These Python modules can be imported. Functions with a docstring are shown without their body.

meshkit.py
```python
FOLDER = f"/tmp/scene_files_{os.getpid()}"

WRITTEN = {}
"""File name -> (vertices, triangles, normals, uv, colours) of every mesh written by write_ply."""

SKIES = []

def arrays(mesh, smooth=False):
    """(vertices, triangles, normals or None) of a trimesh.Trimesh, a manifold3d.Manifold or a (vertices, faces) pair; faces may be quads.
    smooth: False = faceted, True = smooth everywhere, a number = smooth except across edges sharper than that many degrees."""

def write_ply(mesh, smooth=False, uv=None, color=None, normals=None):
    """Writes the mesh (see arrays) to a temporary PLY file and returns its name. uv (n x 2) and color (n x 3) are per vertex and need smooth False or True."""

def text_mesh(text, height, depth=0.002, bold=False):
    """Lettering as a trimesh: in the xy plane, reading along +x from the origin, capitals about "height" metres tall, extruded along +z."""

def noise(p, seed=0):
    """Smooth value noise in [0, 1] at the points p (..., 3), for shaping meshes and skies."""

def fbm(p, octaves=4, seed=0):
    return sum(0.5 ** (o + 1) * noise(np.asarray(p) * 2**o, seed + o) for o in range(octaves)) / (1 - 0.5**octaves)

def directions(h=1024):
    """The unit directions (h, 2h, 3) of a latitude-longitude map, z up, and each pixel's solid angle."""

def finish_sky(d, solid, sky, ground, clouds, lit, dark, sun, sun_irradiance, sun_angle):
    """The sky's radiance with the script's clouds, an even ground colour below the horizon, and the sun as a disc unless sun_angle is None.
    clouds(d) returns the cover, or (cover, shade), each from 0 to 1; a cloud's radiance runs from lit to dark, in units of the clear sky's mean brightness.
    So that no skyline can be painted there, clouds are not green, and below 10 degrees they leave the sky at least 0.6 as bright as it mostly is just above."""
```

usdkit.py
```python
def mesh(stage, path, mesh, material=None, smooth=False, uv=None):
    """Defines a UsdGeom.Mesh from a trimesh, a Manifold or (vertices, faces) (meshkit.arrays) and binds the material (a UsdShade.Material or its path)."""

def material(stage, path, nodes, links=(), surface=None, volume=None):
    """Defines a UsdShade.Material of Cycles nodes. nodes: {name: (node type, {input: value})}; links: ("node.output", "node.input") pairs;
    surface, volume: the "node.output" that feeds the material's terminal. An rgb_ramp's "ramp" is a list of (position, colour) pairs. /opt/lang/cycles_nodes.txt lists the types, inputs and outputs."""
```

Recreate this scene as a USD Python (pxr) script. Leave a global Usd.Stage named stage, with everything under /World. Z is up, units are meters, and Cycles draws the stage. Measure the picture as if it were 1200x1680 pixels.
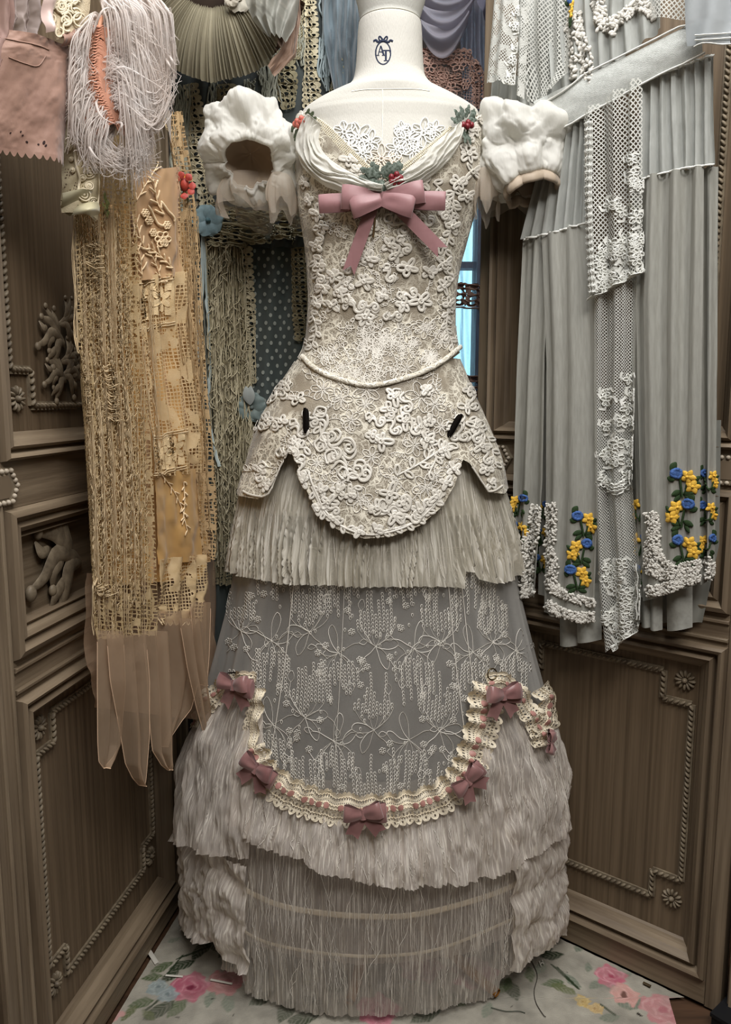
import math, random, numpy as np, trimesh, usdkit, meshkit
from pxr import Usd, UsdGeom, UsdLux, UsdShade, Gf, Sdf, Vt
from shapely.geometry import Polygon, Point, LineString, box as sbox
from shapely import affinity
from shapely.ops import unary_union
from scipy.spatial import cKDTree

stage = Usd.Stage.CreateInMemory()
UsdGeom.SetStageUpAxis(stage, 'Z'); UsdGeom.SetStageMetersPerUnit(stage, 1.0)
UsdGeom.Xform.Define(stage, '/World'); UsdGeom.Scope.Define(stage, '/World/Looks')
rng = np.random.default_rng(7)

# ------------------------------------------------------------------ camera, lights, exposure
PITCH = math.radians(8.3); FPX = 1300.0; EYE = np.array([0, -1.32, .963])
cam = UsdGeom.Camera.Define(stage, '/World/camera')
cam.AddTranslateOp().Set(Gf.Vec3d(*EYE)); cam.AddRotateXOp().Set(90 - 8.3)
cam.CreateHorizontalApertureAttr(36.0); cam.CreateFocalLengthAttr(36.0 * FPX / 1200); cam.CreateVerticalApertureAttr(50.4)
cam.CreateClippingRangeAttr(Gf.Vec2f(.05, 100)); cam.CreateExposureAttr(0.36)

def rect_light(name, loc, rot, w, h, power, color):
    l = UsdLux.RectLight.Define(stage, '/World/' + name)
    l.CreateWidthAttr(w); l.CreateHeightAttr(h); l.CreateIntensityAttr(power); l.CreateColorAttr(Gf.Vec3f(*color))
    l.AddTranslateOp().Set(Gf.Vec3d(*loc)); l.AddRotateXYZOp().Set(Gf.Vec3f(*rot))
rect_light('unseen_ceiling_lamp', (0.05, -.62, 2.37), (0, 0, 0), 1.15, .75, 7.8, (.97, .978, 1.0))  # out of view overhead, placed to light the tops of sleeves and garments
rect_light('unseen_front_lamp', (.42, -1.5, 2.3), (44, 0, 14), 1.2, .6, 12.5, (1.0, .965, .935))  # warm lamp out of view behind the lens, placed to brighten the fronts
dome = UsdLux.DomeLight.Define(stage, '/World/sky'); dome.CreateIntensityAttr(1.0); dome.CreateColorAttr(Gf.Vec3f(.30, .62, .80))

_F = np.array([0, math.cos(PITCH), -math.sin(PITCH)]); _U = np.array([0, math.sin(PITCH), math.cos(PITCH)])
def ray(px, py):
    px = np.asarray(px, float); py = np.asarray(py, float)
    return _F + ((px - 600) / FPX)[..., None] * np.array([1., 0, 0]) + ((840 - py) / FPX)[..., None] * _U
def at(px, py, y):
    d = ray(px, py); return EYE + d * ((y - EYE[1]) / d[..., 1])[..., None]
def on_floor(px, py, z=0.0):
    d = ray(px, py); return EYE + d * ((z - EYE[2]) / d[..., 2])[..., None]
def on_plane(px, py, P0, n):
    d = ray(px, py); return EYE + d * (((P0 - EYE) @ n) / (d @ n))[..., None]
def proj(P):
    v = np.asarray(P) - EYE; w = v @ _F
    return np.stack([600 + FPX * v[..., 0] / w, 840 - FPX * (v @ _U) / w], -1)

# ------------------------------------------------------------------ naming, parts, materials
_count = {}
def numbered(parent, name):
    k = (parent, name); i = _count.get(k, 0); _count[k] = i + 1
    return name if i == 0 else '%s_%03d' % (name, i)
def say(prim, label=None, cat=None, group=None, kind=None):
    for k, v in (('label', label), ('category', cat), ('group', group), ('kind', kind)):
        if v: prim.SetCustomDataByKey(k, v)
    return prim
def thing(name, label, cat, group=None, kind=None):
    x = UsdGeom.Xform.Define(stage, '/World/' + numbered('/World', name))
    return say(x.GetPrim(), label, cat, group, kind)
def obj(name, mesh, mat, parent=None, smooth=True, uv=None, label=None, cat=None, kind=None, group=None):
    pp = str(parent.GetPath()) if parent is not None else '/World'
    m = usdkit.mesh(stage, pp + '/' + numbered(pp, name), mesh, mat, smooth=smooth, uv=uv)
    m.CreateDoubleSidedAttr(True)
    return say(m.GetPrim(), label, cat, group, kind)

def lin(c):
    c = np.asarray(c, float) / 255.0
    return tuple(np.where(c <= .04045, c / 12.92, ((c + .055) / 1.055) ** 2.4))
_mats = {}
def M(name, c1, c2=None, rough=.7, scale=30, stretch=(1, 1, 1), space='object', bump=0, bscale=300, bstretch=None, spec=.3, metallic=0, sheen=0,
      trans=0, alpha=None, grid=None, lace=None, detail=4, aniso=0, contrast=(.3, .7), streak=None):
    """One cloth / wood / metal material. c1, c2 sRGB 0-255 mixed by noise. alpha=(facing on, grazing, noise) sheer cloth.
    grid=(n, thread, rotation, distortion) open net along uv metres. lace=(scale, thread, colour) thread network on the cloth."""
    if name in _mats: return _mats[name]
    c2 = c2 or c1
    N = {'tc': ('texture_coordinate', {}) if space == 'object' else ('uvmap', {'attribute': 'st'})}
    src = 'tc.object' if space == 'object' else 'tc.UV'
    L = []
    N['mp'] = ('mapping', {'scale': stretch}); L.append((src, 'mp.vector'))
    N['nz'] = ('noise_texture', {'scale': scale, 'detail': detail, 'roughness': .6}); L.append(('mp.vector', 'nz.vector'))
    N['rp'] = ('rgb_ramp', {'ramp': [(contrast[0], lin(c1)), (contrast[1], lin(c2))]}); L.append(('nz.fac', 'rp.fac'))
    col = 'rp.color'
    N['pb'] = ('principled_bsdf', {'roughness': rough, 'specular_ior_level': spec, 'metallic': metallic, 'sheen_weight': sheen, 'anisotropic': aniso})
    hsrc = None
    if bump:
        N['bm'] = ('mapping', {'scale': bstretch or stretch}); L.append((src, 'bm.vector'))
        N['bn'] = ('noise_texture', {'scale': bscale, 'detail': 3}); L.append(('bm.vector', 'bn.vector'))
        hsrc = 'bn.fac'
    if lace:
        sc, th, lc, cov = lace
        N['dn'] = ('noise_texture', {'scale': sc * .6, 'detail': 2}); L.append((src, 'dn.vector'))
        N['dv'] = ('mix_vector', {'fac': .035}); L += [(src, 'dv.a'), ('dn.color', 'dv.b')]
        N['vo'] = ('voronoi_texture', {'feature': 'distance_to_edge', 'scale': sc}); L.append(('dv.result', 'vo.vector'))
        N['lt'] = ('map_range', {'from_min': th * .55, 'from_max': th, 'to_min': 1, 'to_max': 0, 'clamp': True}); L.append(('vo.distance', 'lt.value'))
        N['v2'] = ('voronoi_texture', {'feature': 'distance_to_edge', 'scale': sc * 3.1}); L.append(('dv.result', 'v2.vector'))
        N['l2'] = ('map_range', {'from_min': th * .7, 'from_max': th * 1.4, 'to_min': .55, 'to_max': 0, 'clamp': True}); L.append(('v2.distance', 'l2.value'))
        N['cn'] = ('noise_texture', {'scale': sc * .22, 'detail': 2}); L.append((src, 'cn.vector'))
        N['cm'] = ('map_range', {'from_min': cov - .08, 'from_max': cov + .08, 'to_min': 0, 'to_max': 1, 'clamp': True}); L.append(('cn.fac', 'cm.value'))
        N['l3'] = ('math', {'math_type': 'maximum'}); L += [('lt.result', 'l3.value1'), ('l2.result', 'l3.value2')]
        N['l4'] = ('math', {'math_type': 'multiply'}); L += [('l3.value', 'l4.value1'), ('cm.result', 'l4.value2')]
        N['lm'] = ('mix_color', {'b': lin(lc)}); L += [('l4.value', 'lm.fac'), (col, 'lm.a')]
        col = 'lm.result'
        if bump:
            N['hm'] = ('math', {'math_type': 'multiply_add', 'value2': 1.5}); L += [('l4.value', 'hm.value1'), (hsrc, 'hm.value3')]; hsrc = 'hm.value'
    if hsrc:
        N['bp'] = ('bump', {'strength': bump, 'distance': .002}); L += [(hsrc, 'bp.height'), ('bp.normal', 'pb.normal')]
    L.append((col, 'pb.base_color'))
    out = 'pb.BSDF'
    if trans:
        N['tl'] = ('translucent_bsdf', {}); L.append((col, 'tl.color'))
        N['tm'] = ('mix_closure', {'fac': trans}); L += [(out, 'tm.closure1'), ('tl.BSDF', 'tm.closure2')]
        out = 'tm.closure'
    fac = None
    if alpha:
        a0, a1, an = alpha
        N['lw'] = ('layer_weight', {'blend': .5})
        N['la'] = ('map_range', {'from_min': .15, 'from_max': 1.0, 'to_min': a0, 'to_max': a1, 'clamp': True}); L.append(('lw.facing', 'la.value'))
        N['an'] = ('noise_texture', {'scale': 900 if space == 'object' else 1000, 'detail': 1}); L.append((src, 'an.vector'))
        N['am'] = ('math', {'math_type': 'multiply_add', 'value2': an, 'use_clamp': True}); N['as'] = ('math', {'math_type': 'subtract', 'value2': .5})
        L += [('an.fac', 'as.value1'), ('as.value', 'am.value1'), ('la.result', 'am.value3')]
        fac = 'am.value'
        if streak:   # (across, along, low, high, colour): denser threads running down the cloth
            N['sm'] = ('mapping', {'scale': (streak[0], streak[1], 1)}); N['su'] = ('uvmap', {'attribute': 'st'}); N['sn'] = ('noise_texture', {'scale': 1.0, 'detail': 4, 'roughness': .65, 'distortion': .6})
            N['sr'] = ('map_range', {'from_min': streak[2], 'from_max': streak[3], 'to_min': 0, 'to_max': 1, 'clamp': True}); N['sx'] = ('math', {'math_type': 'multiply_add', 'value2': .75, 'use_clamp': True}); N['sc'] = ('mix_color', {'b': lin(streak[4])})
            L += [('su.UV', 'sm.vector'), ('sm.vector', 'sn.vector'), ('sn.fac', 'sr.value'), ('sr.result', 'sx.value1'), ('am.value', 'sx.value3'), ('sr.result', 'sc.fac'), (col, 'sc.a'), ('sc.result', 'pb.base_color')]
            L[:] = [l for l in L if l != (col, 'pb.base_color')]
            if trans: L[:] = [l for l in L if l != (col, 'tl.color')] + [('sc.result', 'tl.color')]
            fac = 'sx.value'
    if grid:
        n, th, rot, dist = grid[:4]
        N['gm'] = ('mapping', {'rotation': (0, 0, rot), 'scale': (n, n, n)}); N['gd'] = ('noise_texture', {'scale': 55, 'detail': 2})
        N['gv'] = ('mix_vector', {'fac': dist}); N['gs'] = ('separate_xyz', {})
        L += [(src, 'gd.vector'), (src, 'gv.a'), ('gd.color', 'gv.b'), ('gv.result', 'gm.vector'), ('gm.vector', 'gs.vector')]
        for a in 'xy':
            N['f' + a] = ('math', {'math_type': 'pingpong', 'value2': .5}); L.append(('gs.' + a, 'f' + a + '.value1'))
            N['h' + a] = ('math', {'math_type': 'less_than', 'value2': th}); L.append(('f' + a + '.value', 'h' + a + '.value1'))
        N['g1'] = ('math', {'math_type': 'maximum'}); L += [('hx.value', 'g1.value1'), ('hy.value', 'g1.value2')]
        g = 'g1.value'
        if len(grid) > 4:   # share of cells filled in solid by noise
            N['fn'] = ('noise_texture', {'scale': grid[5], 'detail': 3}); L.append((src, 'fn.vector'))
            N['ff'] = ('math', {'math_type': 'greater_than', 'value2': grid[4]}); L.append(('fn.fac', 'ff.value1'))
            N['g2'] = ('math', {'math_type': 'maximum'}); L += [(g, 'g2.value1'), ('ff.value', 'g2.value2')]; g = 'g2.value'
        if fac:
            N['g3'] = ('math', {'math_type': 'maximum'}); L += [(g, 'g3.value1'), (fac, 'g3.value2')]; g = 'g3.value'
        fac = g
    if fac:
        N['tr'] = ('transparent_bsdf', {}); N['mx'] = ('mix_closure', {})
        L += [(fac, 'mx.fac'), ('tr.BSDF', 'mx.closure1'), (out, 'mx.closure2')]
        out = 'mx.closure'
    m = usdkit.material(stage, '/World/Looks/' + name, N, L, surface=out)
    _mats[name] = m
    return m

# ------------------------------------------------------------------ mesh helpers
class MB:
    """Collects pieces that are one mesh of the scene."""
    def __init__(self): self.v, self.f, self.n = [], [], 0
    def add(self, v, f):
        v = np.asarray(v, float).reshape(-1, 3); f = np.asarray(f, int)
        if f.shape[1] == 4: f = np.vstack([f[:, [0, 1, 2]], f[:, [0, 2, 3]]])
        self.v.append(v); self.f.append(f + self.n); self.n += len(v); return self
    def mesh(self): return np.vstack(self.v), np.vstack(self.f)
def grid_faces(nv, nu, wrap=False):
    i, j = np.meshgrid(np.arange(nv - 1), np.arange(nu if wrap else nu - 1), indexing='ij'); k = (j + 1) % nu
    return np.stack([i * nu + j, i * nu + k, (i + 1) * nu + k, (i + 1) * nu + j], -1).reshape(-1, 4)
def unit(v): return v / (np.linalg.norm(v, axis=-1, keepdims=True) + 1e-12)
def smooth_path(p, n, closed=False):
    """Catmull-Rom through the points, n samples evenly along the length."""
    p = np.asarray(p, float)
    q = np.vstack([p[-1], p, p[:2]]) if closed else np.vstack([2 * p[0] - p[1], p, 2 * p[-1] - p[-2]])
    out = []
    for i in range(len(q) - 3):
        t = np.linspace(0, 1, 16, endpoint=False)[:, None]; a, b, c, d = q[i:i + 4]
        out.append(.5 * (2 * b + (c - a) * t + (2 * a - 5 * b + 4 * c - d) * t ** 2 + (3 * b - a - 3 * c + d) * t ** 3))
    out = np.vstack(out + [q[-2][None]])
    s = np.r_[0, np.cumsum(np.linalg.norm(np.diff(out, axis=0), axis=1))]
    x = np.linspace(0, s[-1], n)
    return np.stack([np.interp(x, s, out[:, k]) for k in range(out.shape[1])], 1)
def tube3(P, Nrm, rw, rh=None, sides=6, closed=False):
    """A tube along 3-D points; Nrm the up vectors; rw, rh the half sizes across and along the up vector."""
    P = np.asarray(P, float); n = len(P)
    T = unit(np.gradient(P, axis=0)) if not closed else unit(np.roll(P, -1, 0) - np.roll(P, 1, 0))
    Nrm = np.broadcast_to(Nrm, P.shape); B = unit(np.cross(T, Nrm)); Nn = unit(np.cross(B, T))
    rw = np.broadcast_to(rw, (n,)); rh = rw if rh is None else np.broadcast_to(rh, (n,))
    a = np.arange(sides) * 2 * np.pi / sides
    v = P[:, None] + rw[:, None, None] * np.cos(a)[None, :, None] * B[:, None] + rh[:, None, None] * np.sin(a)[None, :, None] * Nn[:, None]
    if closed:
        v = np.concatenate([v, v[:1]], 0); n += 1
    return v.reshape(-1, 3), grid_faces(n, sides, True)
def ball(c, r, sub=1, scale=(1, 1, 1)):
    m = _ICO[sub]; return np.asarray(c) + m.vertices * np.asarray(scale) * r, m.faces
_ICO = {k: trimesh.creation.icosphere(k, 1.0) for k in (0, 1, 2, 3)}
fbm, noise = meshkit.fbm, meshkit.noise

class Surf:
    """A grid surface (rows top to bottom, columns left to right as seen) that further pieces are laid on by looking from the lens; all are real points of the surface."""
    def __init__(self, V, flip=False, wrap=False):
        self.V = V; nv, nu = V.shape[:2]; self.wrap = wrap
        du = (np.roll(V, -1, 1) - np.roll(V, 1, 1)) / 2 if wrap else np.gradient(V, axis=1)
        dv = np.gradient(V, axis=0)
        n = unit(np.cross(du, dv)); self.N = -n if flip else n
        if not flip is None and not wrap:   # an open sheet faces the lens
            s = np.sign(np.einsum('ijk,ijk->ij', self.N, EYE - V).sum()); self.N = self.N * s
        self.px = proj(V); self.du, self.dv = du, dv
        self.pu = (np.roll(self.px, -1, 1) - np.roll(self.px, 1, 1)) / 2 if wrap else np.gradient(self.px, axis=1)
        self.pv = np.gradient(self.px, axis=0)
        face = np.einsum('ijk,ijk->ij', self.N, EYE - V) > 0.02 * np.linalg.norm(EYE - V, axis=-1)
        if not wrap: face[:] = True
        self.idx = np.argwhere(face); self.tree = cKDTree(self.px[face])
    def pick(self, q, off=0.0):
        q = np.asarray(q, float).reshape(-1, 2)
        _, k = self.tree.query(q); i, j = self.idx[k].T
        a, b = self.pu[i, j], self.pv[i, j]; d = q - self.px[i, j]
        det = a[:, 0] * b[:, 1] - a[:, 1] * b[:, 0]; det = np.where(np.abs(det) < 1e-3, 1e-3, det)
        u = np.clip((d[:, 0] * b[:, 1] - d[:, 1] * b[:, 0]) / det, -2, 2); w = np.clip((a[:, 0] * d[:, 1] - a[:, 1] * d[:, 0]) / det, -2, 2)
        N = self.N[i, j]
        return self.V[i, j] + self.du[i, j] * u[:, None] + self.dv[i, j] * w[:, None] + N * np.reshape(off, (-1, 1)), N
    def mesh(self): 
        nv, nu = self.V.shape[:2]; return self.V.reshape(-1, 3), grid_faces(nv, nu, self.wrap)
    def uv(self):
        nv, nu = self.V.shape[:2]; r = nv // 2
        su = np.r_[0, np.cumsum(np.linalg.norm(np.diff(self.V[r], axis=0), axis=1))]
        sv = np.r_[0, np.cumsum(np.linalg.norm(np.diff(self.V[:, nu // 2], axis=0), axis=1))]
        return np.stack(np.broadcast_arrays(su[None, :], -sv[:, None]), -1).reshape(-1, 2)
def px_size(P): return np.maximum((np.asarray(P) - EYE) @ _F, .1) / FPX     # metres that one picture pixel spans at P

def lay_tube(S, path, r, h=None, off=0.0, sides=6, n=None, closed=False, taper=False, mb=None):
    """A thread, ribbon or cord laid along a path (picture pixels) on the surface; r, h half width and half height in pixels."""
    p = smooth_path(path, n or max(6, int(len(path) * 4)), closed)
    if closed: p = p[:-1]
    P, N = S.pick(p); s = px_size(P); h = r if h is None else h
    P = P + N * (np.reshape(off, (-1, 1)) + (h * s)[:, None])
    k = np.ones(len(p))
    if taper: k = np.maximum(.15, np.minimum(1, 3.5 * np.sin(np.linspace(0.03, np.pi - .03, len(p)))))
    v, f = tube3(P, N, r * s * k, h * s * k, sides, closed)
    if mb is not None: mb.add(v, f)
    return v, f
def lay_poly(S, poly, thick=.0006, off=0.0, size=9, mb=None, dome=0.0):
    """A flat shape (picture pixels) cut from cloth and laid on the surface."""
    mb2 = mb or MB()
    for g in getattr(poly, 'geoms', [poly]):
        if g.is_empty or g.area < .5: continue
        v, f = trimesh.creation.triangulate_polygon(g, engine='earcut')
        v3 = np.c_[v, np.zeros(len(v))]
        if size: v3, f = trimesh.remesh.subdivide_to_size(v3, f, size, max_iter=8)
        P, N = S.pick(v3[:, :2])
        t = off + thick
        if dome:
            d = np.array([g.exterior.distance(Point(*x)) for x in v3[:, :2]]); t = t + dome * np.minimum(1, d / 4.0)
        mb2.add(P + N * np.reshape(t, (-1, 1)), f)
        for ring in [g.exterior, *g.interiors]:
            c = np.array(ring.coords); A, n = S.pick(c); m = len(c)
            mb2.add(np.vstack([A + n * (off + thick), A + n * (off - .0004)]), [[i, i + 1, m + i + 1, m + i] for i in range(m - 1)])
    return mb2.mesh() if mb is None else None

def rows_sheet(rows, P0, n, nu=80, nv=80, fold=None, lift=0.0):
    """A hanging sheet: rows (y left, x left, y right, x right) in picture pixels, top to bottom, on the plane through P0 with normal n (towards the lens); fold(u, v) lifts it off the plane in metres."""
    r = np.asarray(rows, float); t = np.linspace(0, 1, len(r)); v = np.linspace(0, 1, nv); u = np.linspace(0, 1, nu)
    c = np.stack([np.interp(v, t, r[:, k]) for k in range(4)], 1)
    A = on_plane(c[:, 1], c[:, 0], P0, n); B = on_plane(c[:, 3], c[:, 2], P0, n)
    V = A[:, None] * (1 - u)[None, :, None] + B[:, None] * u[None, :, None]
    U, W = np.meshgrid(u, v)
    h = lift + (fold(U, W) if fold else 0)
    return Surf(V + np.asarray(n) * np.broadcast_to(h, U.shape)[..., None])
# ------------------------------------------------------------------ the room
WALL = M('dark_plaster', (62, 56, 52), (74, 68, 62), rough=.9, scale=4, bump=.1)
WALL_BACK = M('dark_back_wall', (40, 36, 34), (54, 48, 44), rough=.9, scale=5, bump=.1)
CEIL = M('pale_ceiling', (196, 196, 192), rough=.95)
BOARDS = M('brown_floorboards', (58, 42, 30), (88, 64, 46), rough=.55, scale=6, stretch=(1, 8, 1), bump=.1)
def box(c, e, bevel=0):
    m = trimesh.creation.box(e); m.apply_translation(c); return m
def slab(name, lo, hi, mat):
    return obj(name, box((np.array(lo) + hi) / 2, np.array(hi) - lo), mat, smooth=False, kind='structure')
slab('floor', (-1.3, -2.5, -.06), (1.3, .72, -.004), BOARDS)
slab('unseen_ceiling', (-1.3, -2.5, 2.4), (1.3, .72, 2.46), CEIL)  # unseen ceiling and side walls, closed to keep sky light out
slab('unseen_wall_left', (-1.36, -2.5, -.06), (-1.3, .72, 2.46), WALL)
slab('unseen_wall_right', (1.3, -2.5, -.06), (1.36, .72, 2.46), WALL)
slab('unseen_wall_rear', (-1.36, -2.56, -.06), (1.36, -2.5, 2.46), M('warm_room_wall', (150, 138, 122), (160, 148, 132), rough=.9, scale=4))  # unseen wall behind the lens; shuts out sky light, gives warm bounce
# back wall with the window opening
WX0, WX1, WZ0, WZ1 = .10, .285, .86, 1.66
wb = MB()
for lo, hi in (((-1.36, .66, -.06), (WX0, .72, 2.46)), ((WX1, .66, -.06), (1.36, .72, 2.46)), ((WX0, .66, -.06), (WX1, .72, WZ0)), ((WX0, .66, WZ1), (WX1, .72, 2.46))):
    m = box((np.array(lo) + hi) / 2, np.array(hi) - lo); wb.add(m.vertices, m.faces)
obj('wall_back', wb.mesh(), WALL_BACK, smooth=False, kind='structure')
win = say(UsdGeom.Xform.Define(stage, '/World/window_1').GetPrim(), kind='structure')
WFR = M('dark_window_frame', (52, 46, 44), rough=.6)
for lo, hi in (((WX0, .64, WZ0), (WX0 + .018, .73, WZ1)), ((WX1 - .018, .64, WZ0), (WX1, .73, WZ1)), ((WX0, .64, WZ0), (WX1, .73, WZ0 + .018)), ((WX0, .64, WZ1 - .018), (WX1, .73, WZ1)), ((WX0, .66, 1.27), (WX1, .70, 1.285))):
    obj('window_bar', box((np.array(lo) + hi) / 2, np.array(hi) - lo), WFR, win, smooth=False)
pane = usdkit.material(stage, '/World/Looks/window_glass', {'t': ('transparent_bsdf', {}), 'g': ('glossy_bsdf', {'roughness': .02}), 'f': ('fresnel', {'IOR': 1.45}), 'm': ('mix_closure', {})},
                       [('f.fac', 'm.fac'), ('t.BSDF', 'm.closure1'), ('g.BSDF', 'm.closure2')], surface='m.closure')
obj('window_pane', box(((WX0 + WX1) / 2, .69, (WZ0 + WZ1) / 2), (WX1 - WX0 - .03, .004, WZ1 - WZ0 - .03)), pane, win, smooth=False)

# ------------------------------------------------------------------ carved wardrobe doors
def wood(name, c1, c2, stretch):
    return M(name, c1, c2, rough=.52, scale=1.0, stretch=stretch, space='uv', bump=.25, bscale=1.0, bstretch=tuple(3 * np.array(stretch)), spec=.35, detail=6, contrast=(.32, .68))
WOODV = [wood('taupe_wood_upright_%d' % i, a, b, st) for i, (a, b, st) in enumerate((((97, 82, 65), (138, 122, 100), (70, 3.2, 1)), ((89, 75, 59), (132, 116, 95), (85, 2.6, 1)), ((106, 92, 74), (148, 132, 110), (60, 3.8, 1))))]
WOODH = [wood('taupe_wood_level_%d' % i, a, b, st) for i, (a, b, st) in enumerate((((97, 82, 65), (139, 123, 101), (3.2, 70, 1)), ((91, 77, 60), (133, 118, 97), (2.6, 85, 1))))]
PANELW = wood('streaked_panel_wood', (84, 70, 53), (118, 101, 80), (120, 1.6, 1))
CARVE = M('carved_wood', (92, 81, 66), (140, 127, 106), rough=.5, scale=60, bump=.15, bscale=300)
STUD = M('worn_stud', (160, 148, 130), (190, 178, 160), rough=.4, scale=200)

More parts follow.
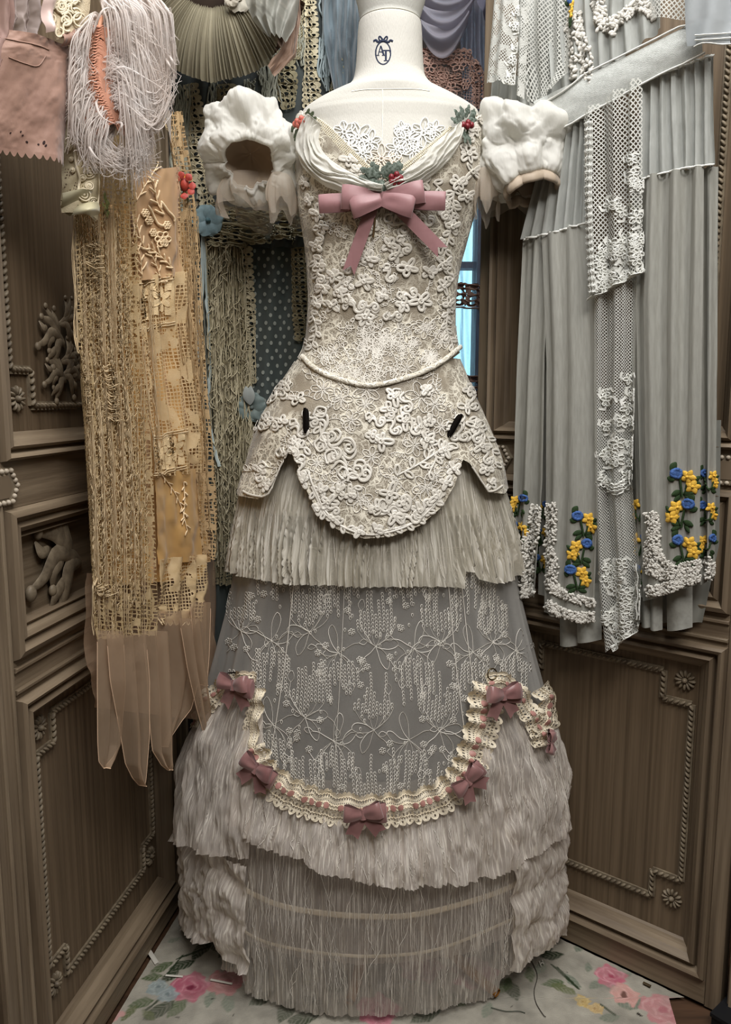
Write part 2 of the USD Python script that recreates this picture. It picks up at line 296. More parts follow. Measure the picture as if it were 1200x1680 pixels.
def build_door(label, A, d, s0, s1, fr, ropes, top=1.95, plates=()):
    """A = point on the floor line, d = unit direction along the door, s along it. fr = outer s of the panel mouldings."""
    n = np.array([d[1], -d[0], 0]);
    if n @ (EYE - A) < 0: n = -n
    D = np.array([*d[:2], 0.]); Z = np.array([0, 0, 1.])
    W = lambda s, h, z: A + np.multiply.outer(np.asarray(s, float), D) + np.multiply.outer(np.asarray(h, float), n) + np.multiply.outer(np.asarray(z, float), Z)
    t = thing('wardrobe_door', label, 'wardrobe door')
    def sbox(name, a, b, z0, z1, h0, h1, mat, bev=.0015):
        mb = MB(); S_, Z_, uv = [], [], []
        prof = [(0, h0), (0, h1 - bev), (bev, h1)]
        loops = []
        for o, h in prof:
            loops.append([(a + o, h, z0 + o), (b - o, h, z0 + o), (b - o, h, z1 - o), (a + o, h, z1 - o)])
        q = np.array(loops).reshape(-1, 3); f = []
        for k in range(2):
            for i in range(4): j = (i + 1) % 4; f.append([4 * k + i, 4 * k + j, 4 * k + 4 + j, 4 * k + 4 + i])
        f += [[8, 9, 10, 11], [3, 2, 1, 0]]
        return obj(name, (W(q[:, 0], q[:, 1], q[:, 2]), np.array(f)), mat, t, smooth=False, uv=q[:, [0, 2]] + [0.37 * len(name), 0])
    def frame(name, a, b, z0, z1, prof, mat):
        # profile (inset, height) carried round the rectangle with mitred corners, one mesh per side
        P = np.array([[(a + o, h, z0 + o), (b - o, h, z0 + o), (b - o, h, z1 - o), (a + o, h, z1 - o)] for o, h in prof])
        for i in range(4):
            j = (i + 1) % 4; q = np.concatenate([P[:, i], P[:, j]]); m = len(P)
            f = [[k, m + k, m + k + 1, k + 1] for k in range(m - 1)]
            v = W(q[:, 0], q[:, 1], q[:, 2]); mm = trimesh.Trimesh(v, np.vstack([[x[0], x[1], x[2]] for x in f] + [[x[0], x[2], x[3]] for x in f]), process=False)
            # split each band so the arrises stay sharp
            vv = mm.vertices[mm.faces].reshape(-1, 3); uu = q[mm.faces][..., [0, 2]].reshape(-1, 2)
            obj(name, (vv, np.arange(len(vv)).reshape(-1, 3)), (WOODH if i % 2 == 0 else WOODV)[i % 2], t, smooth=False, uv=uu)
    fa, fb = fr
    # panels (recessed), stiles and rails
    for z0, z1, mt in ((.045, .593, PANELW), (.642, .83, WOODH[1]), (.886, top - .06, PANELW)):
        sbox('panel', fa, fb, z0, z1, -.03, -.014, mt)
    sbox('stile', s0, fa, 0, top, -.028, .004, WOODV[0]); sbox('stile', fb, s1, 0, top, -.028, .004, WOODV[1])
    for z0, z1, h in ((0.004, .047, .006), (.591, .644, .003), (.828, .888, .004), (top - .06, top, .004)):
        sbox('rail', fa, fb, z0, z1, -.028, h, WOODH[0])
    sbox('rail_bead', fa, fb, .600, .606, .002, .008, WOODH[1]); sbox('rail_bead', fa, fb, .628, .634, .002, .008, WOODH[0])
    for x in np.linspace(.1, .9, 3):     # fluting on the stiles
        for a, b in ((s0, fa), (fb, s1)):
            if b - a > .03: sbox('stile_flute', a + (b - a) * x - .003, a + (b - a) * x + .003, .01, top - .01, .003, .0075, WOODV[2])
    big = [(0, .002), (.002, .012), (.006, .016), (.011, .013), (.013, .004), (.016, .002), (.019, .008), (.023, .012), (.027, .007), (.031, .002), (.034, -.006), (.040, -.010), (.043, -.0138)]
    frame('panel_moulding', fa, fb, .047, .593, big, None)
    frame('panel_moulding', fa, fb, .886, top - .06, [(o * .78, h) for o, h in big], None)
    frame('panel_moulding', fa, fb, .643, .829, [(0, .003), (.003, .012), (.010, .015), (.016, .006), (.018, .004), (.024, .010), (.030, .006), (.033, -.004), (.038, .001), (.042, -.0138)], None)
    # twisted rope mouldings with stepped corners, and the rosettes in those corners
    def rope(pts):
        mb = MB(); pts = np.array(pts)
        for a, b in zip(pts[:-1], pts[1:]):
            L_ = np.linalg.norm(b - a); e = (b - a) / L_; m = np.array([-e[1], e[0]]); k = int(L_ / .0085)
            for half, hh in ((.0056, .0035),):   # fillet strip beneath
                q = np.array([a - m * half, b - m * half, b + m * half, a + m * half]); 
                mb.add(np.vstack([W(q[:, 0], np.full(4, -.0140), q[:, 1]), W(q[:, 0], np.full(4, -.0140 + hh), q[:, 1])]), [[0, 1, 5, 4], [1, 2, 6, 5], [2, 3, 7, 6], [3, 0, 4, 7], [4, 5, 6, 7]])
            for i in range(k):
                c = a + e * (i + .5) * L_ / k; u = .8 * e + .6 * m; w = -.6 * e + .8 * m
                v = _ICO[1].vertices; q = c + np.outer(v[:, 0] * .0056, u) + np.outer(v[:, 1] * .0026, w)
                mb.add(W(q[:, 0], -.0095 + v[:, 2] * .004, q[:, 1]), _ICO[1].faces)
        obj('rope_moulding', mb.mesh(), CARVE, t, smooth=40)
    def rosette(s, z, r=.0165):
        mb = MB()
        for k in range(12):
            a = k * np.pi / 6; v = _ICO[1].vertices; e = np.array([np.cos(a), np.sin(a)]); m = np.array([-e[1], e[0]])
            q = np.array([s, z]) + e * r * .6 + np.outer(v[:, 0] * r * .42, e) + np.outer(v[:, 1] * r * .17, m)
            mb.add(W(q[:, 0], -.0130 + .0015 * v[:, 0] + v[:, 2] * .0055, q[:, 1]), _ICO[1].faces)
        v, f = _ICO[2].vertices, _ICO[2].faces
        mb.add(W(s + v[:, 0] * r * .26, -.010 + v[:, 2] * .006, z + v[:, 1] * r * .26), f)
        obj('rosette', mb.mesh(), CARVE, t, smooth=50)
    for a, b, z0, z1, st in ropes:
        rope([(a + st, z0), (b - st, z0), (b - st, z0 + st), (b, z0 + st), (b, z1 - st), (b - st, z1 - st), (b - st, z1), (a + st, z1), (a + st, z1 - st), (a, z1 - st), (a, z0 + st), (a + st, z0 + st), (a + st, z0)])
        for x in (a + st * .28, b - st * .28):
            for z in (z0 + st * .2, z1 - st * .2): rosette(x, z)
    # hexagonal studded plates on the lock rail
    for s in plates:
        hx = np.array([(-.042, 0), (-.028, .023), (.028, .023), (.042, 0), (.028, -.023), (-.028, -.023)])
        for name, k, h0, h1, mt in (('plate', 1.0, .003, .008, CARVE), ('plate_field', .62, .007, .009, WOODV[1])):
            q = np.vstack([hx * k, hx * k * .94]); v = W(s + q[:, 0], np.r_[np.full(6, h0), np.full(6, h1)], .857 + q[:, 1])
            obj(name, (v, np.vstack([[[i, (i + 1) % 6, 6 + (i + 1) % 6] for i in range(6)], [[i, 6 + (i + 1) % 6, 6 + i] for i in range(6)], [[6, 6 + i, 7 + i] for i in range(1, 5)]])), mt, t, smooth=False)
        for i in range(6):
            a, b = hx[i] * .81, hx[(i + 1) % 6] * .81; m = 4 if i % 3 != 1 else 6
            m = max(3, int(np.linalg.norm(b - a) / .009))
            for k in range(m):
                c = a + (b - a) * k / m
                obj('stud', ball(W(s + c[0], .0085, .857 + c[1]), .0034, 1), STUD, t, smooth=True)
    return t, W

def carve_sprig(t, W, c, size, mirror=1, h=-.013):
    """A carved leaf sprig: a stem that parts into curling pods and leaves."""
    mb = MB(); s0, z0 = c
    def bough(p, r, hh=.008, taper=True):
        q = smooth_path(np.array(p) * [mirror * size, size], 18); k = np.linspace(0, 1, 18)
        P = W(s0 + q[:, 0], h + hh * (.35 + .65 * np.sin(np.pi * (k * .8 + .15))), z0 + q[:, 1])
        nn = W(0., 1., 0.) - W(0., 0., 0.)
        w = .95 * r * size * np.sin(np.pi * np.clip(k * .92 + .06, 0, 1)) ** .7 if taper else np.full(18, r * size)
        v, f = tube3(P, nn, w + .0006, (w + .0006) * .38, 8); mb.add(v, f)
    for p, r in (([(-.1, .02), (.15, .1), (.45, .42), (.8, .50)], .10), ([(-.1, 0), (.2, .15), (.5, .2), (.75, -.02), (1.02, -.12)], .11), ([(-.1, -.02), (.2, 0), (.32, -.25), (.45, -.55)], .12),
                 ([(.1, .06), (.25, .35), (.3, .6), (.28, .72)], .10), ([(.1, .06), (.4, .5), (.62, .75)], .08), ([(.3, .1), (.55, .02), (.55, -.2)], .09), ([(.25, -.1), (.5, -.25), (.62, -.42)], .085), ([(.6, .3), (.78, .28), (.85, .42)], .07)):
        bough(p, r)
    for x, y, r in ((1.02, -.14, .08), (.46, -.57, .08), (.81, .51, .065), (.58, -.21, .06), (.28, .73, .06), (.62, .76, .055)):
        v, f = ball((0, 0, 0), 1, 2); mb.add(W(s0 + mirror * size * x + v[:, 0] * r * size, h + .006 + v[:, 2] * r * size * .7, z0 + size * y + v[:, 1] * r * size * 1.2), f)
    obj('carved_sprig', mb.mesh(), CARVE, t, smooth=60)

A1 = on_floor(300, 1470); B1 = on_floor(170, 1680); d1 = unit(B1 - A1)
DL, WL = build_door('carved taupe wardrobe door behind the cream net dress and feather plume', A1, d1, -.045, .56, (.035, .496), [(.098, .438, .142, .536, .043), (.098, .442, .951, 1.83, .045)], plates=(.505, .03))
A2 = on_floor(905, 1530); B2 = on_floor(1180, 1660); d2 = unit(B2 - A2)
DR, WR = build_door('carved taupe wardrobe door behind the pale gown with blue and yellow embroidery', A2, d2, -.178, .292, (-.156, .268), [(-.09, .217, .142, .532, .046), (-.088, .212, .951, 1.83, .047)], plates=(.2475, -.143))
carve_sprig(DL, WL, (.315, .728), .115)
carve_sprig(DR, WR, (-.02, .73), .105)
for z, sz, mir in ((1.035, .06, 1), (.985, .05, 1), (1.06, .05, -1), (.99, .05, -1), (1.01, .045, -1)):
    carve_sprig(DL, WL, (.322, z), sz, mir)
NL = unit(WL(0., 1., 0.) - WL(0., 0., 0.)); NR = unit(WR(0., 1., 0.) - WR(0., 0., 0.))
# the next cupboard's upright at the right, and the dark box in the corner
PO = thing('cabinet_upright', 'fluted taupe cabinet upright beside the wardrobe door under the gown sleeve', 'cabinet')
def upright(name, a, b, h0, h1, mat):
    q = np.array([(x, h, z) for z in (0, 1.95) for x, h in ((a, h0), (b, h0), (b, h1), (a, h1))])
    obj(name, (WR(q[:, 0], q[:, 1], q[:, 2]), np.array([[0, 1, 5, 4], [1, 2, 6, 5], [2, 3, 7, 6], [3, 0, 4, 7], [4, 5, 6, 7], [3, 2, 1, 0]])), mat, PO, smooth=False, uv=q[:, [0, 2]])
upright('post', .302, .36, -.03, .004, WOODV[0]); upright('bead', .305, .311, .003, .010, WOODV[2]); upright('bead', .315, .320, .003, .010, WOODV[1])
# ------------------------------------------------------------------ the dress form and the gown's body
AX = .030
_rows = np.array([  # picture y, left, right of the silhouette in the plane of the axis, front depth over half width
    (-60, 572, 708, 1.0), (0, 585, 698, 1.0), (24, 590, 691, 1.0), (36, 592, 688, 1.0), (39, 589, 691, 1.0), (90, 585.5, 694, 1.0), (124, 582, 697, 1.0), (136, 578, 703, .97), (147, 568, 714, .88),
    (157, 546, 734, .75), (167, 522, 757, .62), (177, 504, 776, .55), (185, 494, 787, .53), (196, 489, 791, .55), (240, 487, 789, .62), (300, 489, 783, .72), (340, 493, 776, .74), (400, 504, 760, .74),
    (450, 510, 748, .74), (500, 512, 742, .75), (540, 510, 741, .75), (575, 504, 746, .75), (600, 487, 754, .73), (640, 462, 769, .70), (700, 431, 794, .66), (760, 413, 815, .64), (800, 402, 822, .64), (900, 390, 839, .64),
    (960, 384, 848, .63), (1050, 365, 868, .63), (1150, 341, 892, .63), (1200, 329, 899, .64), (1300, 318, 905, .66), (1400, 318, 904, .67), (1480, 323, 898, .67), (1560, 326, 890, .67)], float)
_z = at(np.full(len(_rows), 620.), _rows[:, 0], 0.0)[:, 2]
_l = at(_rows[:, 1], _rows[:, 0], 0.0)[:, 0]; _r = at(_rows[:, 2], _rows[:, 0], 0.0)[:, 0]
from scipy.interpolate import PchipInterpolator as _PC
_o = np.argsort(_z)
_fa, _fc, _fb = (_PC(_z[_o], q[_o]) for q in ((_r - _l) / 2, (_r + _l) / 2, _rows[:, 3]))
def body(th, z, off=0.0):
    """Point of the gown's body: th round the axis from the front, z height, off outwards."""
    th, z, off = np.broadcast_arrays(th, z, off)
    zz = np.clip(z, _z.min(), _z.max()); a = _fa(zz) / 1.0 + off; b = _fa(zz) * _fb(zz) + off
    b = np.where(np.cos(th) > 0, b, b * (.38 + .52 * np.clip((zz - .80) / .2, 0, 1)))   # the train is pressed flat behind
    return np.stack([_fc(zz) + a * np.sin(th), -b * np.cos(th), z], -1)
def z_at_py(py): return at(np.array(620.), np.array(float(py)), 0.0)[2]
def z_curve(th, curve, off=0.0, ztop=1.5, zbot=-.02):
    """Height at which the body, seen from the lens, meets a line drawn in the picture, for each th."""
    c = np.asarray(curve, float); zs = np.linspace(ztop, zbot, 700)
    q = proj(body(np.asarray(th)[:, None], zs[None, :], off)); g = q[..., 1] - np.interp(q[..., 0], c[:, 0], c[:, 1])
    k = np.argmax(g > 0, axis=1); k = np.where((g > 0).any(1), k, len(zs) - 1); k = np.maximum(k, 1); r = np.arange(len(k))
    w = np.clip(-g[r, k - 1] / (g[r, k] - g[r, k - 1] + 1e-9), 0, 1)
    return zs[k - 1] + (zs[k] - zs[k - 1]) * w
def layer(top, bottom, nu, nv, off, th0=-np.pi, th1=np.pi, curve_off=0.0):
    """A cloth layer between two picture lines (or heights); off(th, t, z) outwards in metres."""
    full = th1 - th0 > 6.2; th = np.linspace(th0, th1, nu, endpoint=not full)
    zt = z_curve(th, top, curve_off) if np.ndim(top) else np.full(nu, float(top)); zb = np.maximum(.008, z_curve(th, bottom, curve_off)) if np.ndim(bottom) else np.full(nu, float(bottom))
    t = np.linspace(0, 1, nv); Z = zt[None] * (1 - t)[:, None] + zb[None] * t[:, None]
    TH, T = np.meshgrid(th, t)
    s = Surf(body(TH, Z, off(TH, T, Z)), flip=True if full else False, wrap=full)
    return s

LINEN = M('cream_linen', (190, 187, 177), (199, 196, 187), rough=.85, scale=8, bump=.35, bscale=1.0, bstretch=(900, 900, 160), spec=.2)
form = thing('dress_form', 'cream linen dress form with navy monogram on its neck wearing the ivory ribbon gown', 'mannequin')
nz_, nt_ = 150, 120
zz = np.r_[np.linspace(z_at_py(36.5), z_at_py(215), 110), np.linspace(z_at_py(220), .78, 40)]
TH, ZZ = np.meshgrid(np.linspace(-np.pi, np.pi, nt_, endpoint=False), zz)
S_form = Surf(body(TH, ZZ, -.006 * np.clip((z_at_py(160) - ZZ) / .05, 0, 1)), flip=True, wrap=True)
obj('torso', S_form.mesh(), LINEN, form)
zz = np.linspace(z_at_py(-75), z_at_py(37.2), 30); TH, ZZ = np.meshgrid(np.linspace(-np.pi, np.pi, 96, endpoint=False), zz)
obj('head', Surf(body(TH, ZZ, .0004), flip=True, wrap=True).mesh(), M('grey_linen', (186, 185, 176), (194, 193, 185), rough=.85, scale=8, bump=.3, bscale=1.0, bstretch=(900, 900, 160), spec=.2), form, label='pale grey linen head joined to the neck by a seam')
SEAM = M('seam_thread', (150, 146, 132), rough=.9)
v = MB(); th = np.linspace(-np.pi, np.pi, 90); P = body(th, z_at_py(37.8), .0003); mb = MB().add(*tube3(P, np.array([0, 0, 1.]), .0009, .0009, 5)); obj('neck_seam', mb.mesh(), SEAM, form)
SEAM2 = M('pale_seam', (228, 224, 206), rough=.9)
for nm, pts in (('collar_seam', [(577, 150), (600, 147), (640, 146), (680, 146), (705, 149)]), ('chest_seam', [(628, 147), (628, 180), (627, 220), (627, 262)])):
    mb = MB(); lay_tube(S_form, pts, .9, .25, 0, 5, mb=mb); obj(nm, mb.mesh(), SEAM2, form)
# the monogram: an oval, two letters, a ribbon bow above
NAVY = M('navy_print', (24, 34, 58), rough=.7)
em = MB()
ov = Point(0, 0).buffer(1, 48)
lay_poly(S_form, affinity.translate(affinity.scale(ov, 13.2, 19.5), 629, 87).difference(affinity.translate(affinity.scale(ov, 11.2, 17.6), 629, 87)), .0003, size=4, mb=em)
emblem = obj('monogram', em.mesh(), NAVY, form, label='navy oval printed on the neck with the letters A and T under a bow')
def rect(x0, y0, x1, y1): return sbox(min(x0, x1), min(y0, y1), max(x0, x1), max(y0, y1))
A_ = unary_union([Polygon([(624.2, 75), (626.2, 75), (631.8, 91), (628.6, 91)]), Polygon([(624.4, 75), (625.4, 77.5), (621.1, 91), (619.9, 91)]), rect(621.5, 84.6, 629, 86), rect(618.4, 90.3, 622.6, 91.5), rect(627.2, 90.3, 633, 91.5)])
T_ = unary_union([rect(626.8, 82, 640, 83.8), rect(631.9, 82, 634.9, 100), rect(630, 99, 637, 100.4), Polygon([(626.8, 82), (628, 82), (627.6, 86.5), (626.8, 86.5)]), Polygon([(638.8, 82), (640, 82), (640, 86.5), (639.2, 86.5)])])
for L_ in (A_, T_):
    m_ = MB(); lay_poly(S_form, L_, .0003, size=4, mb=m_); obj('letter', m_.mesh(), NAVY, emblem)
m_ = MB()
for sgn in (-1, 1):
    lay_tube(S_form, [(629, 66), (629 + sgn * 5, 60), (629 + sgn * 7, 62), (629 + sgn * 5, 67), (629 + sgn * 1, 66)], 1.3, .3, 0, 5, n=24, mb=m_)
    lay_tube(S_form, [(629, 66), (629 + sgn * 8, 69), (629 + sgn * 12, 66), (629 + sgn * 16, 68)], 1.9, .3, 0, 5, n=14, mb=m_)
lay_tube(S_form, [(625, 67), (633, 67)], 2.0, .4, 0, 5, mb=m_)
obj('printed_bow', m_.mesh(), NAVY, emblem)
# the stand under the skirts
WOODB = M('amber_wood', (120, 78, 30), (150, 100, 44), rough=.4, scale=30, stretch=(1, 8, 1))
mb = MB().add(*tube3(np.array([[AX, .01, .02], [AX, .01, .85]]), np.array([0, 1., 0]), .016, .016, 16)); obj('pole', mb.mesh(), M('brass_pole', (150, 120, 70), rough=.35, metallic=1), form)
for tip in ((.212, -.172), (-.025, -.19), (.17, .17), (-.13, .17)):
    e = np.array([tip[0] - AX, tip[1] - .01, 0]); L_ = np.linalg.norm(e); e = e / L_
    p = smooth_path(np.array([[AX, .01, .075], [AX + e[0] * .1, .01 + e[1] * .1, .055], [AX + e[0] * L_ * .8, .01 + e[1] * L_ * .8, .022], [AX + e[0] * L_, .01 + e[1] * L_, .014]]), 14)
    obj('stand_leg', tube3(p, np.array([0, 0, 1.]), np.linspace(.014, .008, 14), np.linspace(.014, .006, 14), 10), WOODB, form)
# ------------------------------------------------------------------ the gown
gown = thing('ball_gown', 'ivory lace and organza gown with puff sleeves and dusty pink bows on the dress form', 'dress')
SATIN = M('champagne_lace_satin', (124, 114, 97), (152, 141, 122), rough=.48, scale=14, bump=.4, bscale=500, sheen=.2, spec=.45, lace=(70, .11, (222, 215, 196), .44))
LACEB = M('ivory_lace_cloth', (196, 188, 168), (214, 206, 188), rough=.7, scale=30, bump=.6, bscale=600, lace=(60, .12, (236, 231, 216), .36))
RIB = M('ivory_satin_ribbon', (198, 192, 178), (222, 217, 206), rough=.30, scale=60, spec=.6, sheen=.15, aniso=.5)
THREAD = M('ivory_thread', (226, 221, 210), rough=.7, spec=.2)
CHIFFON = M('white_chiffon', (222, 220, 210), (236, 234, 226), rough=.8, scale=14, bump=.5, bscale=1.0, bstretch=(260, 130, 60), trans=.4, sheen=.3)
CHIFFON_SHEER = M('sheer_white_chiffon', (204, 190, 172), (216, 204, 188), rough=.8, scale=20, trans=.4, alpha=(.45, .95, .15))
LINING = M('taupe_lining', (156, 140, 120), (174, 158, 138), rough=.55, scale=20, sheen=.2)
ORGANZA = M('crinkled_organza', (228, 217, 205), (240, 231, 221), rough=.5, scale=24, trans=.3, alpha=(.58, 1.0, .2), spec=.45, streak=(330, 16, .50, .66, (240, 234, 220)))
ORGANZA_THIN = M('thin_crinkled_organza', (226, 215, 203), (238, 229, 219), rough=.5, scale=24, trans=.3, alpha=(.26, .97, .2), spec=.4, streak=(420, 12, .50, .68, (240, 234, 220)))
FLOUNCE = M('cream_chiffon_pleats', (206, 199, 180), (220, 214, 198), rough=.65, scale=20, trans=.35, alpha=(.62, 1.0, .15), bump=.2, bscale=1.0, bstretch=(900, 900, 60), streak=(160, 6, .46, .66, (240, 235, 222)))
NETG = M('grey_tulle', (200, 197, 190), (210, 207, 200), rough=.8, scale=30, trans=.3, alpha=(.36, 1.0, .2))
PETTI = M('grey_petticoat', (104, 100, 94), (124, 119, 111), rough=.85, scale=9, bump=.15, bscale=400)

# bodice
neck = [(480, 186), (497, 187), (515, 199), (530, 212), (560, 246), (590, 275), (608, 291), (628, 299), (645, 293), (680, 268), (715, 240), (745, 214), (770, 190), (795, 188)]
basque = [(470, 570), (497, 588), (512, 604), (540, 621), (575, 632), (605, 637), (640, 632), (690, 616), (725, 597), (756, 572), (790, 560)]
def off_bodice(th, t, z):
    w = fbm(np.stack([th * 3, z * 14, th * 0 + 3], -1), 3, 5) - .5
    return .0035 + .006 * w * np.sin(np.pi * t) + .004 * t
S_bod = layer(neck, basque, 300, 130, off_bodice)
bodice = obj('bodice', S_bod.mesh(), SATIN, gown, label='champagne bodice under lace with applied ivory ribbon flowers')
# rolled edge of the basque
mb = MB(); lay_tube(S_bod, [(498, 586), (515, 603), (540, 617), (575, 628), (605, 633), (640, 628), (690, 612), (725, 593), (753, 570)], 4.2, 3.2, 0, 8, n=60, mb=mb); obj('rolled_edge', mb.mesh(), LACEB, bodice)
# under-petticoat, peplum
zt = z_at_py(585)
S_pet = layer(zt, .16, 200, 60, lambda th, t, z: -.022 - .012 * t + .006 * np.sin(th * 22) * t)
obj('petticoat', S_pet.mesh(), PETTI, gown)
apron = [(350, 790), (395, 800), (410, 812), (443, 817), (460, 805), (476, 770), (492, 738), (500, 742), (508, 780), (518, 808), (533, 838), (560, 864), (600, 879), (640, 875), (682, 858), (714, 828), (733, 790), (742, 752), (752, 758), (768, 782), (784, 806), (808, 809), (826, 798), (860, 790)]
def off_pep(th, t, z):
    side = np.exp(-((np.abs(th) - 1.0) / .35) ** 2)
    sw = np.sin((z * 38 + np.abs(th) * 5.2)) * np.exp(-((np.abs(th) - .75) / .4) ** 2)
    return .006 + .016 * t ** 1.4 * np.clip(np.cos(th), 0, 1) ** 1.5 + .006 * side * t + .004 * sw * np.sin(np.pi * t) + .006 * (fbm(np.stack([th * 4, z * 16, th * 0], -1), 3, 8) - .5) + .003 * t
S_pep = layer(z_at_py(590), apron, 420, 110, off_pep)
peplum = obj('peplum', S_pep.mesh(), SATIN, gown, label='champagne lace peplum with a rounded apron front and pinned-up sides')
mb = MB()
for seg in ([(507, 776), (512, 792), (520, 810), (534, 838), (560, 863), (600, 877), (640, 873), (682, 856), (713, 827), (729, 796), (734, 782)], [(400, 806), (412, 812), (440, 815), (458, 803), (470, 780)], [(768, 780), (774, 788), (786, 804), (808, 806), (824, 797)]):
    lay_tube(S_pep, seg, 2.0, 1.4, 0, 6, mb=mb)
obj('hem_cord', mb.mesh(), RIB, peplum, kind='stuff')

# applied ribbon work: loops of satin ribbon standing on the cloth, one part per motif
def rot(p, a, s, c): 
    p = np.asarray(p, float); ca, sa = math.cos(a), math.sin(a)
    return np.c_[p[:, 0] * ca - p[:, 1] * sa, p[:, 0] * sa + p[:, 1] * ca] * s + c
def rib_flower(S, x, y, s, a, mb, r=2.4, n=None):
    n = n or int(rng.integers(4, 7))
    for k in range(n):
        b = a + 2 * np.pi * k / n + rng.uniform(-.3, .3); w = rng.uniform(.16, .30); L_ = rng.uniform(.75, 1.25)
        lay_tube(S, rot([(.06, 0), (.45, w), (.85 * L_, w * .9), (L_, w * .1), (.9 * L_, -w * .6), (.45, -w * .9)], b, s, (x, y)), r * 1.1, .65, rng.uniform(.0002, .0024), 6, n=24, closed=True, mb=mb)
    lay_tube(S, rot([(.25, 0), (.1, .25), (-.2, .2), (-.22, -.1), (.02, -.15), (.08, .05)], a, s, (x, y)), r * .8, 1.2, .0018, 6, n=18, mb=mb)
def rib_scroll(S, x, y, s, a, mb, r=2.1):
    m = rng.choice([-1, 1])
    for dx, k in ((0, 1), (.22, .8)):
        p = np.array([(-1.1, .2), (-.75, -.35), (-.3, -.15), (-.05, .35), (.4, .42), (.75, .05), (.6, -.35), (.25, -.3), (.22, .0), (.45, .08)]) * k + (dx * .2, dx)
        lay_tube(S, rot(p * (1, m), a, s, (x, y)), r * 1.2, 1.0, .0004 + dx * .004, 6, n=60, mb=mb)
    p = np.array([(-1.1, .2), (-1.3, -.25), (-.95, -.55), (-.7, -.2), (-.95, .1)]); lay_tube(S, rot(p * (1, m), a, s, (x, y)), r, 1.4, .0008, 6, n=30, mb=mb)
def rib_row(S, pts, s, mb, r=1.8):
    p = smooth_path(pts, max(4, int(np.linalg.norm(np.diff(np.array(pts), axis=0), axis=1).sum() / (s * .75))))
    t = np.gradient(p, axis=0); lay_tube(S, pts, r, 1.2, 0, 6, mb=mb)
    for i, (q, d) in enumerate(zip(p, t)):
        a = math.atan2(d[1], d[0]) + (.95 if i % 2 else -.95) + rng.uniform(-.15, .15)
        lay_tube(S, rot([(0, 0), (.45, .25), (.9, .17), (1.05, 0), (.9, -.17), (.45, -.25)], a, s, q), r * 1.25, .9, .0005, 6, n=20, closed=True, mb=mb)
def motif(S, parent, kind, *a, **k):
    mb = MB(); {'f': rib_flower, 's': rib_scroll, 'r': rib_row}[kind](S, *a, mb, **k)
    obj({'f': 'ribbon_flower', 's': 'ribbon_scroll', 'r': 'ribbon_leaf_row'}[kind], mb.mesh(), RIB, parent)
for x, y, s, a in ((522, 350, 12, .3), (528, 372, 10, 1.2), (574, 262, 14, .2), (588, 280, 9, .9), (666, 292, 9, .4), (690, 330, 15, .5), (726, 338, 12, 1.), (640, 402, 12, .2), (669, 440, 17, .4), (650, 418, 12, 1.4), (694, 300, 12, .7), (606, 425, 12, .2), (570, 466, 14, .6), (598, 462, 13, 0),
                   (548, 452, 10, .5), (521, 404, 11, .7), (525, 436, 12, 1.), (530, 470, 11, .2), (722, 402, 12, .3), (730, 432, 13, .7), (728, 470, 12, 1.1), (612, 350 + 24, 11, .3), (690, 494, 16, .2), (662, 500, 13, .8), (628, 486, 10, .4),
                   (600, 520, 15, .9), (570, 494, 12, .2), (545, 502, 11, .8), (704, 446, 10, .1), (769, 252, 14, .3), (775, 282, 13, .9), (752, 300, 12, .2), (766, 322, 12, .5), (742, 372, 12, 1.), (500, 300, 9, .4), (507, 330, 9, .9), (556, 478, 11, .1), (736, 500, 11, .6), (520, 500, 10, .3)):
    motif(S_bod, bodice, 'f', x, y, s, a)
for x, y, s, a in ((655, 372, 22, .9), (586, 500, 20, .3), (700, 360, 16, .2), (731, 350, 14, 1.3), (640, 452, 15, 1.0), (610, 505, 15, .4), (672, 482, 16, -.4), (524, 388, 13, 1.5), (734, 452, 15, 1.5), (525, 455, 14, 1.4), (757, 236, 14, .9), (664, 405, 15, 1.2), (571, 440, 12, .8), (648, 520, 14, .2), (560, 470, 16, 1.3)):
    motif(S_bod, bodice, 's', x, y, s, a)
for p, s in (([(712, 300), (735, 325), (748, 350)], 13), ([(745, 310), (738, 380), (728, 420)], 12), ([(516, 420), (524, 460), (530, 495)], 11), ([(512, 512), (520, 540), (512, 570)], 10), ([(735, 505), (732, 540), (742, 566)], 10)):
    motif(S_bod, bodice, 'r', p, s)
for x, y, s, a in ((626, 724, 16, .2), (613, 716, 12, .9), (648, 650, 15, .3), (640, 672, 14, 1.), (664, 690, 15, .1), (690, 700, 13, .6), (700, 722, 13, .3), (730, 738, 13, .8), (704, 690, 11, 1.2), (452, 640, 12, .4), (470, 632, 11, 1.), (490, 655, 13, .5), (440, 690, 12, .8), (462, 692, 12, .2),
                   (640, 810, 16, .2), (662, 826, 14, .7), (690, 838, 13, .3), (648, 846, 14, 1.1), (620, 834, 13, .4), (716, 815, 13, .9), (540, 824, 13, .1), (556, 806, 11, .7), (528, 806, 11, 1.2), (522, 836, 11, .2), (548, 852, 11, .8), (590, 872, 10, .3), (618, 870, 10, 1.2), (780, 700, 14, .4), (790, 732, 13, 1.), (765, 668, 13, .1),
                   (770, 640, 12, .9), (798, 770, 12, .2), (806, 792, 10, .7), (428, 772, 12, .2), (436, 796, 10, 1.), (456, 800, 9, .4), (412, 704, 10, .3), (478, 752, 13, .2), (497, 790, 11, .9), (484, 728, 12, 1.4), (732, 792, 11, .5), (746, 770, 11, 1.1), (576, 812, 10, .5), (700, 640, 10, .2)):
    motif(S_pep, peplum, 'f', x, y, s, a)
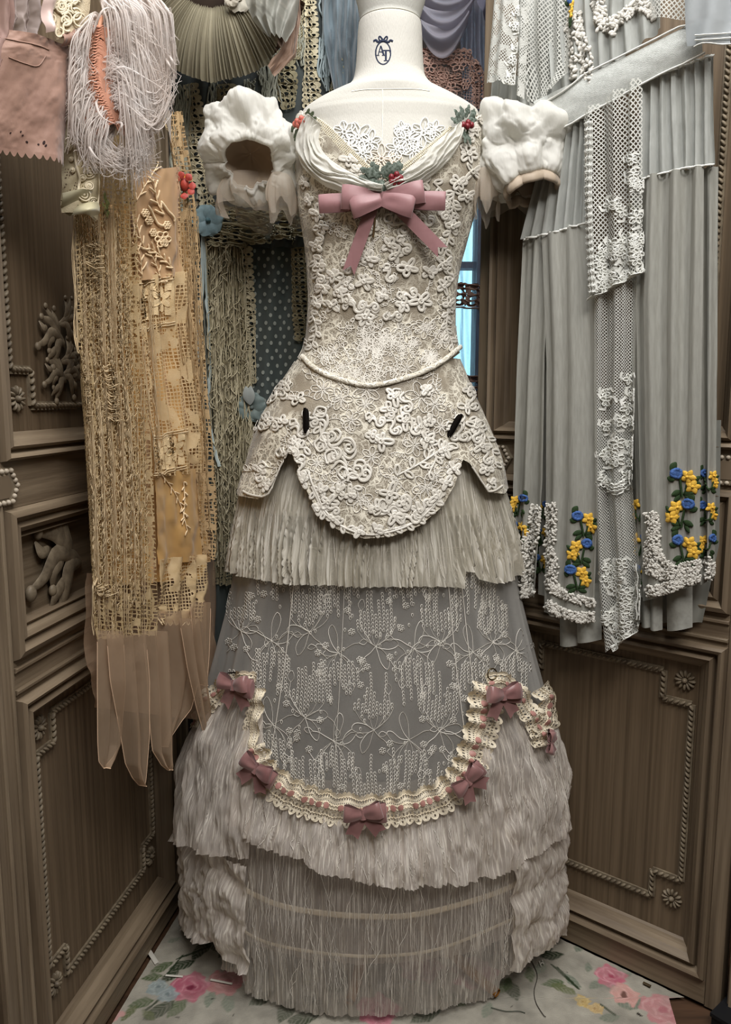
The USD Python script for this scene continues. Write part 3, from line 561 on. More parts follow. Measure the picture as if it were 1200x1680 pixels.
for x, y, s, a in ((540, 704, 30, .9), (560, 735, 33, .35), (575, 764, 34, .25), (590, 776, 26, -.2), (545, 740, 24, 1.3), (662, 664, 22, 1.2), (680, 700, 20, .6), (648, 700, 18, 1.0), (655, 826, 26, -.3), (640, 842, 22, .4), (676, 848, 20, -.2), (700, 832, 18, -.6), (760, 708, 22, 1.1), (785, 715, 18, 1.5), (494, 706, 17, .6), (498, 770, 18, 1.2),
                   (478, 745, 18, .3), (745, 712, 16, .9), (776, 660, 18, 1.3), (800, 750, 16, 1.2), (430, 780, 16, 1.5), (458, 650, 18, -.2), (446, 700, 15, .1), (512, 690, 15, 1.0), (620, 690, 16, .2), (546, 838, 15, .7)):
    motif(S_pep, peplum, 's', x, y, s, a)
for p, s in (([(652, 780), (690, 760), (735, 730)], 16), ([(690, 706), (715, 745), (705, 775)], 13), ([(525, 690), (530, 725), (555, 750)], 13), ([(512, 800), (535, 845), (570, 868)], 11), ([(620, 874), (680, 856), (722, 818)], 12), ([(472, 735), (500, 735)], 13), ([(770, 690), (800, 720), (812, 760)], 12), ([(560, 820), (582, 800)], 11)):
    motif(S_pep, peplum, 'r', p, s)
# corded lace flowers laid between the ribbons (fine thread, not to be picked apart)
def thread_flower(S, x, y, s, a, mb, n=6, r=.65):
    for k in range(n):
        b = a + 2 * np.pi * k / n; lay_tube(S, rot([(.1, 0), (.45, .3), (.95, .22), (1.1, 0), (.95, -.22), (.45, -.3)], b, s, (x, y)), r, .6, .0001, 4, n=18, closed=True, mb=mb)
        lay_tube(S, rot([(.2, 0), (.9, 0)], b, s, (x, y)), r * .7, .5, .0001, 4, n=4, mb=mb)
def thread_vine(S, p0, a, L_, mb, r=.65):
    k = 8; q = [p0]
    for i in range(k): a += rng.normal(0, .45); q.append((q[-1][0] + math.cos(a) * L_ / k, q[-1][1] + math.sin(a) * L_ / k))
    lay_tube(S, q, r, .6, .0001, 4, n=30, mb=mb)
    for i in range(1, k):
        b = a + rng.choice([-1, 1]) * 1.0; lay_tube(S, rot([(0, 0), (.5, .3), (1, 0), (.5, -.3)], b, L_ * .16, q[i]), r, .6, .0001, 4, n=14, closed=True, mb=mb)
mb = MB()
for i in range(80):
    x, y = rng.uniform(508, 748), rng.uniform(535, 628)
    if y > 628 - abs(x - 605) * .30: continue
    if i % 2: thread_flower(S_bod, x, y, rng.uniform(8, 18), rng.uniform(0, 6), mb)
    else: thread_vine(S_bod, (x, y), rng.uniform(0, 6.3), rng.uniform(40, 80), mb)
for i in range(40): thread_vine(S_bod, (rng.uniform(520, 735), rng.uniform(350, 540)), rng.uniform(0, 6.3), rng.uniform(30, 60), mb)
obj('lace_cord', mb.mesh(), THREAD, bodice, kind='stuff')
mb = MB()
for x, y, s in ((690, 652, 24), (714, 664, 18), (602, 640, 22), (560, 655, 18), (530, 640, 18), (600, 664, 15), (724, 700, 14), (576, 690, 16), (700, 800, 22), (590, 820, 20), (560, 790, 16), (610, 750, 16), (680, 730, 18), (715, 780, 16), (520, 760, 14)): thread_flower(S_pep, x, y, s, rng.uniform(0, 6), mb, r=.8)
for i in range(34):
    x, y = rng.uniform(440, 800), rng.uniform(610, 850)
    if abs(x - 620) < 180 and y < 860 - (abs(x - 620) / 130) ** 2 * 60: thread_vine(S_pep, (x, y), rng.uniform(0, 6.3), rng.uniform(40, 90), mb)
obj('lace_cord', mb.mesh(), THREAD, peplum, kind='stuff')

# neckline: white lace flowers over the form, braid, chiffon swag
WLACE = M('white_corded_lace', (238, 237, 230), rough=.75, spec=.2); PLACE = M('peach_corded_lace', (232, 218, 200), rough=.75, spec=.2)
NETW = M('fine_white_net', (228, 226, 216), rough=.8, trans=.3, alpha=(.38, .9, .3))
obj('neck_net', lay_poly(S_form, Polygon([(540, 226), (552, 206), (572, 208), (590, 204), (612, 212), (622, 228), (632, 240), (645, 226), (655, 208), (690, 204), (716, 206), (728, 222), (700, 262), (660, 288), (628, 300), (600, 286), (566, 256)]), .0008, size=8), NETW, gown)
for cx, cy, s, mt in ((566, 218, 20, WLACE), (588, 226, 22, WLACE), (608, 234, 17, WLACE), (596, 252, 17, WLACE), (668, 228, 22, WLACE), (694, 220, 22, WLACE), (712, 214, 14, WLACE), (652, 246, 16, WLACE), (680, 248, 16, WLACE), (626, 262, 20, PLACE), (646, 268, 17, PLACE), (612, 274, 15, PLACE), (632, 286, 14, PLACE), (660, 214, 13, WLACE), (576, 240, 15, WLACE)):
    mb = MB(); a0 = rng.uniform(0, 6)
    for k in range(6):
        b = a0 + k * 1.047; L_ = rng.uniform(.8, 1.15)
        lay_tube(S_form, rot([(.12, 0), (.5, .3), (.95 * L_, .2), (1.1 * L_, 0), (.95 * L_, -.2), (.5, -.3)], b, s, (cx, cy)), 1.15, .9, .0012, 5, n=20, closed=True, mb=mb)
        lay_tube(S_form, rot([(.3, .05), (.7, .05), (.9, 0)], b, s, (cx, cy)), 1.0, .7, .0012, 5, n=6, mb=mb)
    lay_tube(S_form, rot([(.2, 0), (0, .2), (-.2, 0), (0, -.2)], 0, s, (cx, cy)), 1.3, 1.2, .0012, 5, n=12, closed=True, mb=mb)
    obj('lace_flower', mb.mesh(), mt, gown)
BRAID = M('crochet_braid', (222, 212, 188), (234, 226, 206), rough=.8, scale=200)
for side in ([(519, 200), (540, 217), (572, 250), (598, 276), (616, 295)], [(742, 214), (718, 236), (690, 259), (662, 281), (640, 296)]):
    mb = MB(); c = smooth_path(side, 46); d = unit(np.gradient(c, axis=0)); m = np.c_[-d[:, 1], d[:, 0]]
    lay_tube(S_form, side, 7, .9, .0020, 6, n=40, mb=mb)
    for o in (-6, -2, 2, 6):
        for i in range(0, 45):
            lay_tube(S_form, [c[i] + m[i] * (o - 1.6), c[i] + d[i] * 2.6 + m[i] * o, c[i] + m[i] * (o + 1.6)], 1.0, .9, .0036, 4, n=5, mb=mb)
    obj('neckline_braid', mb.mesh(), BRAID, gown)
def swag(S, line, widths, seed, name='chiffon_swag', mat=CHIFFON, base=.004, puff=.012, folds=4.5):
    n, m = 70, 34; c = smooth_path(line, n); d = unit(np.gradient(c, axis=0)); e = np.c_[-d[:, 1], d[:, 0]]
    w = np.interp(np.linspace(0, 1, n), np.linspace(0, 1, len(widths)), widths)
    q = np.linspace(-1, 1, m); Q = c[:, None] + e[:, None] * (q[None, :] * w[:, None] / 2)[..., None]
    P, N = S.pick(Q.reshape(-1, 2)); P = P.reshape(n, m, 3); N0 = N.reshape(n, m, 3)
    for _ in range(3): N0 = unit((np.roll(N0, 1, 0) + np.roll(N0, -1, 0) + N0))
    X, Y = np.meshgrid(q, np.linspace(0, 1, n))
    ph = 2.2 * (fbm(np.stack([Y * 4, X * 1.2, X * 0 + seed], -1), 3, seed) - .5)
    h = base + puff * np.sqrt(np.maximum(0, 1 - X ** 2)) + .0028 * np.sin((X + ph * .6) * folds * np.pi) * np.sqrt(np.maximum(0, 1 - X ** 2))
    h = h + .004 * (fbm(np.stack([Y * 9, X * 3, X * 0], -1), 3, seed + 9) - .5)
    return obj(name, Surf(P + N0 * h[..., None]).mesh(), mat, gown)
swag(S_bod, [(526, 190), (514, 212), (510, 240), (520, 266), (545, 288), (580, 303), (612, 310), (632, 312)], [24, 30, 36, 40, 40, 34, 24, 14], 3)
swag(S_bod, [(744, 206), (738, 226), (722, 252), (700, 274), (674, 292), (650, 303), (630, 311)], [26, 34, 36, 34, 32, 24, 14], 8)

# puff sleeves: a gathered ball of chiffon, its lining seen in the opening, a sheer frill beneath
def pt(x, y, d): return at(np.array(float(x)), np.array(float(y)), d)
VX = lambda *a: np.array(a, float)
def ball_puff(c, o, rad, open_, seed, sq=.16, nu=190, nv=110, amp=.0065):
    """A gathered ball of chiffon round a sleeve opening that faces along o; rad = radii across, deep, high."""
    o = unit(np.asarray(o, float)); e1 = unit(np.cross(o, [0, .2, 1.])); e2 = np.cross(e1, o); ph = np.linspace(np.pi - .02, open_, nv); th = np.linspace(0, 2 * np.pi, nu, endpoint=False); TH, PH = np.meshgrid(th, ph)
    D = np.cos(PH)[..., None] * o + np.sin(PH)[..., None] * (np.cos(TH)[..., None] * e1 + np.sin(TH)[..., None] * e2)
    q = (np.abs(D) ** 2.5).sum(-1) ** (-1 / 2.5); r = 1 + sq * 2 * (q - 1)
    w = np.stack([np.cos(TH) * 1.5, np.sin(TH) * 1.5, PH * .45 + seed], -1); f1 = fbm(w * 1.5 + .35 * D, 4, seed); f2 = fbm(D * 2.4 + seed, 3, seed + 5); rid = np.abs(f1 - .5) * 2
    f3 = fbm(D * 1.5 + seed * 3, 2, seed + 8); h = .030 * (f3 - .5) * 2 + .004 * (f2 - .5) * 2 - .0040 * np.exp(-(rid / .06) ** 2) + .0026 * np.sin(TH * 9 + 7 * f3 + 2 * PH) + .0007 * np.sin(f1 * 55) + .0012 * np.sin(TH * 24 + 6 * f2) * np.clip(1 - PH / 1.3, 0, 1)
    V = np.asarray(c) + D * np.asarray(rad) * r[..., None] + D * h[..., None]
    last = V[-1]; cen = last.mean(0); rim = []
    for k in (.95, .86, .80, .78): rim.append(cen + (last - cen) * k + o * .006 * (1 - abs(.9 - k) * 12))
    return np.concatenate([V, np.array(rim)]), cen, last, o
def open_lining(cen, last, o, depth, par):
    m = last[::3]; out = [cen + (m - cen) * k - o * depth * t for t, k in ((0, .80), (.15, .82), (.35, .80), (.6, .68), (.85, .5), (1, .25), (1.02, .01))]
    obj('sleeve_lining', Surf(np.array(out), flip=None, wrap=True).mesh(), LINING, par)
V_, cen, last, o_ = ball_puff(pt(410, 246, -.006), (.04, -.80, -.60), (.078, .066, .077), .70, 4)
slv = obj('puff_sleeve', Surf(V_, flip=None, wrap=True).mesh(), CHIFFON, gown, label='white chiffon puff sleeve beside the feather plume'); open_lining(cen, last, o_, .040, slv)
V_, cen, last, o_ = ball_puff(pt(862, 248, -.006), (.10, -.42, -.90), (.084, .068, .072), .60, 11)
slv2 = obj('puff_sleeve', Surf(V_, flip=None, wrap=True).mesh(), CHIFFON, gown, label='white chiffon puff sleeve beside the pale embroidered gown'); open_lining(cen, last, o_, .03, slv2)
m = cen + (last[::3] - cen) * .80 + o_ * .010; obj('sleeve_band', tube3(np.vstack([m, m[:2]]), o_, .0045, .009, 8), LINING, slv2)
def frill(c, A_, B_, drop, flare, seed, par, nu=140, nv=26, gap=0.0):
    th = np.linspace(0, 2 * np.pi, nu, endpoint=False); v = np.linspace(0, 1, nv); TH, T = np.meshgrid(th, v)
    w = 1 + flare * np.sin(np.pi * T * .8) + T * .16 * np.sin(TH * 9 + seed) + T * .10 * np.sin(TH * 17 + 1)
    V = c + (np.cos(TH) * w)[..., None] * A_ + (np.sin(TH) * w)[..., None] * B_ + np.array([0, 0, -1.]) * (T * drop * (1 + .25 * np.sin(TH * 4 + seed)))[..., None]
    return obj('sleeve_frill', Surf(V, flip=None, wrap=True).mesh(), CHIFFON_SHEER, par)
frill(pt(426, 300, .022), VX(.050, .03, 0), VX(0, -.030, .010), .050, .22, 2, slv)
frill(pt(462, 292, -.030), VX(.016, .010, 0), VX(0, -.012, .006), .050, .35, 5, slv, nu=80)
frill(pt(842, 292, .010), VX(.052, .024, 0), VX(0, -.030, .008), .040, .16, 4, slv2)
frill(pt(800, 285, -.018), VX(.016, .012, 0), VX(0, -.016, .006), .056, .35, 1, slv2, nu=80)

# bows
PINK = M('dusty_pink_satin', (150, 108, 109), (166, 124, 125), rough=.38, scale=30, spec=.45, sheen=.3)
ROSE = M('old_rose_satin', (134, 94, 92), (154, 114, 110), rough=.30, scale=30, spec=.45, sheen=.3)
def bow(S, parent, x, y, px, ang, mat, loops, tails, knot, label, base=.002):
    """Knot mesh with loops and tails as its pieces; sizes in units of px pixels, angles in degrees from the picture's right."""
    P, N = S.pick([[x, y]]); P, N = P[0], N[0]; s = px_size(P) * px; R_ = unit(np.array([1., 0, 0]) - N * N[0]); B_ = np.cross(N, R_); B_ = B_ if B_[2] > 0 else -B_
    ca, sa = math.cos(math.radians(ang)), math.sin(math.radians(ang)); R_, B_ = R_ * ca + B_ * sa, -R_ * sa + B_ * ca
    def put(q): q = np.asarray(q, float); return P + s * (q[..., :1] * R_ + q[..., 1:2] * B_ + q[..., 2:3] * N) + N * base
    kw, kh, kd = knot; u = np.linspace(-1, 1, 14); v = np.linspace(-.35 * np.pi, 1.35 * np.pi, 18); U, W = np.meshgrid(u, v)
    prof = (1 + .10 * U ** 2 - .05 * np.cos(U * 9))
    K = np.stack([np.cos(W) * kw * prof, U * kh, .10 * 3 + np.sin(W) * kd], -1)
    kn = obj('bow', Surf(put(K)).mesh(), mat, parent, label=label)
    for (a, L_, w, D, z0, pinch) in loops:
        t = np.linspace(0, 2 * np.pi, 44); q = np.linspace(-1, 1, 9); T, Q = np.meshgrid(t, q); c = (1 - np.cos(T)) / 2
        wid = w * (pinch + (1 - pinch) * np.clip(c * 1.25, 0, 1) ** .65); X = L_ * c; Zd = z0 + D * np.sin(T) * (.35 + .65 * c) + .05 * w * np.cos(Q * 3.1) * (1 - c) + .30 * w * (1 - Q ** 2) * c * np.sign(np.sin(T) + .001) + .10 * w * np.sin(Q * 4 + a) * (1 - c) * np.clip(c * 3, 0, 1)
        a_ = math.radians(a); xx = X * math.cos(a_) - Q * wid * math.sin(a_); yy = X * math.sin(a_) + Q * wid * math.cos(a_) + .03 * np.sin(T)
        obj('loop', Surf(put(np.stack([xx, yy, Zd + .25 * D], -1))).mesh(), mat, kn)
    for (a, L_, w, z0, x0) in tails:
        t = np.linspace(0, 1, 26); q = np.linspace(-1, 1, 9); T, Q = np.meshgrid(t, q); a_ = math.radians(a)
        X = L_ * (T - .10 * (1 - np.abs(Q)) * np.clip((T - .75) * 4, 0, 1)); wid = w * np.clip(.6 + T * 3, 0, 1)
        Zd = z0 + .10 * np.sin(T * 5) * w + .04 * w * np.cos(Q * 2) ; xx = x0 + X * math.cos(a_) - Q * wid * math.sin(a_); yy = X * math.sin(a_) + Q * wid * math.cos(a_)
        obj('tail', Surf(put(np.stack([xx, yy, Zd], -1))).mesh(), mat, kn)
    return kn
bow(S_bod, gown, 627, 329, 10, 0, PINK, [(-1, 10.4, 1.45, .55, .15, .75), (183, 10.4, 1.45, .55, .15, .75), (10, 7.0, 1.75, .9, .75, .5), (176, 6.6, 1.9, .9, .75, .5), (-14, 5.4, 1.7, .8, 1.35, .55), (196, 5.2, 1.65, .8, 1.35, .55)],
    [(-111, 12.2, 1.05, .25, -1.2), (-43.5, 11.8, 1.1, .3, 1.6)], (.75, 1.25, .9), 'large dusty pink satin bow at the bust')

# corsages
LEAFM = M('frosted_leaf', (62, 72, 60), (112, 122, 112), rough=.7, scale=260, contrast=(.4, .6)); LEAFD = M('dark_leaf', (46, 54, 36), (74, 82, 58), rough=.6, scale=200)
BERRY = M('dark_red_berry', (104, 30, 36), (134, 48, 52), rough=.3, scale=200); BERRYP = M('coral_berry', (170, 84, 72), (200, 116, 100), rough=.35, scale=200)
def leaf_mesh(P, N, ang, L_, w, curl=.35, lobes=0):
    t = np.linspace(0, 1, 12); q = np.linspace(-1, 1, 7); T, Q = np.meshgrid(t, q)
    R_ = unit(np.array([1., 0, 0]) - N * N[0]); B_ = np.cross(N, R_); B_ = B_ if B_[2] > 0 else -B_
    e, m = R_ * math.cos(ang) + B_ * math.sin(ang), -R_ * math.sin(ang) + B_ * math.cos(ang)
    wd = w * np.sin(np.pi * np.clip(T * .96 + .03, 0, 1)) ** .8 * (1 + (.28 * np.sin(T * np.pi * 2 * lobes) if lobes else 0))
    return Surf(P + (T * L_)[..., None] * e + (Q * wd)[..., None] * m + N * (.003 + curl * L_ * np.sin(T * 2.2) * .5 - .25 * wd * Q ** 2 + .12 * wd * np.abs(Q))[..., None]).mesh()
def corsage(S, parent, x, y, label, leaves, berries, bmat, lm=LEAFM, br=.0042):
    P, N = S.pick([[x, y]]); P, N = P[0], N[0]
    mb = MB().add(*tube3(smooth_path(np.array([P + N * .003, P + N * .009 + [.004, 0, -.004], P + N * .005 + [.006, 0, -.012]]), 8), N, .0018, .0018, 6))
    c = obj('corsage', mb.mesh(), LEAFD, parent, label=label)
    for (dx, dy, a, L_, w) in leaves:
        Q, n = S.pick([[x + dx, y + dy]]); obj('leaf', leaf_mesh(Q[0] + n[0] * .004, n[0], math.radians(a), L_ * .78, w * .72, .28, 2.5), lm, c)
    for (dx, dy) in berries:
        Q, n = S.pick([[x + dx, y + dy]]); obj('berry', ball(Q[0] + n[0] * .012, br, 2, (1, 1, 1.15)), bmat, c)
corsage(S_bod, gown, 632, 292, 'corsage of frosted green leaves and dark red berries above the large bow', [(-6, 0, 160, .042, .009), (-10, -2, 120, .028, .009), (0, -4, 70, .026, .010), (6, -4, 35, .032, .010), (10, 0, 8, .034, .009), (2, -2, 48, .03, .009), (-2, 6, 215, .026, .008), (-4, 4, 260, .026, .009), (4, 8, 285, .022, .008), (-16, 2, 178, .03, .008), (14, -6, 62, .024, .008), (0, 2, 100, .02, .009), (-12, 4, 200, .022, .007), (-3, 12, 250, .018, .007)],
        [(10, 2), (17, 6), (24, 3), (14, 10), (22, 11), (18, -2), (10, 9), (26, 9)], BERRY)
corsage(S_bod, gown, 502, 204, 'corsage of coral berries on the shoulder beside the feather plume', [(8, -2, 30, .022, .008), (10, 2, 8, .022, .008), (-2, 6, 220, .026, .007), (-6, 10, 250, .024, .007), (-10, 4, 195, .022, .007), (6, -5, 60, .02, .007), (12, 0, -15, .018, .007)], [(-4, 0), (2, -4), (4, 3), (-2, 6), (0, 1), (7, -1), (-7, 4)], BERRYP, LEAFD)
corsage(S_bod, gown, 757, 207, 'corsage of dark berries and grey pine sprigs on the shoulder beside the pale gown', [(-4, -6, 140, .026, .006), (-2, -8, 110, .026, .006), (2, -10, 75, .028, .006), (8, -8, 50, .024, .006), (-8, 0, 165, .022, .006), (6, -4, 25, .022, .006), (0, 8, 270, .03, .006), (4, 14, 290, .024, .005), (-3, -10, 95, .022, .006), (-8, -6, 125, .02, .006), (10, -12, 62, .02, .005)], [(-4, 4), (2, 6), (8, 4), (3, 0)], BERRY)
# rosettes of ribbon on the shoulders
for x, y, s in ((784, 196, 12), (778, 214, 11), (770, 226, 11), (498, 190, 8)):
    motif(S_bod, bodice, 'f', x, y, s, rng.uniform(0, 6))
# dark spring clips at the hips, stem under the bow
CLIP = M('black_metal', (26, 22, 20), rough=.35, metallic=.6)
for x, y, a in ((503, 692, 92), (744, 700, 62)):
    P, N = S_pep.pick([[x, y]]); e = np.array([math.cos(math.radians(a)), 0, -math.sin(math.radians(a))]) * (1 if a < 90 else 1)
    e = np.array([math.cos(math.radians(a)) * -1, 0, -math.sin(math.radians(a))]) if a < 90 else np.array([0, 0, -1.])
    p = np.array([P[0] + N[0] * .010 + e * q for q in np.linspace(-.019, .019, 9)])
    cl = thing('hair_clip', 'dark metal clip pinching the peplum on the hip %s' % ('nearer the cream net dress' if x < 600 else 'nearer the pale embroidered gown'), 'clip')
    obj('jaw', tube3(p, N[0], np.array([.002, .0032, .0036, .0036, .0036, .0036, .0036, .003, .002]), .0018, 8), CLIP, cl)
    obj('jaw', tube3(p - N[0] * .006, N[0], np.array([.003, .0045, .005, .005, .005, .005, .005, .0042, .003]), .0018, 8), CLIP, cl)
    obj('spring', tube3(np.array([p[3] - N[0] * .006, p[3]]), e, .0025, .0025, 8), CLIP, cl)
mb = MB(); lay_tube(S_bod, [(616, 358), (615, 372), (613, 390)], 1.7, 1.6, .004, 6, mb=mb); obj('corsage_stem', mb.mesh(), M('brown_stem', (70, 54, 30), (92, 72, 42), rough=.8), gown)

def crinkle_lines(S, parent, n, seed, r=.42):
    """Bright creases: raised folds that run down the organza."""
    q = np.random.default_rng(seed); mb = MB(); nv, nu = S.V.shape[:2]; vis = np.argwhere(np.einsum('jk,jk->j', S.N[nv // 2], EYE - S.V[nv // 2]) > .05).ravel()
    for _ in range(n):
        j = int(q.choice(vis)); a = int(q.uniform(0, .7) * nv); b = min(nv - 1, a + int(q.uniform(.2, .6) * nv)); rows = np.arange(a, b + 1)
        if len(rows) < 5: continue
        jj = (j + np.round(np.cumsum(q.normal(0, 1.0, len(rows)))).astype(int)); jj = jj % nu if S.wrap else np.clip(jj, 0, nu - 1); P, N = S.V[rows, jj], S.N[rows, jj]; s = px_size(P)
        P = np.stack([np.convolve(np.pad(P[:, c], 4, 'edge'), np.ones(9) / 9, 'valid') for c in range(3)], 1); w = r * s * q.uniform(.6, 1.6) * np.sin(np.linspace(.1, np.pi - .1, len(rows))) ** .5
        mb.add(*tube3(P + N * .0012, N, w, w * .8, 4))
    obj('crease', mb.mesh(), THREAD, parent, kind='stuff')
# first pleated flounce
ruf = [(350, 925), (368, 934), (398, 938), (405, 944), (440, 950), (468, 955), (505, 957), (540, 957), (600, 961), (660, 960), (720, 960), (753, 962), (757, 936), (771, 934), (776, 948), (800, 955), (832, 951), (842, 930), (853, 900), (880, 860)]
_ph = np.cumsum(rng.uniform(.4, 1.9, 121)); _ph = (_ph - _ph[0]) / (_ph[-1] - _ph[0]) * 2 * np.pi - np.pi
def pleats(th, n_phase, sharp=1.0):
    i = np.clip(np.searchsorted(n_phase, th, 'right') - 1, 0, len(n_phase) - 2); f = (th - n_phase[i]) / (n_phase[i + 1] - n_phase[i]); return np.abs(2 * f - 1) ** sharp, i
_pa = rng.uniform(.35, 1.4, 121)
def off_ruf(th, t, z):
    p, i = pleats(th + .03 * np.sin(z * 30 + th * 3), _ph); return .003 + .009 * t ** 1.5 + (.0120 * p * _pa[i] - .004) * np.clip(t * 1.6 - .35, .1, 1) + .007 * (fbm(np.stack([th * 7, z * 12, th * 0], -1), 3, 21) - .5) * t
S_ruf = layer(z_at_py(720), ruf, 900, 40, off_ruf)
pf = obj('pleated_flounce', S_ruf.mesh(), FLOUNCE, gown, uv=S_ruf.uv()); crinkle_lines(S_ruf, pf, 90, 12, .45)

# lace overskirt
trim = [(300, 1210), (322, 1200), (333, 1165), (350, 1140), (384, 1112), (404, 1108), (422, 1114), (429, 1140), (430, 1215), (442, 1266), (480, 1296), (530, 1315), (590, 1328), (640, 1330), (690, 1322), (735, 1296), (764, 1256), (780, 1200), (786, 1130), (800, 1112), (826, 1120), (850, 1156), (880, 1208), (893, 1165), (905, 1130), (940, 1120)]
def off_lace(th, t, z): return .002 + .0075 * t * np.sin(th * 13 + 1.2 * np.sin(th * 4)) * np.clip(np.abs(th) * 2.2 - .5, .1, 1) + .003 * t * np.sin(th * 31)
S_over = layer(z_at_py(880), trim, 420, 110, off_lace)
over = obj('lace_overskirt', S_over.mesh(), NETG, gown, label='sheer grey tulle overskirt embroidered with trailing vines')
mb = MB()
for x in (468, 748, 772, 560):   # seams and fold edges of the tulle
    lay_tube(S_over, [(x + (620 - x) * .10, 955), (x, 1090), (x - (620 - x) * .16, 1250)], .9 if x != 560 else .5, .6, .001, 4, n=40, mb=mb)
VX_ = []
def loop_chain(x, y0, y1, mb, sway):
    y = y0; i = 0
    while y > y1:
        h = rng.uniform(5.5, 7.5); xx = x + sway * math.sin((y0 - y) * .06 + x)
        lay_tube(S_over, [(xx, y), (xx + 1.9, y - h * .5), (xx, y - h), (xx - 1.9, y - h * .5)], .62, .5, .0003, 3, n=8, closed=True, mb=mb); y -= h * .95; i += 1
def small_flower(x, y, s, mb):
    for k in range(6):
        a = k * 1.047 + .3; lay_tube(S_over, rot([(.25, 0), (.6, .3), (1, 0), (.6, -.3)], a, s, (x, y)), .6, .5, .0003, 3, n=8, closed=True, mb=mb)
def vine(x, y, mb, kind, f=1, k=1.0):
    T_ = lambda pts: [(x + f * k * a, y + k * b) for a, b in pts]
    tube_ = lambda pts, n=20, r=.62: lay_tube(S_over, T_(pts), r * .95, .45, .0003, 3, n=n, mb=mb)
    sg = -1 if kind == 'A' else 1
    for i, dx in enumerate(np.linspace(-34, 34, 11)):      # sprays of small loops, above the fork or hanging below it
        a0 = 8 + rng.uniform(0, 16) + abs(dx) * .35; a1 = rng.uniform(38, 96); y0, y1 = (y - k * a0, y - k * a1) if sg < 0 else (y + k * a1, y + k * a0)
        loop_chain(x + f * k * dx * .9, y0, y1, mb, 1.6); i % 2 or tube_([(dx * .9, sg * a0), (dx * .6, sg * a0 * .5), (0, 0)], 7, .4)
    if kind == 'A':
        leaves = ([(0, 0), (-12, 6), (-22, 20), (-19, 33), (-9, 24), (-3, 8), (0, 0)], [(0, 0), (-14, -8), (-30, -10), (-36, -2), (-24, 4), (-8, 3), (0, 0)]); tube_([(0, 0), (8, 10), (18, 18), (26, 30)]); tube_([(26, 30), (22, 36), (30, 44)]); tube_([(6, -4), (20, -26), (26, -40), (24, -58)]); tube_([(-36, -2), (-46, 6), (-52, 18)])
        buds = ((14, 34), (-22, -74), (26, 22)); small = ([(24, -58), (18, -66), (22, -78), (29, -68), (24, -58)], [(-52, 18), (-58, 26), (-54, 34), (-49, 26), (-52, 18)])
    else:
        leaves = ([(0, 0), (-10, -12), (-16, -30), (-10, -40), (-2, -26), (0, 0)], [(0, 0), (-14, -2), (-28, -12), (-36, -10), (-26, 2), (-10, 5), (0, 0)]); tube_([(0, 0), (14, -8), (24, -14), (34, -16)]); tube_([(4, 4), (16, 18), (22, 34), (18, 48)]); tube_([(18, 48), (14, 58), (22, 64), (26, 54), (18, 48)]); tube_([(22, 34), (32, 30), (40, 18)])
        buds = ((22, -34), (40, 14), (-14, 76)); small = ([(34, -16), (40, -22), (48, -20), (42, -13), (34, -16)], [(-36, -10), (-44, -14), (-50, -8), (-43, -5), (-36, -10)])
    for lf in leaves: tube_([(a * 1.02, b * 1.15) for a, b in lf], 24)
    for lf in small: tube_(lf, 12, .5)
    for a, b in buds: small_flower(x + f * k * a, y + k * b, 6, mb)
for r, yy in enumerate((915, 1062, 1204, 1345)):
    for kind, xs, dy in (('A', (340, 398, 510, 624, 733, 812, 868), -6), ('B', (368, 452, 558, 683, 776, 845), 6)):
        for j, x in enumerate(xs):
            x = x + rng.uniform(-5, 5) - 4 * r; y = yy + dy + rng.uniform(-6, 6) - (18 if x < 520 else 0)
            lim = np.interp(x, [p[0] for p in trim], [p[1] for p in trim]) + (70 if kind == 'A' else -30); hw = np.interp(y, [950, 1150, 1300], [218, 258, 200])
            if abs(x - 618) > hw or y > lim: continue
            vine(x, y, mb, kind, 1 if (j + r) % 2 else -1, 1.0 if abs(x - 618) < 175 else .78)
for i in range(110):
    x, y = rng.uniform(420, 820), rng.uniform(960, 1280)
    if y < np.interp(x, [p[0] for p in trim], [p[1] for p in trim]) - 8: lay_tube(S_over, [(x, y), (x + 1.6, y - 3.5), (x, y - 7), (x - 1.6, y - 3.5)], .6, .5, .0003, 3, n=8, closed=True, mb=mb)
obj('vine_embroidery', mb.mesh(), THREAD, over, kind='stuff')

# crinkled organza
def crinkle(seed, k=34, a=.006, puffs=.010, pk=9, pz=16, zk=4, warp=.03):
    def f(th, t, z):
        w = th + warp * (fbm(np.stack([th * 6, z * 22, th * 0 + seed], -1), 2, seed) - .5) * 2
        r = fbm(np.stack([w * k, z * zk, th * 0 + seed], -1), 3, seed + 2); r = np.abs(r - .5) * 2
        p = fbm(np.stack([th * pk, z * pz, th * 0 + seed], -1), 3, seed + 5) - .5
        return a * (1 - 2.2 * r) + puffs * 2 * p
    return f
ck1, ck2, ck3, ck4 = crinkle(1, 40, .0060, .015, 9, 15), crinkle(2, 26, .0065, .017, 7, 12), crinkle(3, 62, .0042, .005, 12, 10, 3, .02), crinkle(4, 30, .006, .014, 9, 26)
low = [(290, 1520), (312, 1526), (332, 1541), (358, 1544), (366, 1590), (398, 1596), (406, 1628), (440, 1642), (480, 1655), (520, 1664), (600, 1664), (660, 1667), (705, 1660), (760, 1646), (808, 1642), (822, 1604), (850, 1585), (872, 1568), (905, 1536), (940, 1525)]
S_low = layer(z_at_py(1250), low, 1000, 90, lambda th, t, z: -.004 + .010 * t + ck3(th, t, z) * np.clip(.3 + t, 0, 1) + .005 * np.abs(np.sin(z * 55)) * np.clip(np.abs(th) - .9, 0, 1), curve_off=.006)
lowo = obj('organza_skirt', S_low.mesh(), ORGANZA_THIN, gown, uv=S_low.uv(), label='thin crinkled organza skirt brushing the floral rug')
crinkle_lines(S_low, lowo, 300, 1, .36)
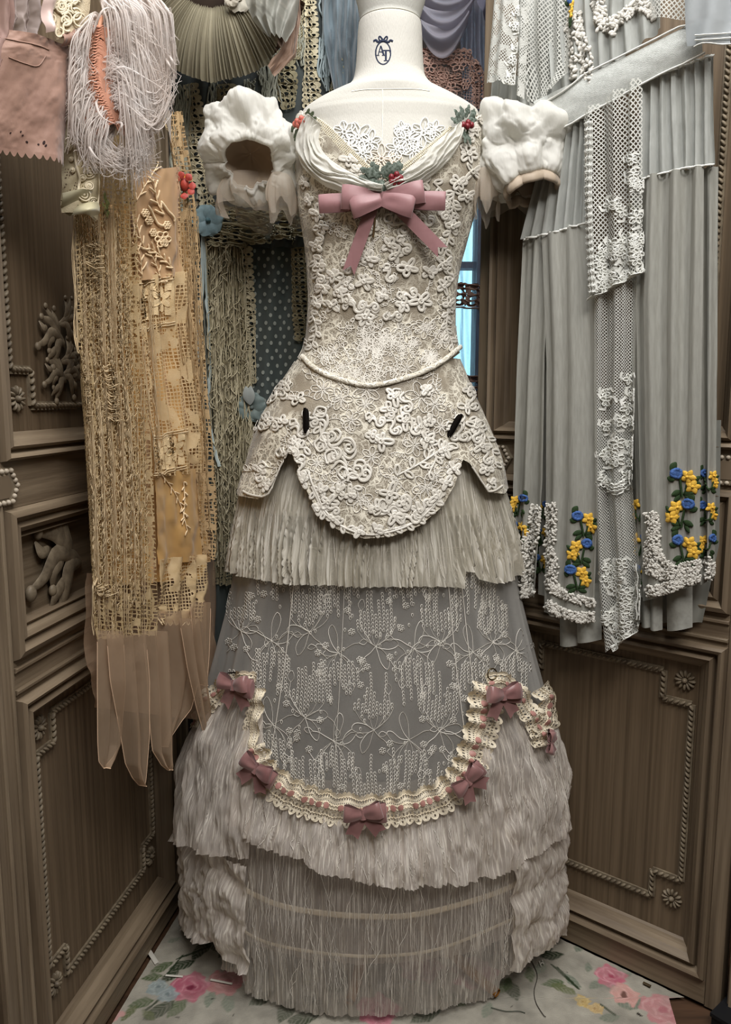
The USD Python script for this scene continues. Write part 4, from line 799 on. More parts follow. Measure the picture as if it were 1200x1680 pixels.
SILK = M('cream_silk_tape', (214, 200, 172), (226, 214, 190), rough=.5, scale=40)
S_hoop = layer(z_at_py(1300), .012, 240, 50, lambda th, t, z: th * 0 - .003)
for line, w in (([(345, 1420), (408, 1462), (480, 1490), (600, 1503), (700, 1497), (830, 1458), (885, 1415)], 5.5), ([(380, 1515), (440, 1546), (530, 1563), (620, 1568), (720, 1556), (830, 1512), (870, 1490)], 3.2)):
    mb = MB(); lay_tube(S_hoop, line, w, 1.0, 0, 6, n=80, mb=mb); obj('hoop_tape', mb.mesh(), SILK, gown)
S_mid = layer(z_at_py(1200), .09, 500, 40, lambda th, t, z: -.014 + ck3(th * 1.3, t, z), curve_off=0); obj('inner_organza', S_mid.mesh(), M('inner_organza', (204, 190, 178), (216, 204, 192), rough=.6, trans=.3, alpha=(.45, .9, .2)), gown)
# the side pieces of the lowest tier
for th0, th1, bot, sd in ((-2.6, -.62, [(290, 1518), (312, 1526), (332, 1541), (358, 1545), (372, 1560), (400, 1592)], 4), (.72, 2.6, [(800, 1620), (822, 1600), (850, 1582), (872, 1566), (905, 1534), (940, 1520)], 6)):
    ck = crinkle(sd, 30, .006, .014, 9, 26)
    S_ = layer(z_at_py(1320), bot, 300, 80, lambda th, t, z: .008 + .010 * t + ck(th, t, z) + .007 * np.abs(np.sin(z * 48 + th)), th0, th1, curve_off=.012); tier = obj('organza_tier', S_.mesh(), ORGANZA, gown, uv=S_.uv()); crinkle_lines(S_, tier, 60, sd)
fl_l = [(280, 1368), (296, 1376), (350, 1384), (400, 1400), (432, 1400), (460, 1395)]
S_fl = layer(trim, fl_l, 420, 90, lambda th, t, z: .004 + .026 * t ** .8 + ck2(th, t, z) * np.clip(t * 5, .15, 1), -2.8, -.60, curve_off=.004)
sfl = obj('organza_flounce', S_fl.mesh(), ORGANZA, gown, uv=S_fl.uv(), label='crinkled organza flounce beside the left-hand wardrobe door')
fl_f = [(380, 1340), (404, 1352), (425, 1368), (470, 1394), (530, 1412), (600, 1436), (660, 1442), (740, 1438), (800, 1431), (850, 1402), (895, 1376), (925, 1346), (940, 1325)]
S_ff = layer([(x, y + 4) for x, y in trim], fl_f, 900, 90, lambda th, t, z: .003 + .022 * t ** .7 + ck1(th, t, z) * np.clip(t * 5, .15, 1), -.74, 2.8, curve_off=.006)
ffl = obj('organza_flounce', S_ff.mesh(), ORGANZA, gown, uv=S_ff.uv(), label='crinkled organza flounce under the crochet trim'); crinkle_lines(S_ff, ffl, 170, 2); crinkle_lines(S_fl, sfl, 70, 3)

S_sm = layer(z_at_py(930), .02, 360, 160, lambda th, t, z: .010 + th * 0)
# crochet trim with pink ribbon threaded through
CROCHET = M('cream_crochet', (226, 213, 186), (238, 228, 206), rough=.85, scale=150, bump=.4, bscale=700)
TW, TL = 34.0, 24.0     # tile: width and length in pixels
def tile():
    body_ = sbox(0, -TW * .42, TL, TW * .40)
    sc = unary_union([Point(TL * (i + .5) / 2, TW * .40).buffer(TL / 4 + .4) for i in range(2)] + [Point(TL * (i + .5) / 3, -TW * .42).buffer(TL / 6 + .3) for i in range(3)])
    g = unary_union([body_, sc]).intersection(sbox(0, -40, TL, 40))
    holes = [affinity.scale(Point(x, y).buffer(1, 3), r, r * q) for x, y, r, q in [(TL * (i + .5) / 6, -TW * .30, .95, 1.6) for i in range(6)] + [(TL * (i + .5) / 4, TW * .22, 1.3, 1.5) for i in range(4)] + [(TL * (i + .5) / 6, TW * .36, .9, 1.3) for i in range(6)] + [(TL * .25, TW * .47, 1.4, 1), (TL * .75, TW * .47, 1.4, 1)] + [(TL * (i + .5) / 8, TW * .09, .7, 1.2) for i in range(8)] + [(TL * (i + .5) / 8, -TW * .17, .7, 1.2) for i in range(8)]]
    return g.difference(unary_union(holes))
_tile = tile(); _tv, _tf = trimesh.creation.triangulate_polygon(_tile, engine='earcut'); _t3, _tf = trimesh.remesh.subdivide_to_size(np.c_[_tv, np.zeros(len(_tv))], _tf, 6, max_iter=6); _tv = _t3[:, :2]
def crochet(S, line, width, seed, name='crochet_trim', off=.008, ruffle=.004, ribbon=True, label=None, par=None):
    Ln = np.linalg.norm(np.diff(smooth_path(line, 60), axis=0), axis=1).sum(); n = max(1, round(Ln / TL)); c = smooth_path(line, n * 12 + 1); d = unit(np.gradient(c, axis=0)); e = np.c_[-d[:, 1], d[:, 0]]
    k = width / TW; mb = MB()
    def put(l, w, o):
        i = np.clip(l / TL * 12, 0, n * 12); a = np.stack([np.interp(i, np.arange(n * 12 + 1), c[:, q]) for q in (0, 1)], 1); m = np.stack([np.interp(i, np.arange(n * 12 + 1), e[:, q]) for q in (0, 1)], 1)
        P, N = S.pick(a + m * (w * k)[:, None]); l = l + 9 * np.sin(l * .013 + seed) + 5 * np.sin(l * .047); rf = ruffle * (np.sin(l * .21 + seed) * (.3 + np.clip((-w / TW + .1) * 2, 0, 1)) + .6 * np.sin(l * .37 + 2) * np.clip(w / TW + .2, 0, 1)) + .0015 * np.cos(w / TW * 9)
        return P + N * (off + o + rf)[:, None]
    for j in range(n):
        mb.add(put(_tv[:, 0] + j * TL, _tv[:, 1], np.zeros(len(_tv))), _tf)
    bd = np.array(_tile.exterior.coords)
    tr = obj(name, mb.mesh(), CROCHET, par or gown, label=label)
    r = MB()
    for w in (-TW * .36, -TW * .10, TW * .02, TW * .30):
        l = np.linspace(0, n * TL, n * 16); P = put(l, np.full(len(l), w) + .8 * np.sin(l * 1.3), np.full(len(l), .0006)); s = px_size(P); r.add(*tube3(P, unit(EYE - P), .75 * s, .8 * s, 5))
    obj('crochet_cord', r.mesh(), CROCHET, tr, kind='stuff')
    if ribbon:
        for j in range(n * 2):
            if (j + seed) % 5 == 4: continue
            l = (j + .5) * TL / 2 + np.linspace(-1, 1, 9) * TL * .19; q = np.linspace(-1, 1, 5); Lg, Q = np.meshgrid(l, q); x = (Lg - l.mean()) / (TL * .19)
            V = put(Lg.ravel(), (-.04 * TW + Q * 3.4 * np.sqrt(np.clip(1.04 - x ** 2, .05, 1))).ravel(), (.0010 + .0014 * (1 - x ** 2)).ravel()).reshape(5, 9, 3)
            obj('threaded_ribbon', Surf(V).mesh(), M('threaded_pink_satin', (176, 128, 118), (190, 142, 132), rough=.4, scale=30, spec=.4), tr)
    return tr
crochet(S_sm, [(324, 1192), (332, 1172), (346, 1150), (372, 1130), (400, 1118), (424, 1122)], 34, 1, label='crochet trim rising to the left-hand bow', off=.006)
mainline = [(427, 1128), (424, 1160), (417, 1195), (416, 1225), (432, 1262), (466, 1292), (510, 1312), (560, 1324), (610, 1327), (660, 1322), (705, 1312), (740, 1290), (764, 1258), (778, 1220), (789, 1182), (792, 1148), (800, 1124)]
crochet(S_sm, mainline[3:], 50, 0, label='crochet trim threaded with pink ribbon round the lace overskirt', off=.008, ruffle=.005)
crochet(S_sm, mainline[:4], 22, 2, ribbon=False, off=.008, label='narrow crochet trim under the left-hand bow')
crochet(S_sm, [(796, 1122), (818, 1118), (840, 1136), (862, 1166), (878, 1196), (886, 1222)], 32, 3, label='crochet trim falling from the right-hand bow')
crochet(S_sm, [(882, 1204), (892, 1178), (895, 1146), (882, 1128)], 32, 4, label='crochet trim at the edge of the skirt')
sb = lambda x, y, a, S, lb, k=1.0: bow(S, gown, x, y, 10 * k, a, ROSE, [(12, 3.0, 1.25, .9, .5, .35), (170, 3.0, 1.25, .9, .5, .35), (-2, 3.6, 1.5, .5, .1, .6)], [(-118, 3.9, 1.05, .2, -.3), (-58, 3.9, 1.05, .2, .3)], (.55, .75, .7), lb, base=.020)
sb(402, 1122, -4, S_sm, 'old rose satin bow at the top of the left-hand trim', 1.05)
sb(434, 1256, -28, S_sm, 'old rose satin bow at the lower left bend of the trim', 1.0)
sb(597, 1326, 6, S_sm, 'old rose satin bow at the middle of the trim', 1.05)
sb(757, 1274, 42, S_sm, 'old rose satin bow at the lower right bend of the trim', .95)
sb(810, 1137, 3, S_sm, 'old rose satin bow under the brass ring', 1.05)
sb(884, 1216, 75, S_sm, 'old rose satin bow at the edge of the skirt', .6)
RING = M('antique_brass', (110, 96, 70), rough=.35, metallic=.9)
P, N = S_sm.pick([[803, 1105]]); th = np.linspace(0, 2 * np.pi, 40); s = px_size(P[0]); R_ = unit(np.array([1., 0, 0]) - N[0] * N[0][0]); B_ = np.cross(N[0], R_)
obj('brass_ring', tube3(P[0] + N[0] * .008 + s * 9 * (np.cos(th)[:, None] * R_ + np.sin(th)[:, None] * B_), N[0], 1.2 * s, 1.2 * s, 8), RING, gown)
mb = MB(); lay_tube(S_over, [(378, 1105), (390, 1103), (400, 1103)], 1.3, 1.0, .004, 6, mb=mb); obj('safety_pin', mb.mesh(), CLIP, gown)
# ------------------------------------------------------------------ lace strips cut in a repeat, laid along a line
def strip_tile(kind):
    if kind == 'cut':      # cutwork: leaf-shaped openings in pairs, scalloped edges
        W_, L_ = 20.0, 16.0
        g = sbox(0, -W_ * .40, L_, W_ * .40)
        g = unary_union([g] + [Point(L_ * (i + .5) / 2, s * W_ * .40).buffer(L_ / 4 + .2) for i in range(2) for s in (-1, 1)]).intersection(sbox(0, -30, L_, 30))
        hs = []
        for x, s in ((.25, 1), (.75, -1)):
            for k, a in ((-1, 34), (1, -34)):
                e = affinity.rotate(affinity.scale(Point(0, 0).buffer(1, 4), L_ * .17, W_ * .095), a * s); hs.append(affinity.translate(e, L_ * x + .2 * k, W_ * .16 * k))
            hs.append(affinity.scale(Point(L_ * x, s * W_ * .40).buffer(1, 3), 1.7, 1.7)); hs.append(affinity.scale(Point(L_ * (x + .25), 0).buffer(1, 3), 1.0, 2.4).intersection(sbox(.35, -30, L_ - .35, 30)))
        g = g.difference(unary_union(hs))
    else:                  # fine open lace with rings
        W_, L_ = 20.0, 14.0
        g = unary_union([sbox(0, -W_ * .44, L_, W_ * .38)] + [Point(L_ * .5, W_ * .38).buffer(L_ * .44)]).intersection(sbox(0, -30, L_, 30))
        hs = [affinity.scale(Point(L_ * (i + .5) / 4, W_ * y).buffer(1, 3), 1.15, 2.0) for i in range(4) for y in (-.30, .0, .22)] + [Point(L_ * .5, W_ * .52).buffer(2.2, 4), Point(L_ * .22, W_ * .40).buffer(1.1, 3), Point(L_ * .78, W_ * .40).buffer(1.1, 3)]
        g = g.difference(unary_union(hs))
    v, f = trimesh.creation.triangulate_polygon(g, engine='earcut') if g.geom_type == 'Polygon' else trimesh.creation.triangulate_polygon(max(g.geoms, key=lambda q: q.area), engine='earcut')
    return W_, L_, v, f
_tiles = {}
def lace_strip(S, line, width, mat, parent, kind='cut', off=.004, name='lace_trim', wave=.001, label=None):
    if kind not in _tiles: _tiles[kind] = strip_tile(kind)
    W_, L_, tv, tf = _tiles[kind]; k = width / W_; Ln = np.linalg.norm(np.diff(smooth_path(line, 60), axis=0), axis=1).sum(); n = max(1, round(Ln / (L_ * k)))
    c = smooth_path(line, n * 8 + 1); d = unit(np.gradient(c, axis=0)); e = np.c_[-d[:, 1], d[:, 0]]; X = np.arange(n * 8 + 1); mb = MB()
    lw = np.concatenate([tv + [j * L_, 0] for j in range(n)]); i = lw[:, 0] / L_ * 8
    a = np.stack([np.interp(i, X, c[:, q]) for q in (0, 1)], 1); m = np.stack([np.interp(i, X, e[:, q]) for q in (0, 1)], 1)
    P, N = S.pick(a + m * (lw[:, 1] * k)[:, None]); o = off + wave * np.sin(lw[:, 0] * .19) + .0004 * np.cos(lw[:, 1] * .9)
    P = P + N * o[:, None]; f = np.concatenate([tf + j * len(tv) for j in range(n)])
    mb.add(P, f); mb.add(P - N * .0007, f[:, ::-1])
    s = px_size(P[0])
    for w in (-W_ * .30, 0, W_ * .30):    # corded lines that give the lace its relief
        l = np.linspace(0, n * L_, n * 10); q = w + W_ * .05 * np.sin(l / L_ * 2 * np.pi * 2); a = np.stack([np.interp(l / L_ * 8, X, c[:, z]) for z in (0, 1)], 1); m = np.stack([np.interp(l / L_ * 8, X, e[:, z]) for z in (0, 1)], 1)
        p, N2 = S.pick(a + m * (q * k)[:, None]); mb.add(*tube3(p + N2 * (off + wave * np.sin(l * .19) + .0005)[:, None], N2, .9 * s, .7 * s, 4))
    return obj(name, mb.mesh(), mat, parent, label=label, kind=None)
def hang_threads(S, x0, x1, y0, y1, n, mat, parent, r=.55, wob=3.0, name='loose_thread', seed=1, slope=0.0):
    g = np.random.default_rng(seed); mb = MB()
    for i in range(n):
        u = g.uniform(); x = x0 + (x1 - x0) * u; a = y0 + g.uniform(0, .6) * (y1 - y0) * (i % 3 > 0); b = min(y1, a + g.uniform(.2, .9) * (y1 - y0)); m = max(5, int((b - a) / 14))
        ys = np.linspace(a, b, m); xs = x + slope * (ys - y0) + np.cumsum(g.normal(0, wob * .45, m)) * .6 + g.normal(0, wob * .3, m)
        lay_tube(S, np.c_[xs, ys], r * g.uniform(.7, 1.4), None, g.uniform(.001, .005), 4, n=m * 3, mb=mb)
    return obj(name, mb.mesh(), mat, parent, kind='stuff')
def floss(S, pts, w, n, mat, parent, seed=1):
    """A tuft of loose floss: short loops crossing a line."""
    g = np.random.default_rng(seed); mb = MB(); c = smooth_path(pts, n)
    for x, y in c:
        k = w * g.uniform(.6, 1.2); b = g.uniform(2, 6)
        lay_tube(S, [(x - k, y - b + g.normal(0, 1.5)), (x - k * .4, y + b * .5), (x + k * .3, y + b * .4), (x + k, y - b + g.normal(0, 1.5))], g.uniform(.6, 1.1), None, g.uniform(.003, .009), 4, n=10, mb=mb)
    return obj('floss_tuft', mb.mesh(), mat, parent, kind='stuff')

# ------------------------------------------------------------------ cream net dress on the left-hand door
NC = unit(np.array([.93, -.37, 0])); PC = np.array([-.372, -.285, 0.])
cream = thing('net_dress', 'cream and gold net lace dress with pointed blush chiffon hem hanging on the carved door', 'dress')
GOLD = M('gold_silk_slip', (222, 178, 112), (234, 196, 134), rough=.55, scale=18, stretch=(1, 1, .2), sheen=.3, bump=.15, bscale=1, bstretch=(400, 400, 60))
BLUSHS = M('blush_taupe_silk', (176, 140, 100), (196, 160, 120), rough=.6, scale=14, stretch=(1, 1, .2), sheen=.2)
NETC = M('cream_knotted_net', (200, 176, 132), (220, 198, 156), rough=.95, spec=.05, space='uv', scale=60, grid=(170, .15, .02, .010, .57, 60), bump=.3, bscale=900, trans=.4)
NETF = M('cream_filet_net', (212, 184, 138), (224, 200, 158), rough=.85, spec=.1, space='uv', scale=60, grid=(185, .15, .0, .004, .55, 26), bump=.4, bscale=900, trans=.25)
NETT = M('tan_filet_net', (190, 160, 118), (208, 180, 138), rough=.85, spec=.1, trans=.2, space='uv', scale=60, grid=(150, .14, .03, .008, .54, 60), bump=.4, bscale=900)
CTHREAD = M('cream_thread', (216, 193, 154), (230, 210, 174), rough=.95, spec=.05, scale=90, trans=.25)
TTHREAD = M('tan_thread', (194, 166, 124), (210, 184, 142), rough=.95, spec=.05, scale=90, trans=.25)
BLUSH = M('blush_chiffon', (190, 164, 136), (206, 180, 152), rough=.75, scale=16, trans=.4, alpha=(.52, 1.0, .12))
BLUSHB = M('blush_chiffon_back', (168, 140, 114), (180, 152, 126), rough=.75, scale=16, trans=.35, alpha=(.55, .95, .12))
def ripple(k, a, seed, warp=.5, sharp=1.0):
    def f(u, v):
        w = u * k + warp * (fbm(np.stack([u * 3, v * 3, u * 0 + seed], -1), 3, seed) - .5) * 2 + warp * .4 * v
        return a * np.sign(np.sin(w * 2 * np.pi)) * np.abs(np.sin(w * 2 * np.pi)) ** sharp + a * .8 * (fbm(np.stack([u * k * 1.7, v * 6, u * 0], -1), 3, seed + 4) - .5)
    return f
def csheet(name, rows, mat, lift, fold, nu=100, nv=140, parent=cream, label=None, n=NC, P0=PC):
    S = rows_sheet(rows, P0, n, nu, nv, fold, lift); o = obj(name, S.mesh(), mat, parent, uv=S.uv(), label=label); return S, o
S_back, _ = csheet('under_panel', [(420, 285, 420, 322), (900, 290, 900, 356), (1115, 282, 1128, 366)], BLUSHB, -.006, ripple(2.5, .006, 3), 60, 60)
S_slip, slipo = csheet('silk_slip', [(335, 122, 335, 292), (350, 122, 350, 296), (520, 126, 520, 314), (760, 138, 760, 328), (930, 147, 930, 334), (962, 150, 950, 326)], GOLD, .004, ripple(5, .004, 1), 110, 120)
S_chB, _ = csheet('chiffon_hem', [(940, 140, 940, 345), (1080, 134, 1080, 352), (1160, 150, 1180, 318)], BLUSHB, .003, ripple(3, .006, 9), 80, 40)
points = [  # left x, right x at the top, middle and tip of each handkerchief point
    ('a', [(1030, 127, 1030, 176), (1120, 127, 1120, 180), (1215, 128, 1215, 172), (1243, 130, 1236, 160), (1254, 138, 1252, 146)], .030, 2), ('b', [(1035, 136, 1035, 196), (1110, 142, 1110, 203), (1200, 160, 1200, 203), (1245, 168, 1250, 199), (1268, 180, 1272, 197), (1280, 191, 1279, 195)], .042, 5),
    ('c', [(1030, 198, 1030, 242), (1110, 206, 1110, 247), (1190, 211, 1190, 250), (1225, 215, 1232, 250), (1248, 230, 1250, 249), (1256, 240, 1255, 246)], .036, 7), ('d', [(1000, 238, 1000, 300), (1100, 246, 1100, 312), (1160, 250, 1160, 296), (1190, 250, 1180, 280), (1222, 251, 1218, 254)], .018, 11),
    ('e', [(1010, 262, 1010, 296), (1090, 276, 1090, 305), (1150, 290, 1150, 314), (1195, 303, 1195, 316), (1215, 311, 1214, 315)], .034, 13), ('f', [(985, 290, 985, 320), (1060, 296, 1060, 318), (1120, 306, 1120, 314)], .028, 17)]
for nm, rows, lift, sd in points:
    S_, o_ = csheet('chiffon_point', rows, BLUSH, lift, lambda u, v, sd=sd: .010 * np.sin(u * np.pi * 1.0) * (1 - .3 * v) - .006 * np.exp(-((u - .55 + .1 * np.sin(sd)) / .06) ** 2) + .003 * np.sin(u * 9 + sd), 50, 60)
    mb = MB()
    nv, nu = S_.V.shape[:2]; E_ = np.vstack([S_.V[int(nv * .05):, 0], S_.V[-1, ::-1][::-1], S_.V[int(nv * .05):, -1][::-1]]); mb.add(*tube3(E_[::2], NC, .0008, .0008, 4))
    obj('rolled_hem', mb.mesh(), M('blush_hem_thread', (206, 176, 146), rough=.8), o_)
S_nA, nA = csheet('net_panel', [(225, 108, 225, 190), (345, 98, 345, 205), (450, 103, 450, 208), (560, 106, 560, 212), (700, 115, 700, 226), (850, 124, 850, 232), (1000, 130, 1000, 238), (1046, 136, 1040, 236)], NETC, .020, ripple(7.5, .0055, 21, .5), 200, 260, label='gathered cream knotted net at the front of the dress')
hang_threads(S_nA, 104, 200, 340, 900, 170, CTHREAD, nA, .45, .9, seed=3, slope=.05); hang_threads(S_nA, 128, 238, 620, 1040, 150, CTHREAD, nA, .45, 1.0, seed=4, slope=.0); hang_threads(S_nA, 108, 210, 350, 700, 90, CTHREAD, nA, .40, 1.4, seed=14, slope=.04)
S_nB2, nB2 = csheet('filet_panel', [(915, 241, 908, 320), (985, 243, 960, 322), (1024, 246, 1018, 318)], NETF, .018, ripple(3.2, .005, 34, .35), 120, 60, label='filet lace border above the chiffon hem')
S_nB, nB = csheet('filet_panel', [(455, 201, 446, 284), (545, 208, 535, 286), (720, 228, 710, 308), (782, 234, 774, 311)], NETF, .018, ripple(3.2, .007, 33, .35), 160, 240, label='filet lace panel with solid figured bands')
S_nC, nC = csheet('tan_net_panel', [(185, 258, 185, 286), (300, 274, 300, 304), (430, 282, 430, 316), (560, 286, 560, 324), (700, 302, 700, 334), (840, 312, 840, 344), (900, 318, 900, 346), (925, 322, 915, 342)], NETT, .012, ripple(2.5, .006, 37, .4), 80, 200, label='tan net panel at the edge nearest the grey dress')
hang_threads(S_nC, 262, 288, 190, 330, 40, CTHREAD, nC, .4, 1.6, seed=15, slope=.12); hang_threads(S_nC, 284, 322, 330, 880, 70, TTHREAD, nC, .38, 1.6, seed=5, slope=.04); hang_threads(S_nB, 204, 250, 470, 770, 45, CTHREAD, nB, .4, 1.6, seed=6, slope=.06)
S_sil, silo = csheet('silk_inset', [(285, 198, 275, 280), (400, 203, 392, 282), (462, 206, 454, 284)], BLUSHS, .017, ripple(1.5, .003, 41), 40, 40)
S_si2, si2o = csheet('silk_inset', [(776, 236, 768, 312), (850, 240, 850, 316), (925, 243, 918, 320)], M('amber_silk', (172, 132, 76), (188, 150, 94), rough=.55, scale=14, sheen=.2), .0165, ripple(1.5, .003, 43), 40, 40)
# figured bands: double cords and solid blocks
BLOCK = M('cream_cloth_stitch', (212, 186, 142), (224, 200, 158), rough=.85, scale=160, bump=.5, bscale=900)
for y0, xl, xr in ((462, 206, 284), (536, 214, 287), (712, 240, 308), (772, 246, 306)):
    mb = MB()
    for o in (0, 4): lay_tube(S_nB, [(xl, y0 + o + 4), ((xl + xr) / 2 - 8, y0 + o + 3), ((xl + xr) / 2, y0 - 2 + o), (xr, y0 - 8 + o)], 1.2, 1.2, .001, 5, n=24, mb=mb)
    obj('band_cord', mb.mesh(), CTHREAD, nB)
for y0, y1, a0, b0 in ((466, 528, 210, 284), (716, 768, 243, 306)):
    for cx, cy in ((a0 + 17, (y0 + y1) / 2 + 2), (b0 - 20, (y0 + y1) / 2 - 6)):
        pet = unary_union([affinity.rotate(affinity.scale(Point(0, 0).buffer(1, 5), 5.0, 11), 60 * k, origin=(0, 0)).buffer(0) if 0 else affinity.rotate(affinity.translate(affinity.scale(Point(0, 0).buffer(1, 5), 4.6, 8.5), 0, 11), 60 * k, origin=(0, 0)) for k in range(6)])
        fr_ = sbox(-17, -26, 17, 26).difference(affinity.scale(pet, 1.12, 1.3)).difference(Point(0, 0).buffer(4.2)); fr_ = unary_union([fr_.intersection(unary_union([sbox(-17, -26, -6, -12), sbox(6, -26, 17, -12), sbox(-17, 12, -6, 26), sbox(6, 12, 17, 26)])), affinity.scale(pet, .86, 1.1)])
        obj('filet_figure', lay_poly(S_nB, affinity.translate(fr_, cx, cy), .0009, .0012, size=6), BLOCK, nB)
def sprig(S, pts, r, n, ln, mat, parent, seed=1, name='embroidered_sprig'):
    g = np.random.default_rng(seed); mb = MB(); lay_tube(S, pts, r, r * .8, .001, 5, n=30, mb=mb); c = smooth_path(pts, n); t = unit(np.gradient(c, axis=0))
    for i, (q, d) in enumerate(zip(c, t)):
        a = math.atan2(d[1], d[0]) + (.6 if i % 2 else -.6); e = np.array([math.cos(a), math.sin(a)]) * ln * g.uniform(.8, 1.2)
        lay_tube(S, [q, q + e * .5 + g.normal(0, .5, 2), q + e], r * 1.3, r * 1.2, .001, 5, n=8, taper=True, mb=mb)
    return obj(name, mb.mesh(), mat, parent)
EMB = M('raised_cream_embroidery', (224, 196, 156), (236, 212, 174), rough=.7, scale=120)
sprig(S_sil, [(232, 452), (228, 420), (218, 392), (206, 366)], 1.2, 12, 14, EMB, silo, 1); sprig(S_sil, [(262, 454), (250, 424), (232, 400), (222, 366)], 1.2, 12, 14, EMB, silo, 2); sprig(S_sil, [(282, 440), (262, 420), (246, 408)], 1.4, 9, 14, EMB, silo, 3)
sprig(S_sil, [(268, 352), (256, 330), (250, 300)], 1.6, 7, 16, EMB, silo, 4); sprig(S_si2, [(262, 776), (284, 806), (298, 836), (306, 870)], .9, 12, 10, EMB, si2o, 5); sprig(S_si2, [(300, 790), (302, 820), (300, 850)], 1.2, 8, 8, EMB, si2o, 6); sprig(S_sil, [(222, 330), (240, 300), (258, 270)], 1.1, 7, 14, EMB, silo, 7)
for x, y, s in ((265, 393, 13), (266, 396, 7), (242, 362, 6), (236, 350, 6), (272, 370, 6), (249, 382, 6), (296, 750, 10)):
    mb = MB()
    for k in range(6): lay_tube(S_sil, rot([(.3, 0), (.7, .35), (1.05, 0), (.7, -.35)], k * 1.047, s, (x, y)), 1.5, 1.5, .0014, 5, n=12, closed=True, mb=mb)
    lay_tube(S_sil, rot([(.28, 0), (0, .28), (-.28, 0), (0, -.28)], 0, s, (x, y)), 1.4, 1.6, .0016, 5, n=12, closed=True, mb=mb)
    obj('embroidered_flower', mb.mesh(), EMB, silo)
for pts in ([(272, 345), (282, 356), (284, 366)], [(262, 330), (276, 350)], [(240, 336), (256, 366), (268, 372)]):
    mb = MB(); lay_tube(S_sil, pts, 2.6, 2.2, .001, 6, n=16, taper=True, mb=mb); obj('embroidered_leaf', mb.mesh(), EMB, silo)
for i, (p, w, n) in enumerate((([(150, 402), (152, 430), (156, 462)], 9, 26), ([(134, 610), (137, 650), (140, 690)], 5, 26), ([(174, 600), (182, 640), (190, 690)], 7, 34), ([(186, 660), (188, 690)], 8, 14), ([(163, 960), (172, 975)], 14, 10))):
    floss(S_nA, p, w, n, CTHREAD, nA, i)
# edge scallops of the filet panel
mb = MB()
for i in range(8): lay_tube(S_nB2, [(246 + i * 9.5, 1016 + 5 * (i % 2)), (250.5 + i * 9.5, 1026), (255.5 + i * 9.5, 1016 + 5 * (i % 2))], 1.1, 1.1, .001, 5, n=10, mb=mb)
obj('scalloped_edge', mb.mesh(), CTHREAD, nB2)
# lace sleeve with turned-back silk cuff
NS = unit(np.array([.55, -.83, 0])); PS = np.array([-.345, -.315, 0.])
SLV = M('cream_lace_sleeve', (200, 186, 152), (220, 208, 176), rough=.8, space='uv', scale=120, grid=(260, .22, .4, .004, .42, 60), bump=.5, bscale=900)
S_ls, lso = csheet('lace_sleeve', [(170, 110, 170, 150), (240, 104, 240, 160), (300, 101, 300, 164), (350, 100, 362, 160)], SLV, 0, lambda u, v: .022 * np.sin(np.pi * u) + .003 * np.sin(v * 20 + u * 8), 60, 80, n=NS, P0=PS, label='cream lace sleeve with crochet rings hanging under the feather plume')
S_cu, cuo = csheet('silk_cuff', [(318, 101, 322, 160), (340, 99, 350, 161), (356, 112, 364, 157)], M('pale_sage_silk', (176, 168, 134), (198, 190, 156), rough=.4, scale=30, sheen=.3), .003, lambda u, v: .026 * np.sin(np.pi * u) + .006 * np.sin(v * 7 + u * 5), 50, 30, n=NS, P0=PS)
IVB = M('cream_crochet_ring', (224, 212, 184), rough=.8)
for x, y, r in ((146, 284, 9), (138, 320, 8), (146, 306, 5), (115, 243, 3.4), (119, 262, 3.2), (121, 280, 3.2), (150, 331, 7), (152, 268, 6), (135, 292, 5), (140, 258, 4)):
    mb = MB(); th = np.linspace(0, 2 * np.pi, 18, endpoint=False)
    for k in ((1, .55) if r > 4 else (1,)): lay_tube(S_ls, np.c_[x + r * k * np.cos(th), y + r * k * 1.1 * np.sin(th)], 1.3, 1.3, .001, 5, n=22, closed=True, mb=mb)
    P_, N_ = S_ls.pick([[x, y]]); mb.add(*ball(P_[0] + N_[0] * .002, .0022, 1)); obj('crochet_ring', mb.mesh(), IVB, lso)
mb = MB(); lay_tube(S_ls, [(118, 208), (124, 250), (130, 290), (131, 320)], 2.4, 2.0, .001, 6, n=30, mb=mb); lay_tube(S_ls, [(158, 250), (160, 300), (158, 345)], 1.5, 1.5, .001, 5, n=30, mb=mb); obj('sleeve_cord', mb.mesh(), IVB, lso)
mb = MB(); g = np.random.default_rng(5)
for i in range(16):
    P_, N_ = S_ls.pick([[160 + g.uniform(-4, 10), 340 + g.uniform(-12, 14)]]); a = g.uniform(0, 6); mb.add(*leaf_mesh(P_[0] + N_[0] * .006, N_[0], a, .008, .003, .3))
obj('moss_trim', mb.mesh(), M('moss_green', (58, 62, 26), (92, 92, 44), rough=.8, scale=300), lso)
# red silk rosebud on the tan panel
P_, N_ = S_nC.pick([[287, 303]]); RED = M('red_silk', (140, 44, 38), (172, 70, 56), rough=.5, scale=200); rb = obj('rosebud', ball(P_[0] + N_[0] * .014, .0085, 2, (.8, .8, 1.2)), RED, cream, label='small red silk rosebud with yellow stamens')
for k in range(7):
    a = k * 2.4; c = P_[0] + N_[0] * .014 + np.array([.0065 * math.cos(a), -.004, .010 * math.sin(a) - .004]); obj('petal', leaf_mesh(c, unit(np.array([.3 * math.cos(a), -1, .2])), a, .011, .006, .5), RED, rb)
for k in range(5): obj('stamen', tube3(np.array([P_[0] + N_[0] * .014, P_[0] + N_[0] * .018 + [(-.5 + k * .1) * .018, 0, .018 - .001 * k]]), N_[0], .0006, .0009, 5), M('yellow_stamen', (216, 170, 60), rough=.6), rb)
for dx, dz in ((-.006, -.010), (.004, -.016)): obj('leaf', leaf_mesh(P_[0] + N_[0] * .009 + [dx, 0, dz], N_[0], math.radians(230), .014, .005, .3), LEAFD, rb)

